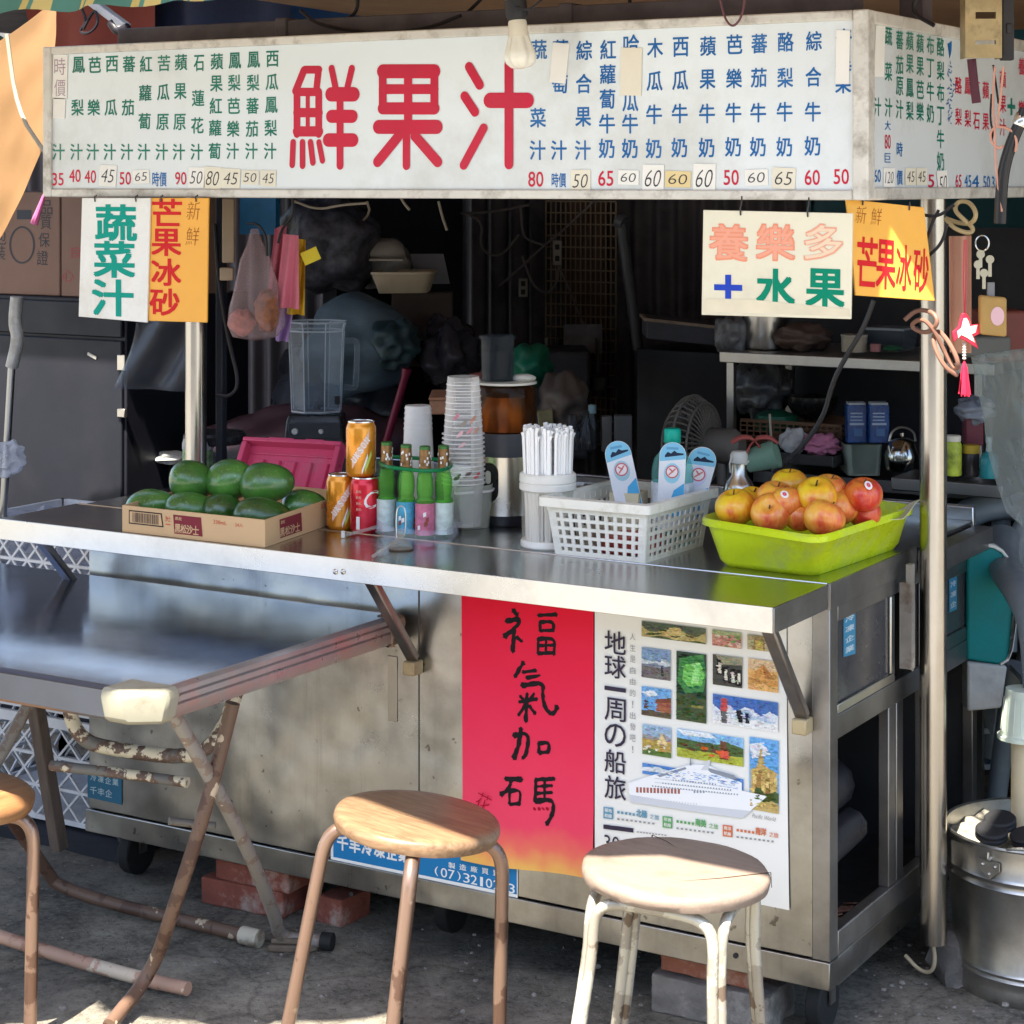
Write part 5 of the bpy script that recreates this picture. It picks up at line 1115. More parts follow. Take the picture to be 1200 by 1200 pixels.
def toothpack(px, pyb, pyt, Y, lean, label, tint, wpx=36):
    b = onY(px-lean, pyb, Y); t_ = onY(px+lean, pyt, Y); s = mpp(b); wd = wpx*s; tt = thing("toothbrush_pack", b, label, "toothbrush pack", "toothbrush packs in the white basket")
    v_ = (t_-b); Hh = v_.length; v_.normalize(); u_ = (RIGHT-v_*RIGHT.dot(v_)).normalized(); n_ = u_.cross(v_).normalized(); n_ = n_ if n_.dot(AWAY) < 0 else -n_
    r_ = wd/2; out = [(-r_, 0), (r_, 0)]+[(r_*math.cos(a), Hh-r_+r_*math.sin(a)) for a in [math.pi*k/12 for k in range(13)]]
    m = MB(); m.prism(out, b, u_, v_, n_*.004); m.build("card", mk("pack_card", (.70, .72, .76), .3, var=.05), tt)
    pl = Pl(b+n_*.004, u_, v_, n_); m = MB()
    cap = [(r_*math.cos(a), Hh-r_+r_*math.sin(a)) for a in [math.pi*k/12 for k in range(13)]]; pl.ab(m, [(q[0]*.97, q[1]-.0005) for q in cap]+[(-r_*.96, Hh-r_-.012), (r_*.96, Hh-r_-.006)], ink((.20, .48, .66)), .0005)
    pl.ab(m, [(-.6*r_, Hh-r_-.004), (.8*r_, Hh-r_+.002), (.8*r_, Hh-r_+.005), (.3*r_, Hh-r_+.006), (.1*r_, Hh-r_+.010), (-.15*r_, Hh-r_+.004), (-.4*r_, Hh-r_+.007), (-.6*r_, Hh-r_)], ink((.02, .03, .06)), .0008)
    for k in range(6): pl.ab(m, [(-r_*.5, Hh-r_*.55+k*.0008), (r_*.4, Hh-r_*.55+k*.0008), (r_*.4, Hh-r_*.52+k*.0008), (-r_*.5, Hh-r_*.52+k*.0008)], ink((.12, .32, .5)), .0008)
    pl.ab(m, [(r_*.62*math.cos(a), Hh*.58+r_*.62*math.sin(a)*1.25) for a in [2*math.pi*k/20 for k in range(20)]], ink(tint), .0006)
    pl.ab(m, [(-.4*r_, 0), (.95*r_, 0), (.95*r_, Hh*.45), (.2*r_, Hh*.35)], ink((.08, .38, .66)), .0007)
    for rad, c_, h_ in ((.50, (.60, .12, .14), .0009), (.40, (.8, .72, .72), .0011)): pl.ab(m, [(r_*rad*math.cos(a), Hh*.60+r_*rad*math.sin(a)) for a in [2*math.pi*k/20 for k in range(20)]], ink(c_), h_)
    for s1, s2 in (((-.22, -.22), (.22, .22)), ((-.2, .22), (.05, 0))): pl.ab(m, stroke((r_*s1[0], Hh*.6+r_*s1[1]), (r_*s2[0], Hh*.6+r_*s2[1]), r_*.12, 4), ink((.62, .2, .2)), .0013)
    m.build("pack_print", None, tt, weld=False)
toothpack(730, 600, 517, .15, -9, "leftmost toothbrush pack tilted left in the basket", (.35, .55, .62), 31)
toothpack(787, 604, 518, .15, 2, "toothbrush pack standing upright in front of the teal capped bottle", (.30, .60, .72), 31)
toothpack(816, 602, 524, .215, 11, "rightmost toothbrush pack tilted right and partly sunlit", (.62, .62, .78), 33)
p = onY(788, 596, .19); s = mpp(p)
wbt = thing("plastic_bottle", p, "clear plastic bottle with teal cap standing in the basket", "bottle")
p.z = CT+.006; yb = HOR-FOC*(p.z-CAM.z)/(mpp(p)*FOC)
hpx = yb-502
m = MB(); m.lathe([(22*s, 0), (25*s, 3*s), (25*s, (hpx-48)*s), (22*s, (hpx-36)*s), (10*s, (hpx-20)*s), (9*s, (hpx-12)*s)], p, 10, sq=(1, .9)); m.build("bottle_wall", clear("pet_teal", (.62, .95, .92), .3, .1, (.3, .70, .66)), wbt)
m = MB(); m.lathe([(9.5*s, (hpx-16)*s), (10*s, (hpx-15)*s), (10*s, (hpx-2)*s), (8.5*s, hpx*s), (.0001, hpx*s)], p, 24); m.build("bottle_cap", mk("cap_teal", (.0, .34, .25), .35), wbt)
m = MB(); m.lathe([(25.3*s, 20*s), (25.3*s, (hpx-62)*s)], p, 10, sq=(1, .9), closed=True); m.build("bottle_label", mk("label_white", (.6, .66, .72), .4, var=.25, vs=40), wbt)
bx = MB(); bx.obox(bc+Vector((-.03, .05, .055)), (.03, .004, 0), (-.004, .028, 0), (0, .002, .05)); tag(bx.build("cream_carton", mk("carton_cream", (.62, .56, .38), .6)), "small cream carton inside the white basket", "carton")
rb = MB(); rb.obox(bc+Vector((.03, -.04, .022)), (.045, .01, 0), (-.006, .05, 0), (0, 0, .016)); tag(rb.build("red_packet", mk("packet_red", (.42, .06, .05), .4, var=.5, vs=40), bevel=.004), "flat red packet lying at the bottom of the white basket", "packet")
bb = MB(); bb.obox(bc+Vector((-.05, -.05, .03)), (.02, -.012, .01), (.006, .03, 0), (0, 0, .024)); tag(bb.build("grey_packet", mk("packet_grey", (.4, .36, .28), .45, var=.6, vs=40), bevel=.004), "crumpled grey packet at the front of the white basket", "packet")
# --- suction hook with straws
p = onZ(470, 644, CT); s = mpp(p)
sh = thing("suction_hook", p, "small clear suction hook lying on the counter before the bottles", "hook")
m = MB(); m.lathe([(13*s, 0), (14*s, 2*s), (11*s, 8*s), (4*s, 12*s), (3*s, 22*s), (.0001, 24*s)], p, 20); m.build("suction_cup", clear("suction_clear", (.9, .9, .86), .5, .1, (.55, .52, .45)), sh)
m = MB(); m.lathe([(14.5*s, .0), (14.5*s, 1.5*s)], p, 20); m.build("cup_shadow_ring", mk("ring_brown", (.08, .05, .03), .5), sh)
m = MB(); m.tube([p+RIGHT*d*s+UP*h*s for d, h in ((-5, 14), (-6, 30), (-5, 48), (0, 52), (5, 48), (6, 30), (4, 16))], .0012, 6, smooth=2); m.build("hook_wire", steel("hook_steel", (.6, .55, .5), .3), sh)
for (q0, q1, lab) in (((402, 628), (462, 612), "clear straw tube with white tip lying left of the suction hook"), ((437, 652), (466, 632), "short clear straw lying in front of the suction hook")):
    m = MB(); a, b = onZ(*q0, CT+.004), onZ(*q1, CT+.02 if q0[0] == 402 else CT+.012); m.tube([a, b], .0035, 8); so_ = m.build("clear_straw", clear("straw_clear", (.9, .9, .9), .4, .1, (.8, .78, .72))); tag(so_, lab, "straw")
    if q0[0] == 402: m = MB(); m.lathe([(.0042, -.003), (.0042, .010)], a, 10, ax=UP); m.build("straw_tip", mk("tip_white", (.75, .74, .7), .4), so_)
# --- green tub of apples
gq = [Vector((-.245, .046, CT)), Vector((-.040, .034, CT)), Vector((-.010, .415, CT)), Vector((-.215, .415, CT))]
gt_ = .088
tq = [onZ(815, 606, CT+gt_), onZ(960, 629, CT+gt_), onZ(1077, 592, CT+gt_)]; tq.append(tq[0]+tq[2]-tq[1])
gc = sum(gq, Vector())/4; gc2 = sum(tq, Vector())/4
tub = thing("green_tub", gc, "shallow lime green plastic tub full of apples", "tub")
LIME = mk("lime_plastic", (.56, .70, .015), .3, var=.05, dirt=(.46, .55, .12), ds=9, sss=.15, bump=.05)
m = MB(); sc_ = lambda Q, c, k, dz=0: [c+(q-c)*k+UP*dz for q in Q]
ti = sc_(tq, gc2, .955); loops = [rloop(sc_(gq, gc, .93), .03), rloop(sc_(gq, gc, 1.0, .012), .035), rloop(sc_(tq, gc2, .95, -.016), .045), rloop(sc_(tq, gc2, 1.0, -.014), .045), rloop(sc_(tq, gc2, 1.005, -.004), .045), rloop(sc_(tq, gc2, .985, .0), .045), rloop(sc_(tq, gc2, .93, -.006), .04), rloop(sc_(gq, gc, .95, .014), .03), rloop(sc_(gq, gc, .88, .004), .03)]
loft(m, loops); m.build("tub_shell", LIME, tub, ang=50)
def apple_mat(name, a, b_, c_):
    m, nt, b = _mat(name); v = _coords(nt, (1, 1, .22)); u_ = _coords(nt)
    f = _noise(nt, u_, 12, 3); g = _noise(nt, v, 75, 5, .7)
    ad = nt.nodes.new("ShaderNodeMath"); ad.operation = 'MULTIPLY_ADD'; ad.inputs[1].default_value = .55; L(nt, g, ad.inputs[0]); L(nt, f, ad.inputs[2])
    o = _ramp(nt, ad.outputs[0], [(.66, a), (.84, b_), (1.0, c_)])
    o = _mix(nt, _ramp(nt, _noise(nt, u_, 260, 2), [(.66, 0), (.72, .25)]), o, (.75, .55, .25)); L(nt, o, b.inputs['Base Color'])
    b.inputs['Roughness'].default_value = .33; b.inputs['Coat Weight'].default_value = .3; b.inputs['Coat Roughness'].default_value = .15; _bump(nt, f, b, .1, .004); return m
APM = [apple_mat("apple_yellow", (.80, .56, .02), (.78, .34, .02), (.58, .07, .02)), apple_mat("apple_blush", (.80, .42, .05), (.72, .17, .04), (.52, .03, .025)), apple_mat("apple_red", (.72, .20, .03), (.58, .04, .02), (.42, .012, .015))]
def apple(px, py, z, rpx, k, tx, ty, label, sticker=None):
    p = onZ(px, py, z); s = mpp(p); r_ = rpx*s*1.07; base = p-UP*r_*.85
    Rm = (Matrix.Rotation(tx, 3, 'X') @ Matrix.Rotation(ty, 3, 'Y')).to_4x4()
    prof = []
    for j in range(25):
        t = math.pi*j/24; y = -math.cos(t); x = math.sin(t)**.86
        yy = y*.87; d = (1-x)**1.0
        if y > 0: yy -= .42*max(0, 1-x/.42)**1.4*.8
        else: yy += .25*max(0, 1-x/.35)**1.5
        prof.append((max(1e-5, x*r_*(1.0+.06*y)), yy*r_))
    q = MB(); q.lathe(prof, (0, 0, 0), 28, closed=True)
    sd_ = px*.37
    for v in q.v: v *= 1+.035*noise.noise(v*22+Vector((sd_, 0, 0)))
    t_ = tag(MB().merge(q, Matrix.Translation(p) @ Rm).build("apple", APM[k], ang=180), label, "apple", "apples heaped in the green tub")
    m = MB(); m.tube([p+Rm@Vector((0, 0, .50*r_)), p+Rm@Vector((.05*r_, 0, .72*r_)), p+Rm@Vector((.12*r_, 0, .93*r_))], .0016, 6, smooth=1); m.build("stem", mk("apple_stem", (.10, .06, .025), .8), t_)
    if sticker:
        d = Vector(sticker).normalized(); m = MB(); u_ = d.orthogonal().normalized(); w_ = d.cross(u_); vs = []
        for i in range(14): a = 2*math.pi*i/14; dd = (d+u_*.2*math.cos(a)+w_*.26*math.sin(a)).normalized(); vs.append(p+dd*r_*1.035)
        m.add(vs+[p+d*r_*1.05], [(i, (i+1) % 14, 14) for i in range(14)], ink((.8, .75, .75)))
        vs = [p+(d+u_*.1*math.cos(2*math.pi*i/10)+w_*.13*math.sin(2*math.pi*i/10)).normalized()*r_*1.055 for i in range(10)]; m.add(vs, [tuple(range(10))], ink((.62, .08, .12))); m.build("fruit_sticker", None, t_, weld=False)
for a in [(862, 595, .955, 22.5, 0, .25, -.1, "yellow green apple at the left end of the tub", None), (904, 601, .953, 22.5, 1, 1.0, .15, "rosy apple in the front of the tub with its stem hollow facing out", None), (966, 608, .951, 23, 1, -.4, .3, "pale pink apple at the front corner of the tub", None), (937, 604, .948, 19, 1, .3, .4, "small orange apple low between the two front apples", None),
          (983, 594, .960, 23, 1, .2, -.2, "speckled pink apple behind the front corner apple", None), (957, 581, .985, 22.5, 0, .45, .1, "yellow apple with upright stem in the middle of the heap", None), (972, 574, .990, 19.5, 1, .1, .2, "yellow and red apple half hidden behind the middle one", None), (925, 569, .990, 20.5, 0, .1, 0, "yellow apple on top at the back of the heap", None),
          (909, 584, .975, 21, 1, .15, .2, "flat orange apple below the back yellow one", None), (922, 590, .970, 20, 1, -.2, -.3, "orange apple with a white sticker in the heap", (.2, -.75, .6)), (1012, 580, .985, 21, 2, .2, .1, "deep red apple with a sticker at the right end of the heap", (.45, -.55, .55)), (1014, 602, .945, 18, 2, .1, -.4, "red apple sunk low under the deep red one", None), (882, 588, .960, 18, 0, .2, .2, "yellow apple half hidden behind the left end apple", None)]: apple(*a)
fm = MB(); a = onZ(1000, 613, CT+.072); fm.sheet(lambda u, v: a+Vector((.10*u-.02, .20*v*.5+.05*u, .012*math.sin(u*5+v*3)+.02*u)), 10, 10, th=.001)
tag(fm.build("foam_sheet", mk("foam_white", (.62, .62, .45), .7)), "crumpled pale foam sheet under the apples at the right of the tub", "foam sheet")
# --- steel flask behind the tub
p = onY(866, 598, .42); s = mpp(p)
fl = thing("steel_flask", p, "small steel swing top flask standing behind the apples", "flask")
p.z = CT; fs_ = mpp(p); 
m = MB(); m.lathe([(18*s, 0), (18.5*s, 2*s), (18.5*s, 50*s), (16*s, 58*s), (9.5*s, 66*s), (9*s, 82*s)], p, 32); m.build("flask_body", steel("flask_steel", (.5, .46, .4), .25, (60, 60, 1)), fl)
m = MB(); m.lathe([(9.5*s, 80*s), (10.5*s, 81*s), (10.5*s, 90*s), (8*s, 94*s), (.0001, 94*s)], p, 20); m.tube([p+RIGHT*d*s+UP*h*s-AWAY*.012 for d, h in ((-11, 70), (-12, 84), (-6, 90), (6, 78), (11, 84))], .0016, 6, smooth=1); m.build("flask_cap", mk("flask_cap_white", (.62, .6, .55), .4), fl)
# ================================================================== FOLDING TABLE
TZ = .70; TXR, TYF, TYB, TXL = -.905, -.777, -.022, -2.05
tab = thing("folding_table", ((TXR+TXL)/2, -.4, 0), "steel topped folding table with flaking painted legs pushed against the counter", "table")
S_tab = steel("steel_table", (.38, .45, .60), .14, (2, 45, 1), .06, .05, (.40, .42, .46), .35, .05)  # blue base colour stands in for sky reflected in the top
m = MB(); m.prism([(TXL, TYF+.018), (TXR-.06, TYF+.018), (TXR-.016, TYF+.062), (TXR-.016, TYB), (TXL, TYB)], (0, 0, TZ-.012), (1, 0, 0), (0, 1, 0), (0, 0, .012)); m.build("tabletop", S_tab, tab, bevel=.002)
def edgeprof(m, p0, p1, out, prof):
    n = len(prof); P = [Vector(p0)+Vector(out)*a+UP*b for a, b in prof]+[Vector(p1)+Vector(out)*a+UP*b for a, b in prof]
    m.add(P, [(i, i+1, n+i+1, n+i) for i in range(n-1)]+[tuple(range(n))[::-1], tuple(range(n, 2*n))])
m = MB(); edgeprof(m, (TXL, TYF+.018, TZ), (TXR-.08, TYF+.018, TZ), (0, -1, 0), [(0, .001), (.010, .001), (.018, -.004), (.018, -.050), (.012, -.056), (0, -.056)]); m.build("front_edge", steel("edge_grey", (.15, .16, .19), .4, (1, 60, 60)), tab)
m = MB(); edgeprof(m, (TXR-.016, TYF+.05, TZ), (TXR-.016, TYB-.02, TZ), (1, 0, 0), [(0, .001), (.008, .001), (.015, -.004), (.017, -.012), (.012, -.014), (.017, -.017), (.018, -.026), (.013, -.028), (.018, -.031), (.016, -.044), (.009, -.055), (0, -.056)]); m.build("ribbed_edge", mk("edge_ribbed", (.36, .34, .33), .35, .55, var=.15, vs=12, dirt=(.42, .25, .22), ds=6), tab)
def capb(c, ch, mat, sx_, sy_):
    """plastic corner cap, chamfered, narrower below"""
    m = MB(); X, Y = c; L_ = []
    for o_, z in ((-.016, -.060), (-.004, -.052), (.006, -.014), (.003, -.003), (-.004, .0022)):
        P = [(X-sx_, Y-o_), (X-ch, Y-o_), (X+o_, Y+ch*.8), (X+o_, Y+sy_), (X-sx_, Y+sy_)]
        L_.append([Vector((x, y, TZ+z)) for x, y in P])
    loft(m, L_); m.build("corner_cap", mat, tab, bevel=.004, seg=2, ang=35)
capb((TXR+.002, TYF-.004), .055, mk("cap_cream", (.27, .255, .195), .55, dirt=(.17, .145, .105), ds=9, bump=.15), .105, .075)
capb((TXR+.006, TYB-.035), .004, mk("cap_brown", (.22, .14, .10), .5, dirt=(.4, .28, .22)), .04, .035)
PEEL = peel("leg_peeling", ((.15, .14, .125), (.12, .07, .05), (.62, .55, .40)), 12, cuts=(.47, .53))
RUST = peel("leg_rust", ((.075, .036, .024), (.13, .075, .05), (.50, .40, .28)), 16, cuts=(.46, .62))
GREYL = peel("leg_grey", ((.24, .22, .20), (.20, .15, .12), (.50, .46, .40)), 22, cuts=(.55, .66))
PINKL = peel("leg_pinkish", ((.30, .15, .10), (.42, .26, .19), (.56, .48, .38)), 9, cuts=(.42, .56))
R_ = .0135
YB_, YF_ = -.08, -.39
# frames stand in planes of constant X, foot bars run along X
def leg(pts, mat, r=R_, n=12, sm=2, name="leg"):
    m = MB(); m.tube(pts, r, n, smooth=sm); return m.build(name, mat, tab)
tz = TZ-.058
ft = .02
leg([(-1.00, -.62, tz), (-1.045, -.36, .34), (-1.135, -.13, .085), (-1.165, -.08, .022), (-1.09, -.045, ft), (-1.075, -.04, ft)], GREYL)
leg([onX(273, 824, -.99), onX(241, 950, -1.03), onX(205, 1060, -1.09), onZ(178, 1140, .05), onZ(128, 1202, .018)], RUST, name="leg")
leg([(-1.70, -.62, tz), (-1.72, -.36, .34), (-1.76, -.14, .085), (-1.745, -.10, ft), (-1.22, -.10, ft)], RUST)
leg([(-1.66, -.16, tz), (-1.70, -.33, .36), (-1.78, -.60, .055), (-1.82, -.70, .02)], GREYL)
m = MB(); m.tube([(-1.245, -.10, ft), (-1.20, -.10, ft)], .0185, 14); m.build("foot_cap", mk("cap_foot", (.55, .50, .40), .6, dirt=(.1, .06, .04), ds=20), tab)
m = MB(); m.tube([(-1.085, -.043, ft), (-1.062, -.036, ft)], .018, 14); m.build("foot_cap", mk("rubber", (.02, .02, .02), .7), tab)
leg([(-1.75, -.385, .036), (-1.50, -.39, .026), (-1.26, -.39, .022), (-1.15, -.385, .024)], PINKL, name="foot_bar")
q = lambda x, y, Y=-.30: onY(x, y, Y)
leg([onY(282, 792, -.20), onY(274, 822, -.22), onY(255, 868, -.28), onY(222, 890, -.30), onY(120, 876, -.33), onY(96, 866, -.36), onY(82, 842, -.36), onY(80, 800, -.36)], PEEL, .0145, sm=2, name="brace")
leg([onY(220, 917, -.32), onY(140, 906, -.35), onY(60, 897, -.38)], PEEL, .0105, name="brace")
m = MB(); m.tube([onY(198, 962, -.40), onY(252, 968, -.33)], .008, 10); m.build("pivot_pin", PEEL, tab)
# ================================================================== STOOLS
SEATW = wood("seat_wood", (.13, .072, .038), (.25, .155, .088), .36, 0, 22)
SEATP = wood("seat_pale", (.19, .142, .11), (.235, .178, .14), .6, 0, 22)
TILT = R(6.5)
def lean(m, c, z):
    """the stools stand askew on the uneven ground: turn about the seat centre"""
    q = Matrix.Rotation(TILT, 3, AWAY); o = Vector((c[0], c[1], z)); m.v = [o+q @ (v-o) for v in m.v]; return m
def footz(d, c, z, rr):
    x = d.dot(RIGHT)*rr; return z+(-z+x*math.sin(TILT))/math.cos(TILT)
def seat(t, c, rad, th, z, mat, rot, wob=0, cracks=()):
    m = MB(); k = 48; c = Vector((c[0], c[1], 0)); L_ = []
    for rr, zz in ((rad*.9, z-th), (rad-.003, z-th+.003), (rad+.001, z-th*.5), (rad, z-.006), (rad-.005, z-.001), (rad-.02, z+.0005)):
        L_.append([c+Vector((rr*math.cos(a)*(1+wob*noise.noise(Vector((math.cos(a)*3, math.sin(a)*3, zz*60)))), rr*math.sin(a)*(1+wob*noise.noise(Vector((math.cos(a)*3, math.sin(a)*3, zz*60)))), zz)) for a in [2*math.pi*i/k for i in range(k)]])
    loft(m, L_); lean(m, Vector((c.x, c.y)), z).build("seat", mat, t, ang=50)
    for (a0, a1) in cracks:
        A = c+Vector((rad*1.0*math.cos(a0), rad*math.sin(a0), z+.0012)); B = c+Vector((rad*.55*math.cos(a1), rad*.55*math.sin(a1), z+.0012)); u = (B-A).normalized(); s_ = Vector((-u.y, u.x, 0)); m = MB()
        mid = (A+B)/2+s_*.004; m.add([A-s_*.0014, mid-s_*.001, B, mid+s_*.001, A+s_*.0014], [(0, 1, 2, 3, 4)]); m.add([A-s_*.0014+UP*.0, A+s_*.0014, A+s_*.001-UP*th*.9-u*.003, A-s_*.001-UP*th*.9-u*.003], [(0, 1, 2, 3)]); lean(m, c, z).build("seat_crack", ink((.04, .02, .012), .9, "crack_dark"), t, weld=False)
def stool(c, label, z=.455, rad=.147, splay=.045, mat=None, ph=0, grp="round wooden stools in front of the stall", legm=None):
    t = thing("stool", (c[0], c[1], 0), label, "stool", grp); seat(t, c, rad, .03, z, mat, 0, .012)
    for k in range(4):
        a = ph+k*math.pi/2; d = Vector((math.cos(a), math.sin(a), 0)); o = Vector((c[0], c[1], 0)); zz = z-.036
        m = MB(); m.tube([o+d*.03+UP*zz, o+d*(rad-.035)+UP*zz, o+d*(rad-.008)+UP*(zz-.004), o+d*(rad+.010)+UP*(zz-.03), o+d*(rad+.016)+UP*(zz-.09), o+d*(rad+splay)+UP*(.006+footz(d, c, z, rad+splay))], .0122, 14, smooth=2); l_ = lean(m, c, z).build("leg", legm, t)
        m = MB(); e = o+d*(rad+splay)+UP*footz(d, c, z, rad+splay); m.lathe([(.014, 0), (.015, .004), (.0145, .02)], e, 14); lean(m, c, z).build("foot_cap", mk("rubber", (.02, .02, .02), .7), l_)
    return t
BRZ = peel("stool_bronze", ((.16, .095, .07), (.28, .185, .14), (.42, .32, .25)), 9, .34, .75, (.42, .63), bump=.08)
stool((-.596, -.424), "round stool with dark varnished seat and brown bronze legs in the middle", mat=SEATW, ph=YAW-math.pi/2, legm=BRZ)
pl_ = onZ(-54, 924, .455)
stool((pl_.x, pl_.y), "round stool with orange brown seat cut off by the left edge under the table", mat=wood("seat_orange", (.16, .065, .025), (.32, .16, .065), .45, 1, 10), ph=YAW-.05, legm=BRZ)
# third stool: four bent hoops of paired tube
TILT = R(2.6)
c = (-.086, -.433); t = thing("stool", (c[0], c[1], 0), "round stool with cracked pale seat and cream legs of paired tubes on the right", "stool", "round wooden stools in front of the stall")
seat(t, c, .153, .028, .455, SEATP, 0, .02, ((-2.0+YAW+1.9, -1.2), (2.3, 2.0)))
CREAM = peel("stool_cream", ((.15, .11, .08), (.34, .31, .26), (.50, .48, .41)), 13, .38, .45, (.38, .50))
o = Vector((c[0], c[1], 0)); zz = .455-.038; ph = YAW-math.pi/2+.40
for k in range(4):
    a, b = ph+k*math.pi/2, ph+(k+1)*math.pi/2; da, db = Vector((math.cos(a), math.sin(a), 0)), Vector((math.cos(b), math.sin(b), 0)); sd_ = (db-da).normalized()
    ra, rb = o+da*.155+sd_*.0098, o+db*.155-sd_*.0098; fa_, fb_ = o+da*.200+sd_*.0098, o+db*.200-sd_*.0098
    m = MB(); m.tube([fa_+UP*(.006+footz(da, c, .455, .2)), ra+UP*(zz-.10), ra+UP*(zz-.035), ra.lerp(rb, .06)+UP*(zz-.010), ra.lerp(rb, .2)+UP*zz, ra.lerp(rb, .5)+UP*zz, ra.lerp(rb, .8)+UP*zz, ra.lerp(rb, .94)+UP*(zz-.010), rb+UP*(zz-.035), rb+UP*(zz-.10), fb_+UP*(.006+footz(db, c, .455, .2))], .0094, 12, smooth=2); lean(m, c, .455).build("leg_hoop", CREAM, t)
# ================================================================== BRICKS, BLOCK, SCRAP, STONE
def brick_mat(name, c, d):
    m, nt, b = _mat(name); v = _coords(nt); o = _ramp(nt, _noise(nt, v, 14, 7, .7), [(.3, tuple(x*.6 for x in c)), (.65, c)]); o = _mix(nt, _ramp(nt, _noise(nt, v, 7, 8, .72), [(.54, 0), (.66, .85)]), o, d)
    L(nt, o, b.inputs['Base Color']); b.inputs['Roughness'].default_value = .9; _bump(nt, _noise(nt, v, 50, 7), b, .6, .006); return m
BR1 = brick_mat("brick_red", (.30, .085, .055), (.42, .36, .30)); BR2 = brick_mat("brick_orange", (.40, .14, .08), (.45, .36, .27)); CB_ = brick_mat("block_grey", (.22, .20, .18), (.36, .33, .29))
def rough_up(o, k):
    q = o.modifiers.new("cut", 'SUBSURF'); q.subdivision_type = 'SIMPLE'; q.levels = q.render_levels = 4
    tx = bpy.data.textures.get("chips") or bpy.data.textures.new("chips", 'CLOUDS'); tx.noise_scale = .03; tx.noise_depth = 3
    d = o.modifiers.new("chip", 'DISPLACE'); d.texture = tx; d.strength = k; d.mid_level = .6; d.texture_coords = 'GLOBAL'
def brick(c, rz, mat, label, cat="brick", grp="bricks propping up the cabinet", sz=(.2, .095, .055), name="brick"):
    m = MB(); u = Vector((math.cos(rz), math.sin(rz), 0))*sz[0]/2; v = Vector((-math.sin(rz), math.cos(rz), 0))*sz[1]/2; bm_ = MB(); k = 8
    bm_.obox(Vector(c)+UP*sz[2]/2, u, v, UP*sz[2]/2); o = bm_.build(name, mat, bevel=.004, seg=2); rough_up(o, .010 if 'block' in name else .005); return tag(o, label, cat, grp)
brick((-1.37, .10, .0), .05, BR1, "red brick on the ground under the left half of the cabinet, lowest of its pile", sz=(.215, .1, .058))
brick((-1.34, .10, .0585), .0, BR1, "red brick with a mortar covered end lying on top of another brick", sz=(.20, .1, .052))
brick((-1.155, .13, .0), -.06, BR1, "single red brick standing beside the brick pile", sz=(.07, .1, .058))
brick((-.265, .10, .072), .0, BR2, "orange brick with mortar stain resting on the concrete block", sz=(.19, .1, .05))
brick((-.25, .095, .0), .03, CB_, "rough grey concrete block under the orange brick", "concrete block", None, (.24, .13, .072), "concrete_block")
m = MB(); m.blob((.085, .47, .045), (.06, .05, .06), 18, .22, 2.5, 5); tag(m.build("rock", brick_mat("rock_grey", (.16, .15, .14), (.28, .26, .23))), "rough grey rock under the foot of the right post", "rock")
m = MB(); m.tube([(.045, .40, .12), (.06, .40, .07), (.05, .41, .03), (.02, .42, .025), (-.01, .42, .05)], .004, 8, smooth=3); tag(m.build("hose_end", mk("hose_cream", (.5, .42, .28), .5)), "short bent cream hose hanging below the right post", "hose")
sc = MB(); a = onZ(350, 1104, .012); sc.prism([(-.055, -.03), (.03, -.035), (.07, .005), (.065, .03), (.02, .025), (-.05, .0)], a-UP*.01, RIGHT, (AWAY+RIGHT*.2), UP*.014); sc.prism([(-.05, -.025), (.02, -.03), (.03, -.018), (-.045, -.01)], a+UP*.0045, RIGHT, (AWAY+RIGHT*.2), UP*.012)
tag(sc.build("wood_scrap", wood("scrap_wood", (.08, .06, .045), (.18, .14, .10), .8, 0), bevel=.003, weld=False), "dirty wood scrap on the ground under the table foot", "wood scrap")
# ================================================================== BUCKET
bcen = onZ(1214, 966, .31); bcen.z = 0; s = mpp(bcen+UP*.31)
rt_, rb_ = 104*s, 92*s
bu = thing("metal_bucket", bcen, "dented galvanised metal bucket full of sand at the right edge", "bucket")
ZINC = steel("zinc", (.58, .57, .54), .38, (1, 1, 1), .3, .1, (.16, .13, .10), .6, .4)
H_ = .31; rr = lambda z: rb_+(rt_-rb_)*z/H_
prof = [(rb_-.006, .004), (rb_, 0), (rr(.025)+.003, .02), (rr(.03), .03)]
for zc in (.05, .062, .225, .243): prof += [(rr(zc-.006), zc-.006), (rr(zc)+.0035, zc), (rr(zc+.005), zc+.005)]
prof += [(rr(.29), .29), (rt_, H_-.008), (rt_+.004, H_-.004), (rt_+.003, H_), (rt_-.003, H_-.002), (rt_-.004, H_-.02), (rb_-.004, .012)]
m = MB(); m.lathe(prof, bcen, 72, closed=True)
for v in m.v: d = v-bcen; v += Vector((d.x, d.y, 0))*.02*noise.noise(v*9)
m.build("bucket_wall", ZINC, bu)
m = MB(); m.sheet(lambda u, v: bcen+Vector(((rt_-.006)*v*math.cos(u*2*math.pi), (rt_-.006)*v*math.sin(u*2*math.pi), H_-.026+.02*noise.noise(Vector((v*4*math.cos(u*6.283), v*4*math.sin(u*6.283), 0))))), 40, 14)
m.build("sand", mk("bucket_sand", (.27, .25, .20), .95, var=.35, vs=40, bump=.9, bs=120), bu)
d = onZ(1166, 1003, .285)-bcen; a_ = math.atan2(d.y, d.x); m = MB(); e = bcen+Vector((math.cos(a_), math.sin(a_), 0))*(rr(.28)+.003)+UP*.268; uu = Vector((-math.sin(a_), math.cos(a_), 0)); nn_ = Vector((math.cos(a_), math.sin(a_), 0))
m.prism([(-.022, .012), (.022, .012), (.022, -.004), (0, -.022), (-.022, -.004)], e, uu, UP, nn_*.003)
for x_, z_ in ((-.013, .004), (.013, .004), (0, -.012)): m.blob(e+uu*x_+UP*z_+nn_*.004, (.0035, .0035, .0035), 8, 0)
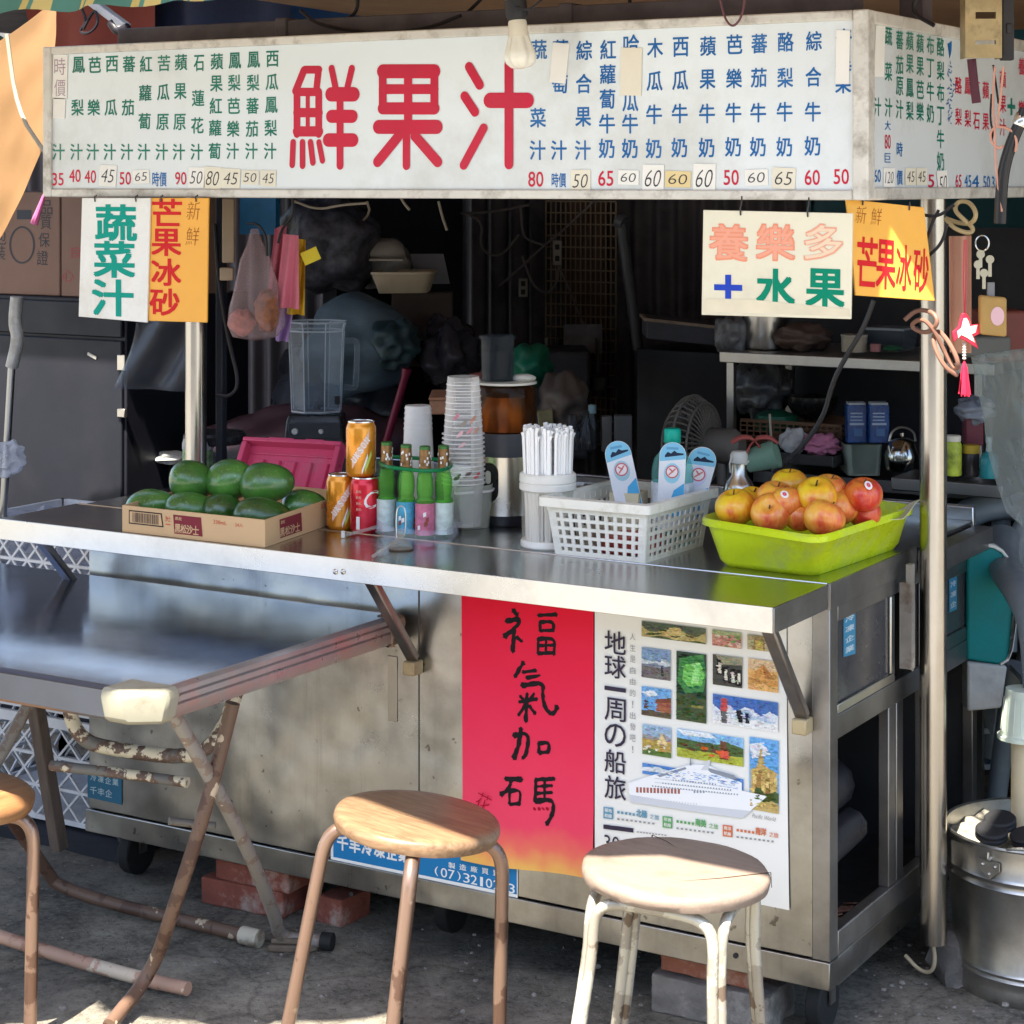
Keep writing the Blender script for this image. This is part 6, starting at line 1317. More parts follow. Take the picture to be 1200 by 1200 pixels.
m.build("handle_lug", ZINC, bu)
m = MB(); m.tube([e+UP*.03+nn_*.006, e+UP*.012+nn_*.008, e+UP*.02-nn_*.01, e+UP*.05+uu*.05-nn_*.0, e+UP*.045+uu*.14-nn_*.03], .003, 8, smooth=2); m.build("bucket_handle", ZINC, bu)
for i, (px, py, z, lab) in enumerate(((1162, 976, .322, "black charcoal briquette lowest on the sand of the bucket"), (1172, 963, .334, "black charcoal briquette leaning on the other by the cream pipe"), (1203, 982, .318, "black charcoal briquette at the right edge beside the cream pipe"))):
    p = onZ(px, py, z); m = MB(); ax_ = Vector((.12-.1*i, -.25, 1)); m.lathe([(.028, -.010), (.031, -.007), (.031, -.002), (.0295, 0), (.031, .002), (.031, .007), (.028, .010)], p, 28, ax=ax_); tag(m.build("charcoal_briquette", mk("charcoal", (.018, .018, .02), .6, bump=.4)), lab, "charcoal", "charcoal briquettes in the sand bucket")
pp = onZ(1200, 985, .285); sp_ = mpp(pp)
pi = thing("cream_pipe", pp, "cream plastic pipe standing in the sand bucket under an upside down cup", "pipe")
m = MB(); m.lathe([(15*sp_, -.02), (15*sp_, 122*sp_)], pp, 24); m.build("pipe_tube", mk("pipe_cream", (.58, .50, .34), .5, dirt=(.45, .38, .25)), pi)
cupm = MB(); cupm.lathe([(31*sp_, 120*sp_), (31*sp_, 124*sp_), (27*sp_, 126*sp_), (22*sp_, 170*sp_), (21*sp_, 178*sp_), (.0001, 178*sp_)], pp, 24, closed=True)
for i in range(18): a = 2*math.pi*i/18; cupm.tube([pp+Vector((26.5*sp_*math.cos(a), 26.5*sp_*math.sin(a), 130*sp_)), pp+Vector((22.3*sp_*math.cos(a), 22.3*sp_*math.sin(a), 168*sp_))], .0012, 5)
tag(cupm.build("plastic_cup", mk("cup_milky", (.62, .70, .60), .4, sss=.2, trans=.15)), "milky ribbed plastic cup upside down on the cream pipe", "cup")
# ================================================================== WHITE CRATES AT THE LEFT END
CRW = mk("crate_white", (.62, .64, .68), .45, var=.08, dirt=(.45, .45, .47), ds=5)
def crate(x0, x1, y0, y1, z0, z1, label):
    t = thing("plastic_crate", ((x0+x1)/2, (y0+y1)/2, z0), label, "crate", "white lattice crates stacked left of the cabinet"); m = MB(); f = .004
    rows = 3; hz = (z1-z0-.03)/rows
    for (P0, P1, out) in (((x0, y0), (x1, y0), (0, -1, 0)), ((x1, y0), (x1, y1), (1, 0, 0)), ((x0, y1), (x1, y1), (0, 1, 0)), ((x0, y0), (x0, y1), (-1, 0, 0))):
        A = Vector((*P0, 0)); B = Vector((*P1, 0)); n = max(3, int((B-A).length/hz*1.15))
        for r in range(rows+1): z = z0+.012+hz*r; m.bar(A+UP*z, B+UP*z, .012 if r in (0, rows) else .007, .009, out)
        m.bar(A+UP*(z1-.012), B+UP*(z1-.012), .024, .012, out)
        for r in range(rows):
            for i in range(n):
                a, b = A.lerp(B, i/n), A.lerp(B, (i+1)/n); za, zb = z0+.012+hz*r, z0+.012+hz*(r+1)
                m.bar(a+UP*za, b+UP*zb, .0055, .005, out); m.bar(a+UP*zb, b+UP*za, .0055, .0048, out)
        for q in (A, B): m.bar(q+UP*z0, q+UP*z1, .016, .016, out)
    m.build("crate_lattice", CRW, t, weld=False); m = MB(); m.box((x0+.01, y0+.01, z0+.004), (x1-.01, y1-.01, z0+.009)); m.build("crate_floor", CRW, t)
crate(-2.42, -1.84, .22, .62, .03, .285, "white lattice crate at the bottom of the stack left of the cabinet")
crate(-2.42, -1.84, .22, .62, .292, .52, "white lattice crate in the middle of the stack left of the cabinet")
crate(-2.42, -1.84, .22, .62, .527, .73, "white lattice crate at the top of the stack left of the cabinet")
kb = MB()
for i in range(7): kb.blob((-2.38+.085*i, .42, .66+.02*math.sin(i*3)), (.07, .12, .07), 10, .25, 2, i)
tag(kb.build("plastic_bags", clear("bag_white", (.85, .88, .95), .75, .2, (.62, .66, .74))), "bunched white plastic bags filling the top crate", "plastic bags", kind='stuff')
dk = MB(); dk.box((-2.5, .15, -.002), (-1.8, .7, .028)); tag(dk.build("pallet", M_dark), "dark low pallet under the white crates", "pallet")
dp = MB(); dp.bar(onY(30, 810, -.1)+UP*.1, onY(70, 985, -.02)-UP*.02, .03, .03, (0, 1, 0)); tag(dp.build("wooden_prop", wood("prop_wood", (.06, .045, .035), (.14, .10, .08), .8, 2), bevel=.003), "dark slanting wooden prop between the table legs and the crates", "prop")
# ================================================================== INSIDE THE STALL
def item_lathe(name, px, py, Y, prof, mat, label, cat, group=None, n=24, sq=(1, 1), parts=()):
    p = onY(px, py, Y); s = mpp(p); t = thing(name, p, label, cat, group)
    m = MB(); m.lathe([(r*s, h*s) for r, h in prof], p, n, sq=sq); m.build("body", mat, t)
    for nm, pr, mt in parts: m = MB(); m.lathe([(r*s, h*s) for r, h in pr], p, n, sq=sq); m.build(nm, mt, t)
    return t
def blobbag(name, px, py, Y, w_, h_, d_, mat, label, cat, amp=.16, seed=0, fr=2.2, group=None):
    p = onY(px, py, Y); s = mpp(p); m = MB(); m.blob(p, (w_/2*s, d_, h_/2*s), 44, amp*.62, fr*.8, seed, rot=Matrix.Rotation(YAW, 3, 'Z').to_quaternion()); return tag(m.build(name, mat, ang=180), label, cat, group)
# left: dark steel cupboard with cardboard boxes on top
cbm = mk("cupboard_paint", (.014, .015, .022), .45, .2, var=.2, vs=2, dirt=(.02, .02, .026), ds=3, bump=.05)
cY = .95; q = lambda x, y, Y=cY: onY(x, y, Y)
x0, x1 = q(-60, 500).x, q(148, 500).x; zt = q(40, 347).z
cup_ = thing("steel_cupboard", ((x0+x1)/2, cY+.3, 0), "dark grey steel cupboard behind the left end of the counter", "cupboard")
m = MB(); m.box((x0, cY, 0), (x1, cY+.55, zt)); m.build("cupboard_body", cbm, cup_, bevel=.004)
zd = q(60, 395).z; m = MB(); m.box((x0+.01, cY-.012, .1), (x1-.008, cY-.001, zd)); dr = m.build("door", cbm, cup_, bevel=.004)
m = MB(); m.box((x0+.01, cY-.012, zd+.008), (x1-.008, cY-.001, zt-.01)); m.build("drawer", cbm, cup_, bevel=.004)
m = MB(); a = q(108, 417, cY-.013); m.obox(a, Vector((.016, 0, -.006)), Vector((.001, 0, .004)), (0, .002, 0)); m.build("handle", mk("handle_pale", (.5, .48, .42), .5), dr)
for k, y in enumerate((425, 484)): m = MB(); a = q(143, y, cY-.014); m.obox(a, (.014, 0, 0), (0, 0, .012 if k else .022), (0, .006, 0)); m.build("latch", steel("latch_steel", (.5, .46, .4), .35), dr, bevel=.002)
CDB = mk("cardboard_old", (.20, .125, .095), .8, var=.12, vs=3, bump=.1); ci = ink((.06, .065, .075), .7)
for (xa, xb, yt, lab, wr_) in ((-60, 64, 225, "brown cardboard box with printed circle on top of the cupboard", 1), (66, 150, 222, "brown cardboard box beside the printed one on top of the cupboard", 0)):
    X0_, X1_, zt2 = q(xa, 300).x, q(xb, 300).x, q(60, yt).z; t = thing("cardboard_box", ((X0_+X1_)/2, cY+.2, zt), lab, "box", "cardboard boxes on the cupboard")
    m = MB(); m.box((X0_, cY+.02, zt+.001), (X1_, cY+.45, zt2)); m.build("carton", CDB, t, bevel=.003)
    P = Pl((0, cY+.02, 0), (1, 0, 0), (0, 0, 1), (0, -1, 0)); m = MB()
    if wr_:
        for ch, x, y in (("品", 55, 243), ("質", 54, 260), ("保", 52, 281), ("證", 50, 302), ("包", 1, 278), ("裝", 0, 296)): P.ptext(m, ch, x, y, 13, 17, ci, h=.001)
        R0 = []
        for k in range(40): a = 2*math.pi*k/40; R0.append((a, P.hit(26+15*math.cos(a), 287+22*math.sin(a)), P.hit(26+13*math.cos(a), 287+20*math.sin(a))))
        for k in range(40): A_, B_ = R0[k], R0[(k+1) % 40]; P.ab(m, [A_[1], B_[1], B_[2], A_[2]], ci, .001)
        P.poly(m, [(20, 246), (37, 246), (37, 257), (20, 257)], ci, .001)
    else:
        for ch, x, y in (("良", 90, 296), ("心", 80, 323)): P.ptext(m, ch, x, y, 14, 14, ink((.3, .07, .08)), h=.001)
    m.build("print", ci, t, weld=False)
ub = thing("umbrella", onY(18, 420, .35), "folded umbrella in a silvery sleeve standing at the left edge", "umbrella")
m = MB(); m.tube([onY(20, 348, .35), onY(17, 380, .35), onY(22, 395, .35), onY(14, 430, .35)], .0165, 12, smooth=2); m.build("sleeve", mk("foil_sleeve", (.30, .30, .30), .35, .3, var=.3, vs=30, bump=.8, bs=40), ub)
m = MB(); m.tube([onY(14, 425, .35), onY(4, 600, .35), onY(-4, 760, .35)], .0095, 12); m.build("pole", steel("umb_steel", (.3, .3, .3), .3), ub)
blobbag("plastic_bag", 8, 537, .3, 44, 38, .03, clear("bag_white", (.85, .88, .95), .75, .2, (.62, .66, .74)), "small crumpled white bag at the left edge beside the cupboard", "bag", .35, 3, 3)
pb = MB(); a = onY(52, 228, .3); pb.tube([a, onY(46, 245, .3), onY(40, 262, .3)], lambda t: .004+.006*t, 8); tag(pb.build("pink_ribbon", mk("ribbon_pink", (.55, .13, .3), .4)), "pink ribbon end hanging below the left corner of the sign", "ribbon")
# hanging bag curtain
cl = MB(); P4 = [onY(x, y, .30) for x, y in ((160, 374), (233, 370), (136, 455), (228, 459))]
cl.sheet(lambda u, v: P4[0].lerp(P4[1], u).lerp(P4[2].lerp(P4[3], u), v)+Vector((0, .012*math.sin(u*9+v*4), 0)), 16, 12)
tag(cl.build("clear_sheet", clear("sheet_clear", (.75, .78, .85), .10, .12, (.25, .26, .3)), solid=.0006), "clear plastic sheet hanging from the left post below the small boards", "plastic sheet")
db = MB()
X0_, X1_ = onY(150, 500, 1.15).x, onY(235, 500, 1.15).x; db.box((X0_, 1.15, .2), (X1_, 1.19, onY(150, 537, 1.15).z)); db.box((X0_, 1.13, onY(200, 560, 1.15).z), (X1_, 1.4, onY(200, 543, 1.15).z))
tag(db.build("low_shelf", M_dark, bevel=.003), "dark low shelf between the cupboard and the left post", "shelf")
blobbag("white_cloth", 205, 536, 1.12, 44, 14, .05, mk("cloth_grey", (.4, .4, .4), .8), "crumpled pale cloth on the dark low shelf", "cloth", .3, 4)
# bags hanging from the left post
bag = thing("hanging_bag", onY(300, 330, .30), "thin white plastic bag with brown goods hanging by the left post", "bag")
BAGC = clear("bag_film", (.95, .90, .92), .42, .25, (.62, .46, .46))
pB = onY(300, 345, .30); s = mpp(pB)
def bagf(m, c, prof, dep, seed=0, n=26, amp=.1):
    vs = []; fs = []
    for k, (h, l, r) in enumerate(prof):
        for i in range(n):
            a = 2*math.pi*i/n; x = (l+r)/2+(r-l)/2*math.cos(a); f = 1+amp*noise.noise(Vector((math.cos(a)*2.5, math.sin(a)*2.5, k*.55+seed)))*2
            vs.append(c+RIGHT*x*s*f+AWAY*dep*math.sin(a)*((r-l)/60)*f-UP*h*s)
    for k in range(len(prof)-1):
        for i in range(n): fs.append((k*n+i, k*n+(i+1) % n, (k+1)*n+(i+1) % n, (k+1)*n+i))
    fs += [tuple(range(n))[::-1], tuple((len(prof)-1)*n+i for i in range(n))]
    m.add(vs, [tuple(reversed(f)) for f in fs])
tp_ = onY(300, 270, .30); m = MB(); bagf(m, tp_, [(-2, -6, 2), (15, -10, 8), (35, -18, 18), (60, -24, 26), (90, -30, 30), (112, -33, 31), (124, -28, 26), (128, -10, 10)], .05); m.build("bag_film", BAGC, bag)
m = MB(); m.blob(onY(313, 365, .30), (14*s, .03, 26*s), 18, .12, 3, 2); m.build("bag_goods", mk("goods_brown", (.26, .10, .05), .5, var=.5, vs=60), bag)
m = MB(); m.blob(onY(284, 378, .29), (16*s, .03, 16*s), 16, .12, 3, 6); m.build("bag_goods", mk("goods_pink", (.48, .17, .13), .5, var=.4, vs=60), bag)
def cloth(name, pts, Y, matn, c_, label, cat, group=None):
    P = [onY(x, y, Y) for x, y in pts]; m = MB()
    m.sheet(lambda u, v: P[0].lerp(P[1], u).lerp(P[2].lerp(P[3], u), v)+AWAY*.012*math.sin(u*10+v*2)*(.3+v), 16, 16, th=.0015); return tag(m.build(name, fabric(matn, c_, .25, .1)), label, cat, group)
cloth("pink_bag", [(322, 268), (336, 262), (312, 350), (330, 348)], .36, "bag_pink_a", (.62, .16, .22), "dark pink plastic bag hanging behind the white bag", "bag", "plastic bags hanging by the left post")
cloth("pink_bag", [(332, 274), (350, 276), (322, 360), (351, 362)], .33, "bag_pink_b", (.80, .24, .32), "bright pink plastic bag hanging right of the white bag", "bag", "plastic bags hanging by the left post")
cloth("yellow_bag", [(346, 279), (358, 281), (335, 368), (357, 369)], .37, "bag_yellow", (.82, .52, .03), "yellow plastic bag hanging behind the bright pink one", "bag", "plastic bags hanging by the left post")
cloth("purple_bag", [(328, 350), (358, 285), (322, 399), (338, 400)], .40, "bag_purple", (.45, .28, .6), "lilac plastic bag end showing below the pink bags", "bag", "plastic bags hanging by the left post")
yt = MB(); a = onY(364, 300, .35); yt.obox(a, RIGHT*.018+UP*.008, UP*.014-RIGHT*.006, AWAY*.001); tag(yt.build("yellow_tag", mk("tag_yellow", (.78, .6, .03), .5)), "small bright yellow tag sticking out beside the yellow bag", "tag")
hk = MB(); hk.tube([onY(343, 232, .33), onY(343, 255, .33), onY(330, 268, .33), onY(326, 285, .33)], .003, 6, smooth=2); hk.tube([onY(290, 262, .30), onY(302, 262, .30), onY(312, 275, .30), onY(313, 300, .30)], .003, 6, smooth=2); tag(hk.build("bag_string", mk("cord_black", (.018, .016, .02), .45)), "dark strings holding the plastic bags by the left post", "string")
bp = MB(); bp.obox(onY(268, 270, .32), RIGHT*.014, UP*.075, AWAY*.012); bp.obox(onY(266, 321, .315), RIGHT*.016, UP*.015, AWAY*.01); tag(bp.build("conduit_pole", mk("conduit_tan", (.33, .25, .17), .6), bevel=.003), "short tan wooden batten right of the left post below the sign", "batten")
cb_ = MB(); cb_.tube([onY(x, y, .33) for x, y in ((252, 262), (256, 330), (268, 400), (281, 450), (270, 465), (255, 462))], .0045, 8, smooth=2); tag(cb_.build("cable", mk("cord_black", (.018, .016, .02), .45)), "black power cable hanging right of the left post", "cable")
bs_ = MB(); A_, B_ = onY(281, 232, 1.3), onY(323, 275, 1.3); bs_.box((A_.x, 1.3, B_.z), (B_.x, 1.32, A_.z)); tag(bs_.build("blue_board", mk("board_blue", (.01, .10, .22), .5, var=.3)), "small blue board hanging behind the plastic bags", "board")
# the dark heap in the middle
DKB = mk("bag_black", (.02, .022, .03), .3, var=.6, vs=10, bump=1, bs=18)
NET = mk("net_dark", (.05, .05, .065), .5, var=.8, vs=28, bump=1, bs=26)
SACK = mk("sack_blue", (.06, .09, .115), .6, var=.35, vs=5, stretch=(1, 1, 3), bump=.8, bs=16)
blobbag("net_sack", 385, 285, 1.5, 120, 120, .16, NET, "dark mesh sack hanging behind the plastic bags", "sack", .18, 1, 2.5)
blobbag("blue_sack", 420, 405, 1.35, 130, 120, .2, SACK, "slate blue woven sack lying in the dark behind the blender", "sack", .2, 2, 2)
blobbag("teal_bag", 462, 402, 1.3, 60, 54, .12, mk("bag_teal_dark", (.022, .042, .048), .45, bump=1, bs=20), "crumpled dark teal bag on top of the slate blue sack", "bag", .3, 3, 3)
blobbag("grey_bag", 450, 310, 1.7, 70, 60, .14, mk("bag_grey_dull", (.25, .24, .24), .35, var=.3, bump=.8, bs=16), "dull grey plastic bag above the cream basin", "bag", .2, 6, 2.5)
blobbag("black_bag", 400, 460, 1.4, 150, 120, .2, DKB, "black rubbish bag in the dark behind the blender jar", "bag", .25, 4, 2.5)
blobbag("maroon_bag", 370, 520, 1.25, 260, 90, .15, mk("bag_maroon", (.045, .022, .028), .5, var=.5, bump=1, bs=14), "dark maroon bundle low behind the blender", "bundle", .2, 9, 2.5)
blobbag("crumpled_bag", 525, 415, 1.6, 70, 80, .15, mk("bag_shine", (.05, .045, .055), .22, var=.6, bump=1.2, bs=26), "glossy dark crumpled bag left of the juicer hopper", "bag", .3, 12, 3)
blobbag("brown_bag", 660, 470, 1.25, 60, 70, .12, mk("bag_brown", (.095, .07, .055), .6, var=.4, bump=.8, bs=14), "dull brown bag right of the juicer", "bag", .25, 14, 2.5)
blobbag("green_bag", 622, 428, 1.4, 50, 52, .1, mk("bag_green", (.01, .11, .06), .4, var=.4, bump=.6, bs=14), "dark green plastic bag behind the juicer hopper", "bag", .2, 15, 2.5)
bn = thing("cream_basin", onY(475, 330, 1.55), "shallow cream plastic basin on top of the dark heap", "basin"); s = mpp(onY(475, 330, 1.55)); p = onY(475, 342, 1.55)
m = MB(); qd = [p+RIGHT*a*s+AWAY*b for a, b in ((-38, -.12), (32, -.08), (36, .12), (-30, .12))]; sc2 = lambda k, dz: [p+(x-p)*k+UP*dz for x in qd]
loft(m, [rloop(sc2(.8, 0), .03), rloop(sc2(1, .055), .04), rloop(sc2(1.04, .055), .04), rloop(sc2(1.03, .062), .04), rloop(sc2(.95, .06), .04), rloop(sc2(.78, .01), .03)]); m.build("basin_shell", mk("basin_cream", (.42, .35, .25), .45), bn)
wb_ = MB(); a = onY(504, 315, 1.72); wb_.obox(a, RIGHT*.05, UP*.045-RIGHT*.01, AWAY*.004); tag(wb_.build("grey_board", mk("board_grey", (.14, .14, .16), .6)), "grey card panel standing behind the cream basin", "card")
hb = MB(); hb.tube([onY(x, y, 1.25) for x, y in ((477, 432), (474, 445), (452, 520))], lambda t: .014 if t < .3 else .011, 10, smooth=1); tag(hb.build("broomstick", mk("handle_red", (.16, .015, .04), .4)), "dark red broom handle slanting behind the glass bottles", "handle")
bxx = MB(); a = onY(495, 385, 1.7); bxx.obox(a, RIGHT*.09, UP*.11, AWAY*.05); tag(bxx.build("cardboard_box", mk("cardboard_dark", (.075, .055, .05), .8, var=.2), bevel=.004), "dark cardboard box under the cream basin", "box")
# more of the clutter in the dark
cpx = MB(); a = onY(447, 296, 1.62); cpx.blob(a, (.07, .07, .045), 24, .06, 1.5, 3, flatb=.02); cpx.obox(a-UP*.018-AWAY*.075+RIGHT*.02, RIGHT*.05, AWAY*.035, UP*.003)
tag(cpx.build("cap", mk("cap_pale", (.34, .31, .28), .8, bump=.2), ang=60), "pale cap lying on top of the dull grey bag", "cap")
for k, (x, y0_, y1_, Y_, lab) in enumerate(((430, 236, 262, 1.5, "short pale cord hanging from the sign frame above the dark mesh sack"), (514, 236, 270, 1.4, "pale cord end hanging above the grey card panel"), (470, 232, 246, 1.2, "thin cord loop under the sign near the pink bags"))):
    m = MB(); m.tube([onY(x, y0_, Y_), onY(x+4, (y0_+y1_)/2, Y_), onY(x+(10 if k else -8), y1_, Y_)], .004, 6, smooth=1); tag(m.build("cord", mk("cord_pale", (.30, .26, .2), .7)), lab, "cord")
m = MB(); m.tube([onY(x, y, .42) for x, y in ((345, 236), (372, 246), (400, 240), (430, 238))], .003, 6, smooth=2); tag(m.build("washing_line", mk("cord_pale", (.30, .26, .2), .7)), "pale line strung under the sign from the hanging bags", "line")
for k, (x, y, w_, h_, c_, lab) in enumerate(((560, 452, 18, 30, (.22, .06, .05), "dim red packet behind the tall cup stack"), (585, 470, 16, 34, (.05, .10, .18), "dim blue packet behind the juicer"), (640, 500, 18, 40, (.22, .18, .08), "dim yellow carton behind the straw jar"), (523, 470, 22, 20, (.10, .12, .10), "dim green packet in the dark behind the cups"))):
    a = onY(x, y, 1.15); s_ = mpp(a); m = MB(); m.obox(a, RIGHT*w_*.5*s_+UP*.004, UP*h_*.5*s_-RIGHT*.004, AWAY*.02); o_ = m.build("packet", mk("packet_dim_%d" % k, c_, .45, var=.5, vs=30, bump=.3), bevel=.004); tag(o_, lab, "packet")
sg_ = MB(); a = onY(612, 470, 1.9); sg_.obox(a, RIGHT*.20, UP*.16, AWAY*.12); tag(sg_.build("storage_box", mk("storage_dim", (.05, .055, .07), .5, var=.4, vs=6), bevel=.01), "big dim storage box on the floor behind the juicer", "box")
for k, x in enumerate((640, 655, 700)):
    m = MB(); a = onY(x, 430, 2.14); m.tube([a+UP*.09, a-UP*.02], .006, 6); m.lathe([(.004, -.09), (.03, -.07), (.034, -.03), (.006, -.018)], a, 12); tag(m.build("ladle", steel("ladle_dim", (.3, .29, .27), .35)), ("leftmost dim ladle hanging on the back wall grid", "middle dim ladle hanging on the back wall grid", "rightmost dim ladle hanging below the pinned papers")[k], "ladle", "ladles hanging at the back")
# blender
p = onY(371, 521, .62); s = mpp(p)
bd = thing("blender", p, "kitchen blender with tall clear jug on a black base", "blender")
m = MB(); sq4 = lambda w_, d_, h: [p+RIGHT*a*w_*s+AWAY*b*d_*s+UP*h*s for a, b in ((-1, -1), (1, -1), (1, 1), (-1, 1))]
loft(m, [rloop(sq4(38, 34, 0), .012), rloop(sq4(39, 34, 4), .012), rloop(sq4(35, 30, 10), .012), rloop(sq4(33, 28, 30), .012), rloop(sq4(31, 26, 36), .01)]); m.build("blender_base", BLK, bd)
m = MB(); m.obox(p+UP*20*s-AWAY*30*s, RIGHT*30*s, UP*9*s, AWAY*2*s); m.build("front_plate", mk("plate_smoke", (.05, .055, .06), .12), bd, bevel=.001)
m = MB(); m.lathe([(.0001, 0), (4*s, 0), (3*s, 3*s), (.0001, 3*s)], p+UP*19*s-AWAY*32*s-RIGHT*22*s, 12, ax=-AWAY); m.lathe([(.0001, 0), (3*s, 0), (2*s, 3*s)], p+UP*19*s-AWAY*32*s+RIGHT*8*s, 12, ax=-AWAY); m.build("knob", ink((.5, .5, .48)), bd)
JUG = clear("jug_clear", (.90, .93, .95), .10, .05, (.62, .66, .72)); JED = clear("jug_edge", (.9, .93, .95), .9, .1, (.62, .66, .72))
m = MB(); k8 = lambda r, h: [p+RIGHT*r*s*math.cos(a)*1.0+AWAY*r*s*math.sin(a)*.9+UP*h*s for a in [math.pi*2*(i+.5)/8 for i in range(8)]]
L_ = [rloop2 for rloop2 in (k8(30, 38), k8(31, 60), k8(34, 136), k8(36, 142), k8(36.5, 145), k8(33.5, 143), k8(29, 60), k8(27, 42))]; loft(m, L_); m.build("jug", JUG, bd, ang=20)
m = MB()
for a_, b_, c_ in zip(k8(30.2, 40), k8(34.2, 136), k8(36.4, 144)): m.tube([a_, b_, c_], .0014, 6)
for r_, h_ in ((36.5, 144), (34.3, 134), (30.2, 40)): m.tube(k8(r_, h_), .0022, 6, closed=True)
m.build("jug_edges", JED, bd, weld=False)
m = MB(); loft(m, [k8(27.5, 42.5), k8(28.3, 70)]); m.build("jug_water", clear("jug_water", (.8, .85, .9), .15, .05, (.3, .34, .4)), bd)
m = MB(); m.tube([p+RIGHT*a*s+UP*h*s for a, h in ((33, 122), (46, 122), (48, 116), (46, 70), (44, 66), (31, 68))], 3.4*s, 8, smooth=1); m.build("jug_handle", JUG, bd)
m = MB(); m.lathe([(5*s, 42*s), (5*s, 46*s), (2*s, 52*s)], p, 10); m.obox(p+RIGHT*26*s+UP*54*s-AWAY*18*s, RIGHT*3*s, UP*5*s, AWAY*1*s); m.build("blade_hub", BLK, bd)
bsd = MB(); bsd.obox(p-UP*.045, RIGHT*52*s, AWAY*40*s, UP*.0445); tag(bsd.build("black_box", mk("box_black", (.03, .028, .03), .5), bevel=.004), "low black box the blender stands on", "box")
# jars at the left of the pink lid
item_lathe("plastic_jar", 252, 566, .42, [(33, 0), (35, 4), (35, 40), (33, 47)], clear("jar_grey", (.75, .78, .8), .45, .1, (.32, .34, .36)), "wide clear plastic jar with black lid behind the avocados", "jar", parts=[("jar_lid", [(36, 47.2), (37, 49), (37, 57), (34, 60)], BLK)])
item_lathe("food_tin", 232, 566, .36, [(17, 0), (18, 2), (18, 38), (17, 40)], mk("tin_label", (.24, .42, .16), .4, var=.7, vs=50), "small tin with green and white label in front of the clear jar", "tin", parts=[("tin_lid", [(18.5, 40.2), (18.5, 46), (17, 52), (12, 55)], mk("tin_lid_grey", (.35, .36, .4), .3))])
# grid panel, wires, sockets on the back wall
gp_ = MB(); Yg = 2.22; zt_, zb_ = onY(690, 236, Yg).z, .75
xa, xb = onY(640, 300, Yg).x, onY(722, 300, Yg).x
for i in range(15): x = xa+(xb-xa)*i/14; gp_.box((x-.0022, Yg-.002, zb_), (x+.0022, Yg+.002, zt_))
for i in range(22): z = zb_+(zt_-zb_)*i/21; gp_.box((xa, Yg-.006, z-.0022), (xb, Yg-.0021, z+.0022))
tag(gp_.build("wire_grid", mk("grid_wire", (.20, .15, .10), .5, .3), weld=False), "brown wire grid panel hanging on the back wall", "wire grid")
gb = MB(); gb.box((xa+.06, 2.25, .8), (xb-.05, 2.262, zt_)); tag(gb.build("brown_board", mk("board_brown", (.075, .042, .032), .7, var=.2)), "dark brown board behind the wire grid", "board")
for i, (x, y, w_, h_, lab) in enumerate(((653, 296, 11, 30, "upper pale socket strip on the back wall left of the grid"), (613, 337, 11, 22, "lower pale socket strip on the back wall left of the grid"))):
    m = MB(); a = onY(x, y, 2.2); s = mpp(a); m.obox(a, RIGHT*w_/2*s, UP*h_/2*s, AWAY*.012); t = m.build("socket_strip", mk("socket_cream", (.22, .2, .18), .5), bevel=.003); tag(t, lab, "socket", "sockets on the back wall")
    m = MB()
    for k in range(2): m.obox(a+UP*(k-.5)*h_*.45*s-AWAY*.0125, RIGHT*2.5*s, UP*3*s, AWAY*.001)
    m.build("socket_hole", ink((.02, .02, .02)), t)
wl = MB()
for pts in (((545, 250), (566, 260), (562, 290), (575, 300), (590, 298), (608, 275)), ((585, 335), (612, 312), (635, 290), (660, 270), (697, 235)), ((612, 300), (624, 335), (640, 345), (652, 335), (655, 312)), ((610, 240), (612, 275), (620, 282), (640, 288)), ((540, 250), (580, 248), (620, 240)), ((655, 312), (670, 345), (690, 395), (705, 430))): wl.tube([onY(x, y, 2.16) for x, y in pts], .004, 6, smooth=2)
tag(wl.build("wall_wires", mk("wire_grey", (.13, .115, .115), .5)), "loose grey wires strung over the back wall of the stall", "wires")
pp2 = MB(); pp2.tube([onY(728, 262, 2.05), onY(748, 410, 2.05)], .017, 12); pp2.tube([onY(724, 258, 2.05), onY(732, 262, 2.05)], .024, 12); tag(pp2.build("leaning_pipe", mk("pipe_dark", (.07, .075, .085), .45)), "dark pipe leaning against the teal board", "pipe")
cl_ = MB(); cl_.obox(onY(683, 397, 2.12), RIGHT*.06, UP*.045, AWAY*.004); cl_.obox(onY(668, 400, 2.11), RIGHT*.02, UP*.03, AWAY*.012); tag(cl_.build("pinned_papers", mk("paper_dim", (.15, .15, .165), .7, var=.4, vs=14)), "grey papers pinned low on the wire grid", "papers")
lg = MB(); lg.obox(onY(795, 386, 1.7), RIGHT*.095-UP*.01, UP*.028, AWAY*.10); tag(lg.build("dark_carton", mk("carton_dark", (.055, .055, .065), .6, var=.3), bevel=.003), "long dark carton lying on the black cabinet", "carton")
lw = MB(); lw.obox(onY(793, 376, 1.69), RIGHT*.097-UP*.0105, UP*.004, AWAY*.10); tag(lw.build("wooden_batten", wood("batten_wood", (.2, .13, .08), (.28, .2, .13))), "thin wooden batten on top of the long dark carton", "batten")
bc_ = MB(); A_, B_ = onY(745, 408, 1.72), onY(835, 600, 1.72); bc_.box((A_.x, 1.72, .0), (B_.x+.05, 2.1, A_.z)); tag(bc_.build("black_cabinet", mk("cabinet_black", (.007, .007, .011), .5), bevel=.005), "tall black cabinet in the middle of the back wall", "cabinet")
item_lathe("sauce_bottle", 671, 528, 1.0, [(10, 0), (11, 2), (11, 22), (5, 32), (5, 42)], clear("bottle_dim", (.5, .5, .5), .5, .1, (.10, .10, .11)), "dim clear bottle behind the straw jar, left of its twin", "bottle", "dim bottles behind the basket")
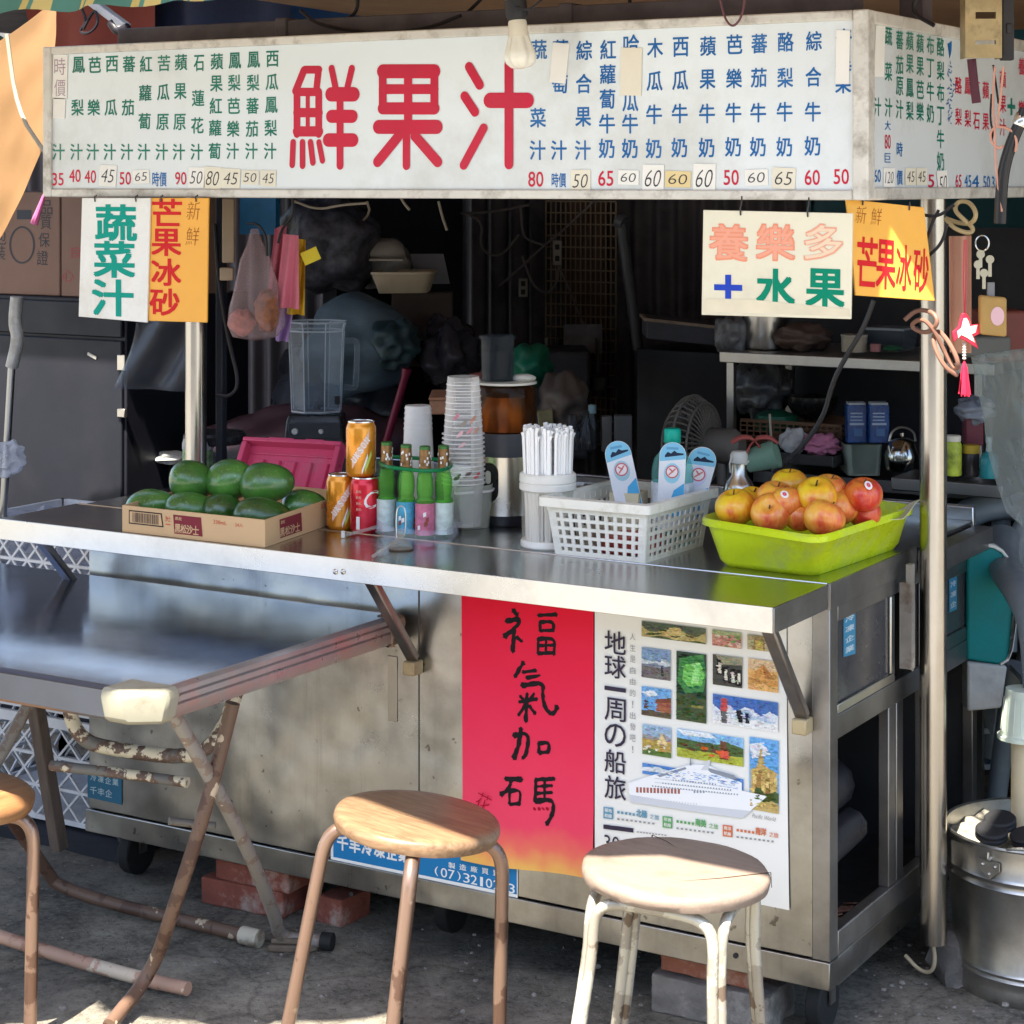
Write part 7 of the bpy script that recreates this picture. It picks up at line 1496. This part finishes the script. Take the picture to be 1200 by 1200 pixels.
item_lathe("sauce_bottle", 686, 528, 1.02, [(10, 0), (12, 2), (12, 20), (5, 34), (5, 46)], clear("bottle_dim", (.5, .5, .5), .5, .1, (.10, .10, .11)), "dim clear bottle behind the straw jar, right of its twin", "bottle", "dim bottles behind the basket")
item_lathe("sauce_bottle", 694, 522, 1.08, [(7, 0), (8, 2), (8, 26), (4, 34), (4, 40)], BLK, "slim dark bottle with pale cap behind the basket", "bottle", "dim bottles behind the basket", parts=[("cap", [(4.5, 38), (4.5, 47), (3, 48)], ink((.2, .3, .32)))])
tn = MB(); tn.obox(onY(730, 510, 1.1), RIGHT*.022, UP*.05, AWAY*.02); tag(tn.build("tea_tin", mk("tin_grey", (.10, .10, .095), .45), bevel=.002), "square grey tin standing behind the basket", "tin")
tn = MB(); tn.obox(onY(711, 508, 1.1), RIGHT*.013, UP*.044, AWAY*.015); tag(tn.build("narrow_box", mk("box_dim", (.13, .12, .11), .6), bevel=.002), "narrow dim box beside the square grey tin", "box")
rk = MB()
zr1 = onY(760, 568, .78).z; xl_, xr_ = onY(676, 570, .78).x, onY(812, 570, .78).x
for dz in (0, -.022): rk.bar((xl_, .78, zr1+dz), (xr_, .78, zr1+dz), .012, .012)
for x in (676, 700): a = onY(x, 540, .78); rk.bar((a.x, .78, zr1-.03), (a.x, .78, zr1+.06), .01, .03)
tag(rk.build("counter_rail", mk("rail_dim", (.16, .145, .13), .4, .6), weld=False), "dim metal rail along the back of the counter behind the basket", "rail")
# fan
p = onY(812, 520, 1.05); s = mpp(p); fan = thing("electric_fan", p, "dusty black electric fan with wire cage seen from the side", "fan")
ax_ = (RIGHT*.85-AWAY*.5).normalized(); u_ = UP; w_ = ax_.cross(u_); m = MB(); FB = mk("fan_dark", (.13, .115, .10), .5)
for i in range(44):
    a = 2*math.pi*i/44; d = u_*math.cos(a)+w_*math.sin(a); m.tube([p-ax_*.045+d*.02, p-ax_*.042+d*.08, p-ax_*.02+d*.112, p+ax_*.0+d*.117, p+ax_*.03+d*.10, p+ax_*.045+d*.03], .0024, 4, smooth=1)
for ro, o_ in ((.117, 0), (.085, -.041), (.1, .03)): m.tube([p+ax_*o_+(u_*math.cos(a)+w_*math.sin(a))*ro for a in [2*math.pi*k/36 for k in range(36)]], .003, 6, closed=True)
m.build("fan_cage", FB, fan, weld=False)
m = MB()
for k in range(3):
    a = 2*math.pi*k/3; d = u_*math.cos(a)+w_*math.sin(a); e = u_*-math.sin(a)+w_*math.cos(a); m.add([p+d*.02-e*.01, p+d*.095-e*.045+ax_*.01, p+d*.10+e*.02-ax_*.01, p+d*.02+e*.015], [(0, 1, 2, 3)])
m.build("fan_blades", mk("fan_blade", (.10, .09, .08), .4), fan, solid=.002)
m = MB(); m.lathe([(.03, .03), (.042, .05), (.042, .11), (.025, .13)], p, 20, ax=ax_); m.tube([p+ax_*.07, p+ax_*.08-UP*.14, p+ax_*.08-UP*.24], .012, 10); m.lathe([(.06, -.26), (.06, -.24), (.03, -.23)], p+ax_*.08, 20); m.build("fan_motor", FB, fan)
# back shelf unit at the right
YS = 1.12; zS = onY(843, 412, YS).z; zS2 = onY(1010, 562, YS).z; xS0, xS1 = onY(843, 420, YS).x, onY(1165, 420, YS).x
shf = thing("back_shelf", ((xS0+xS1)/2, YS+.2, 0), "stainless steel shelf rack at the back on the right", "shelf rack")
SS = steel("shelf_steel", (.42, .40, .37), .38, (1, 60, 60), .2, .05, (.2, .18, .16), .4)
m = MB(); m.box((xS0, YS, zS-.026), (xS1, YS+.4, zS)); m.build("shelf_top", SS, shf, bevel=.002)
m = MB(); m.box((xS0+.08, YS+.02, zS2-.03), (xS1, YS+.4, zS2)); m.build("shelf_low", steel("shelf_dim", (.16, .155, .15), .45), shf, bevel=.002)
for x in (xS0+.014, xS1-.05):
    for y in (YS+.012, YS+.37): m = MB(); m.box((x, y, 0), (x+.018, y+.018, zS-.027)); m.build("leg", SS, shf)
m = MB(); m.box((xS0, YS+.42, .3), (xS1, YS+.44, zS+.3)); m.build("back_panel", mk("panel_black", (.012, .012, .015), .6), shf)
# on the top shelf
item_lathe("steel_pot", 897, 408, YS+.12, [(24, 0), (25, 2), (25, 50)], steel("pot_steel", (.4, .38, .35), .3, (60, 60, 1)), "small straight steel pot on the top of the back shelf", "pot")
blobbag("cloudy_bag", 858, 393, YS+.1, 40, 46, .06, mk("bag_cloud", (.11, .11, .115), .35, bump=.9, bs=20), "cloudy plastic bag at the left end of the back shelf", "bag", .3, 21, 3)
blobbag("brown_bundle", 940, 395, YS+.12, 66, 34, .07, mk("bundle_brown", (.07, .045, .035), .6, bump=.9, bs=20), "brown cloth bundle beside the steel pot on the back shelf", "bundle", .25, 22, 3)
item_lathe("plastic_box", 1001, 412, YS+.06, [(15, 0), (15.5, 18)], mk("box_cream", (.24, .21, .16), .4), "small round cream box on the top of the back shelf", "box", n=16, parts=[("box_lid", [(16, 18.2), (16, 20)], ink((.3, .27, .22)))])
item_lathe("plastic_tub", 1044, 410, YS+.14, [(30, 0), (34, 24)], clear("tub_dim", (.6, .65, .7), .4, .1, (.13, .15, .17)), "dim translucent tub on the top of the back shelf", "tub", n=4, parts=[("tub_lid", [(35, 24.2), (35, 27)], mk("lid_dim", (.14, .16, .18), .4))])
item_lathe("pink_cup", 1026, 412, YS+.05, [(6, 0), (6.5, 9)], ink((.28, .12, .12)), "tiny pinkish cup beside the dim tub on the back shelf", "cup", n=14)
gc_ = MB(); gc_.blob(onY(1046, 408, YS+.06), (.022, .02, .006), 12, .3, 4, 1); tag(gc_.build("green_cloth", mk("cloth_green", (.02, .10, .05), .8)), "small green cloth on the edge of the back shelf", "cloth")
# on the lower shelf
blobbag("clear_bag", 893, 455, YS+.2, 70, 70, .1, mk("bag_smoke", (.05, .05, .052), .3, bump=1, bs=22), "smoky plastic bag under the top of the back shelf", "bag", .3, 23, 3)
item_lathe("green_lid", 910, 494, YS+.1, [(.5, -10), (24, -10), (26, 0), (24, 8), (6, 14)], mk("lid_green", (.006, .07, .035), .4), "dark green plastic lid on the brown basket", "lid")  # a round plastic lid lying on the brown basket
wk = item_lathe("black_wok", 952, 484, YS+.18, [(10, -8), (24, 0), (30, 12), (30, 20)], mk("wok_black", (.03, .028, .026), .25, .7), "black wok on the lower back shelf", "wok")
def basket(px0, px1, py0, py1, Y, mat, label):
    A_, B_ = onY(px0, py0, Y), onY(px1, py1, Y); t = thing("brown_basket", ((A_.x+B_.x)/2, Y+.1, B_.z), label, "basket"); m = MB(); n = 15
    for k in range(6): z = B_.z+(A_.z-B_.z)*k/5; m.bar((A_.x, Y, z), (B_.x, Y, z), .004 if k < 5 else .008, .004, (0, 1, 0)); m.bar((B_.x, Y, z), (B_.x-.01, Y+.2, z), .004, .004, (1, 0, 0))
    for k in range(n+1): x = A_.x+(B_.x-A_.x)*k/n; m.bar((x, Y, B_.z), (x, Y, A_.z), .004, .003, (0, 1, 0))
    for k in range(10): m.bar((B_.x-.001*k, Y+.02*k, B_.z), (B_.x-.001*k, Y+.02*k, A_.z), .004, .003, (1, 0, 0))
    m.box((A_.x, Y, B_.z-.004), (B_.x, Y+.2, B_.z)); m.box((A_.x, Y+.2, B_.z), (B_.x, Y+.204, A_.z)); m.build("basket_lattice", mat, t, weld=False)
basket(868, 986, 492, 530, YS+.04, mk("basket_brown", (.10, .05, .025), .5), "brown lattice basket on the lower back shelf")
blobbag("white_cloth", 930, 517, YS-.0, 30, 30, .03, mk("cloth_grey", (.4, .4, .4), .8), "pale cloth in the black tray before the brown basket", "cloth", .3, 31, 3)
blobbag("pink_cloth", 963, 521, YS-.01, 40, 24, .03, mk("cloth_pink", (.42, .15, .24), .8), "crumpled pink cloth in the black tray before the brown basket", "cloth", .4, 32, 4)
bt_ = MB(); A_, B_ = onY(905, 530, YS-.06), onY(976, 548, YS-.06); bt_.box((A_.x, YS-.06, B_.z), (B_.x, YS+.03, B_.z+.004)); bt_.box((A_.x, YS-.06, B_.z), (B_.x, YS-.055, A_.z)); bt_.box((B_.x-.004, YS-.055, B_.z), (B_.x, YS+.03, A_.z)); bt_.box((A_.x, YS-.055, B_.z), (A_.x+.004, YS+.03, A_.z)); bt_.box((A_.x, YS+.026, B_.z+.004), (B_.x, YS+.03, A_.z)); tag(bt_.build("black_tray", mk("tray_black", (.03, .03, .03), .3), bevel=.002), "black tray holding crumpled cloths on the lower back shelf", "tray")
BLB = mk("pack_blue", (.012, .055, .20), .3, var=.4, vs=40)
for i, (x, lab) in enumerate(((1003, "blue printed carton, left one of the pair on the lower back shelf"), (1029, "blue printed carton, right one of the pair on the lower back shelf"))):
    a = onY(x, 496, YS+.02); s = mpp(a); t = thing("blue_carton", a, lab, "carton", "blue cartons on the lower shelf"); m = MB(); m.obox(a, RIGHT*11.5*s, UP*22*s, AWAY*.02); m.build("carton_body", BLB, t, bevel=.002)
    m = MB(); m.obox(a+UP*23.5*s, RIGHT*10*s, UP*1.4*s, AWAY*.018); m.build("carton_lid", ink((.3, .32, .33)), t)
    P = Pl(a-AWAY*.0205, RIGHT, UP, -AWAY); m = MB(); wi = ink((.35, .42, .5))
    for k in range(3): P.ab(m, [(-8*s, (12-k*4)*s), (6*s, (12-k*4)*s), (6*s, (13.4-k*4)*s), (-8*s, (13.4-k*4)*s)], wi, .0005)
    P.ab(m, [(-9*s, -1*s), (8*s, -1*s), (8*s, 1.5*s), (-9*s, 1.5*s)], wi, .0005); P.ab(m, [(-4*s, -14*s), (6*s, -14*s), (6*s, -5*s), (-4*s, -5*s)], ink((.08, .16, .32)), .0005); m.build("carton_print", wi, t, weld=False)
gt2 = MB(); a = onY(1011, 538, YS); s = mpp(a); q4 = lambda k, h: [a+RIGHT*x*k*s+AWAY*y+UP*h*s for x, y in ((-22, -.02), (22, -.02), (22, .1), (-22, .1))]
loft(gt2, [rloop(q4(.85, -18), .01), rloop(q4(1, 18), .012), rloop(q4(.96, 18), .012), rloop(q4(.82, -16), .01)]); tag(gt2.build("grey_tub", mk("tub_greygreen", (.20, .24, .20), .4)), "grey green plastic tub under the blue cartons", "tub")
kt = item_lathe("steel_kettle", 1057, 551, YS+.02, [(18, 0), (20, 3), (21, 18), (15, 34), (10, 38), (3, 40), (3, 44)], steel("kettle_steel", (.36, .36, .34), .15, (1, 1, 1), .1, .02), "small shiny steel kettle with bail handle on the lower back shelf", "kettle")
p = onY(1057, 551, YS+.02); s = mpp(p); m = MB(); m.tube([p+RIGHT*a*s-AWAY*.02+UP*h*s for a, h in ((-18, 30), (-16, 20), (0, 8), (8, 6))], .002, 6, smooth=2); m.tube([p+RIGHT*a*s+UP*h*s for a, h in ((-15, 34), (-12, 46), (0, 52), (14, 46), (16, 34))], .0028, 6, smooth=2); m.build("kettle_handle", SS, kt)
mg_ = MB(); a = onY(893, 536, .72); s = mpp(a); mg_.lathe([(13*s, -.035), (17*s, .035)], a, 20, ax=(RIGHT*.9+UP*.3-AWAY*.3)); tag(mg_.build("green_mug", mk("mug_green", (.16, .28, .21), .45)), "pale green plastic scoop leaning behind the steel flask", "scoop")
rbw = MB(); a = onY(884, 516, .70)
for sg in (-1, 1):
    rbw.tube([a, a+RIGHT*.012*sg+UP*.007, a+RIGHT*.034*sg+UP*.006, a+RIGHT*.05*sg-UP*.006], lambda t: .004+.009*math.sin(min(1, t*1.1)*math.pi*.8), 10, smooth=1, flat=.45)
    rbw.tube([a, a+RIGHT*.01*sg-UP*.012, a+RIGHT*.018*sg-UP*.03], lambda t: .004+.004*t, 8, smooth=1, flat=.4)
tag(rbw.build("red_ribbon", mk("ribbon_red", (.40, .09, .08), .6)), "dull red ribbon bow above the pale green scoop", "ribbon")
st_ = MB(); st_.tube([onY(902, 485, .95), onY(904, 520, .95)], .003, 6); tag(st_.build("wooden_stick", mk("stick", (.3, .26, .2), .7)), "thin pale stick standing in front of the brown basket", "stick")
cbl = MB(); cbl.tube([onY(x, y, .8) for x, y in ((1024, 352), (1012, 385), (990, 420), (975, 450), (965, 490), (935, 530), (905, 552))], .0055, 10, smooth=2); tag(cbl.build("cable", mk("cord_grey", (.045, .042, .042), .3)), "thick dark cable curving down in front of the back shelf", "cable")
sp_ = thing("small_cupboard", onY(900, 590, YS), "dim", "x") if False else None
# shelf to the right of the post: jars and spray bottle
it = item_lathe("condiment_jar", 1117, 557, .92, [(9, 0), (10, 2), (10, 36), (8, 40)], mk("jar_greenlabel", (.34, .42, .05), .4, var=.6, vs=30), "green labelled jar with white lid beside the right post", "jar", parts=[("lid", [(9, 40.2), (9, 46), (8, 47)], ink((.6, .58, .5)))])
it = item_lathe("sauce_jar", 1138, 558, .95, [(9, 0), (9.5, 2), (9.5, 26), (9, 27)], mk("jar_dark", (.03, .025, .03), .2), "dark jar with yellow lid beside the green labelled one", "jar", parts=[("lid", [(10, 27.2), (10, 36), (9, 37)], ink((.42, .30, .04)))])
it = item_lathe("spray_bottle", 1159, 560, .92, [(10, 0), (11, 2), (11, 22), (9, 27), (4, 31)], mk("spray_teal", (.02, .19, .22), .3), "teal liquid bottle with pump beside the dark jar", "bottle", parts=[("pump", [(4, 31.2), (3, 40), (4, 42), (4, 48), (2, 49)], ink((.35, .45, .47)))])
rj = MB(); a = onY(1140, 505, 1.0); rj.obox(a, RIGHT*.02, UP*.03, AWAY*.02); tag(rj.build("maroon_box", mk("maroon_box_paint", (.10, .015, .03), .5), bevel=.003), "small maroon box above the dark jar at the back", "box")
blobbag("white_bag", 1142, 480, 1.0, 44, 30, .05, mk("bag_bluish", (.16, .18, .22), .35, var=.5, bump=1, bs=26), "bluish crumpled bag on the shelf right of the post", "bag", .3, 41, 3)
cn2 = MB(); A_, B_ = onY(1095, 563, .9), onY(1175, 585, .9); cn2.box((A_.x-.1, .9, B_.z), (B_.x, 1.05, A_.z)); tag(cn2.build("side_ledge", steel("ledge_steel", (.2, .2, .2), .4), bevel=.003), "dim steel ledge right of the post carrying jars", "ledge")
rbx = MB(); A_, B_ = onY(1150, 345, .95), onY(1192, 440, .95); rbx.obox((A_+B_)/2, RIGHT*.05, UP*.055, AWAY*.05); tag(rbx.build("red_crate", mk("crate_red", (.16, .04, .03), .5), bevel=.006), "dark red plastic crate at the right edge behind the keys", "crate")
gbx = MB(); a = onY(1152, 405, .8); gbx.obox(a, RIGHT*.05, UP*.022, AWAY*.04); tag(gbx.build("grey_box", mk("box_grey_dim", (.11, .11, .10), .5), bevel=.006), "dark grey box below the tan pouch on the right", "box")
tg = MB(); P5 = [onY(x, y, .55) for x, y in ((1138, 418), (1225, 405), (1178, 600), (1225, 640))]
tg.sheet(lambda u, v: P5[0].lerp(P5[1], u).lerp(P5[2].lerp(P5[3], u), v)+AWAY*(.03*noise.noise(Vector((u*3+v*1.5, v*2.2, 1)))+.012*abs(noise.noise(Vector((u*6-v*4, v*7, 4))))+.02*math.sin(u*4+v*3)), 50, 50)
tag(tg.build("plastic_sheet", clear("sheet_grey", (.80, .85, .85), .7, .12, (.36, .40, .40), .5), solid=.0008), "crumpled grey plastic sheet draped at the right edge", "plastic sheet")
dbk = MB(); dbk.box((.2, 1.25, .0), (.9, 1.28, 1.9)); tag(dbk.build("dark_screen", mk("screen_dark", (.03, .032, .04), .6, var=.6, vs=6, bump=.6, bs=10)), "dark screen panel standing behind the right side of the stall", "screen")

# ================================================================== HUNG ON THE RIGHT POST
px_ = MB(); P = [onY(x, y, .22) for x, y in ((1112, 277), (1138, 276), (1113, 413), (1138, 414))]
px_.sheet(lambda u, v: P[0].lerp(P[1], u).lerp(P[2].lerp(P[3], u), v)+AWAY*.008*math.sin(u*9), 12, 6, th=.0015); tag(px_.build("pink_paper", mk("paper_pink", (.50, .27, .19), .7, var=.06)), "folded pink paper sheets hanging behind the right post", "paper")
po = MB(); P = [onY(x, y, .30) for x, y in ((1091, 285), (1097, 285), (1093, 350), (1099, 350))]
st2 = thing("star_ornament", onY(1130, 385, .12), "red star shaped charm with white patterns and a long red tassel", "charm")
sO = onY(1130, 385, .12); s = mpp(sO); P_ = Pl(sO, RIGHT, UP, -AWAY)
star = [(-4, 18), (1, 19), (5, 13), (7, 4), (20, 7), (17, -6), (10, -9), (16, -24), (2, -15), (-8, -10), (-13, -16), (-15, -4), (-8, 2)]
m = MB(); P_.ab(m, [(x*s, y*s) for x, y in star], None, 0, .008); m.build("star", mk("charm_red", (.55, .02, .05), .5, var=.15, vs=50), st2, bevel=.0015)
m = MB(); wi = mk("charm_white", (.66, .48, .40), .6, var=.4, vs=120)
P_.ab(m, [(x*s*.68+.5*s, y*s*.68) for x, y in star], wi, .0095); m.build("star_pattern", wi, st2, weld=False)
m = MB(); m.tube([sO+UP*18*s, sO+UP*60*s-RIGHT*1*s, sO+UP*104*s], .0012, 6); m.tube([sO+UP*18*s+RIGHT*s, sO+UP*60*s+RIGHT*2*s, sO+UP*104*s+RIGHT*2*s], .0012, 6); m.build("cord", mk("cord_red", (.5, .05, .08), .6), st2)
m = MB()
for i in range(6): m.blob(sO-UP*(18+i*3.4)*s+RIGHT*0*s, (2.4*s, 2.4*s, 1.7*s), 8, 0)
m.build("beads", ink((.6, .52, .5)), st2)
m = MB(); r_ = random.Random(5)
for i in range(40): a = r_.uniform(0, 6.28); q = r_.uniform(0, 1); e = sO-UP*(78+r_.uniform(-2, 2))*s+RIGHT*math.cos(a)*7.5*s*q+AWAY*math.sin(a)*7.5*s*q; m.tube([sO-UP*38*s, sO-UP*46*s+(e-sO).normalized()*0+RIGHT*math.cos(a)*3*s*q+AWAY*math.sin(a)*3*s*q, e], .0013, 5)
m.build("tassel", mk("tassel_red", (.62, .02, .06), .6), st2)
ks = thing("key_ring", onY(1153, 300, .13), "bunch of keys on a ring hanging right of the star charm", "keys"); a = onY(1151, 285, .13); s = mpp(a)
m = MB(); m.tube([a+RIGHT*8*s*math.cos(t)+UP*9*s*math.sin(t) for t in [2*math.pi*k/24 for k in range(24)]], .0015, 6, closed=True); m.build("ring", steel("key_steel", (.5, .5, .48), .25), ks)
m = MB()
for dx, dy, L2, rz in ((-5, -34, 10, .3), (2, -44, 12, -.1), (9, -28, 14, .1), (-2, -22, 8, .5)): c_ = a+RIGHT*dx*s+UP*dy*s; m.lathe([(.001, -.0015), (5*s, -.0015), (5*s, .0015), (.001, .0015)], c_+UP*9*s, 14, ax=-AWAY); m.obox(c_, RIGHT*2*s, UP*L2*.8*s, AWAY*.001)
m.build("keys", steel("key_brass", (.35, .32, .25), .3), ks)
m = MB(); m.obox(a+RIGHT*10*s-UP*58*s, RIGHT*4*s, UP*12*s, AWAY*.004); m.build("key_fob", mk("fob_grey", (.16, .16, .17), .4), ks)
pc = thing("tan_pouch", onY(1164, 370, .14), "small tan pouch with a pink patch hanging among the keys", "pouch"); a = onY(1163, 370, .14)
m = MB(); m.obox(a, RIGHT*15.5*s-UP*1.5*s, UP*23*s, AWAY*.012); m.build("pouch_body", mk("pouch_tan", (.36, .22, .07), .7, var=.12, vs=20), pc, bevel=.005, seg=3)
P_ = Pl(a+RIGHT*4*s-AWAY*.0122, RIGHT, UP, -AWAY); m = MB(); P_.ab(m, [(8*s*math.cos(t), 11*s*math.sin(t)) for t in [2*math.pi*k/24 for k in range(24)]], ink((.62, .40, .43)), .0008); m.build("patch", None, pc, weld=False)
for (Y, pts, c_, nm, lab) in ((.16, ((1108, 256), (1125, 262), (1140, 262), (1145, 250), (1136, 236), (1122, 236), (1118, 246), (1128, 256), (1142, 268), (1136, 274), (1118, 268), (1108, 256)), (.38, .29, .15), "cable_cream", "coil of cream cable tied at the top of the right post"),
        (.10, ((1060, 375), (1075, 362), (1095, 366), (1100, 380), (1085, 392), (1065, 382), (1080, 372), (1094, 385), (1108, 415), (1120, 435), (1124, 425), (1112, 400), (1098, 385), (1092, 400), (1106, 430), (1122, 440)), (.20, .10, .07), "cable_brown", "coil of brown and pinkish cable tied round the right post")):
    m = MB(); m.tube([onY(x, y, Y+.012*math.sin(i*1.7)) for i, (x, y) in enumerate(pts)], .0042, 8, smooth=3); tag(m.build("cable_coil", mk(nm, c_, .45)), lab, "cable", "cable coils on the right post")
m = MB()
for pts in (((1100, 246), (1092, 262), (1086, 280)), ((1118, 240), (1100, 254), (1082, 252)), ((1088, 300), (1104, 285), (1110, 262))): m.tube([onY(x, y, .12) for x, y in pts], .003, 6, smooth=2)
tag(m.build("twine", mk("cord_black", (.018, .016, .02), .45)), "dark cords tied round the top of the right post", "cords")

# ================================================================== CHAIRS AND CUSHION AT THE RIGHT
CHM = mk("chair_grey", (.15, .175, .19), .4, var=.2, vs=4, bump=.1, dirt=(.20, .22, .23), ds=6)
def chair(o, rz, label):
    t = thing("plastic_armchair", o, label, "chair", "stacked grey plastic armchairs"); t.rotation_euler = (0, 0, rz); OFF[t] = Vector((0, 0, 0))
    m = MB(); m.sheet(lambda u, v: (-.23+.46*u, -.22+.44*v, .43-.02*math.sin(u*math.pi)), 10, 10, th=.012); m.build("seat", CHM, t)
    m = MB()
    arc = [(.235*math.cos(a), .20+.05*math.sin(a)+.05, .45+.40*math.sin(a)) for a in [math.pi*k/20 for k in range(21)]]; m.tube(arc, .034, 12, flat=.8)
    for k in range(5): x = -.15+.075*k; m.tube([(x, .22, .43), (x, .26, .60), (x*1.0, .295, .45+.40*math.sqrt(max(0, 1-(x/.235)**2)))], .024, 8, smooth=1, flat=.6)
    m.build("backrest", CHM, t)
    for sgn in (-1, 1):
        m = MB(); m.tube([(sgn*.235, .26, .70), (sgn*.275, .1, .665), (sgn*.285, -.12, .65), (sgn*.28, -.23, .60), (sgn*.275, -.24, .4), (sgn*.285, -.26, 0)], .036, 12, smooth=2, flat=.75); m.build("armrest", CHM, t)
        m = MB(); m.tube([(sgn*.22, .22, .43), (sgn*.255, .29, 0)], .022, 10); m.build("leg", CHM, t)
    return t
def chair_at(px, py, Y, rz, label, z=0):
    p = onY(px, py, Y); return chair(Vector((p.x, p.y, z)), rz, label)
def dup(o, loc, label):
    n = o.copy(); col.objects.link(n); n.location = loc; n['label'] = label
    for ch in list(o.children): k = ch.copy(); col.objects.link(k); k.parent = n
    return n
def stand(px, py, Y, back):
    """place a chair so that the top of its back reaches the given spot"""
    p = onY(px, py, Y)-RIGHT*0; d = Vector((math.sin(back), -math.cos(back), 0))*.28; return Vector((p.x-d.x, p.y-d.y, p.z-.88))
c1 = chair(stand(1172, 574, 1.08, YAW), YAW+math.pi, "topmost grey plastic armchair of the stack right of the stall")
o_ = c1.location; dup(c1, o_+AWAY*.03-UP*.09, "grey plastic armchair under the topmost one of the stack right of the stall")
dup(c1, o_+AWAY*.06-UP*.18, "grey plastic armchair third from the top of the stack right of the stall")
q_ = onY(1219, 692, .55); c2 = chair(q_+RIGHT*.275+AWAY*.22-UP*.675, YAW, "nearest grey plastic armchair cut off by the right edge behind the bucket")
cu = thing("seat_cushion", onY(1160, 730, .78), "teal and white cushion wedged between the stall and the chairs", "cushion")
p = onY(1160, 730, .80); s = mpp(p)
m = MB(); A0 = p-RIGHT*.02; 
def cushf(prof, mat, nm, th):
    m = MB(); m.prism([(x*s, z*s) for x, z in prof], p-AWAY*th/2, RIGHT, UP, AWAY*th); m.build(nm, mat, cu, bevel=.006, seg=3)
cushf([(-30, -40), (8, -46), (17, -40), (22, -28), (26, 0), (27, 30), (26, 48), (23, 64), (18, 77), (11, 86), (2, 91), (-8, 93), (-30, 90)], mk("cushion_teal", (.0, .16, .16), .6, var=.15, bump=.3), "cushion_body", .05)
cushf([(9, -46.5), (18.5, -41), (23.5, -28), (27.5, 0), (28.5, 30), (27.5, 49), (24.5, 65), (19, 79), (12, 88.5), (2.5, 94), (-8, 96), (-8, 92), (1.5, 90), (10, 85), (17, 76), (22, 63), (25, 47), (26, 30), (25, 0), (21, -27), (16, -39), (8, -44)], mk("cushion_white", (.55, .56, .52), .6), "piping", .06)
cushf([(-30, -100), (10, -96), (17, -47), (-30, -42)], mk("cushion_grey", (.36, .37, .36), .6, var=.2, vs=20), "lower_pad", .06)
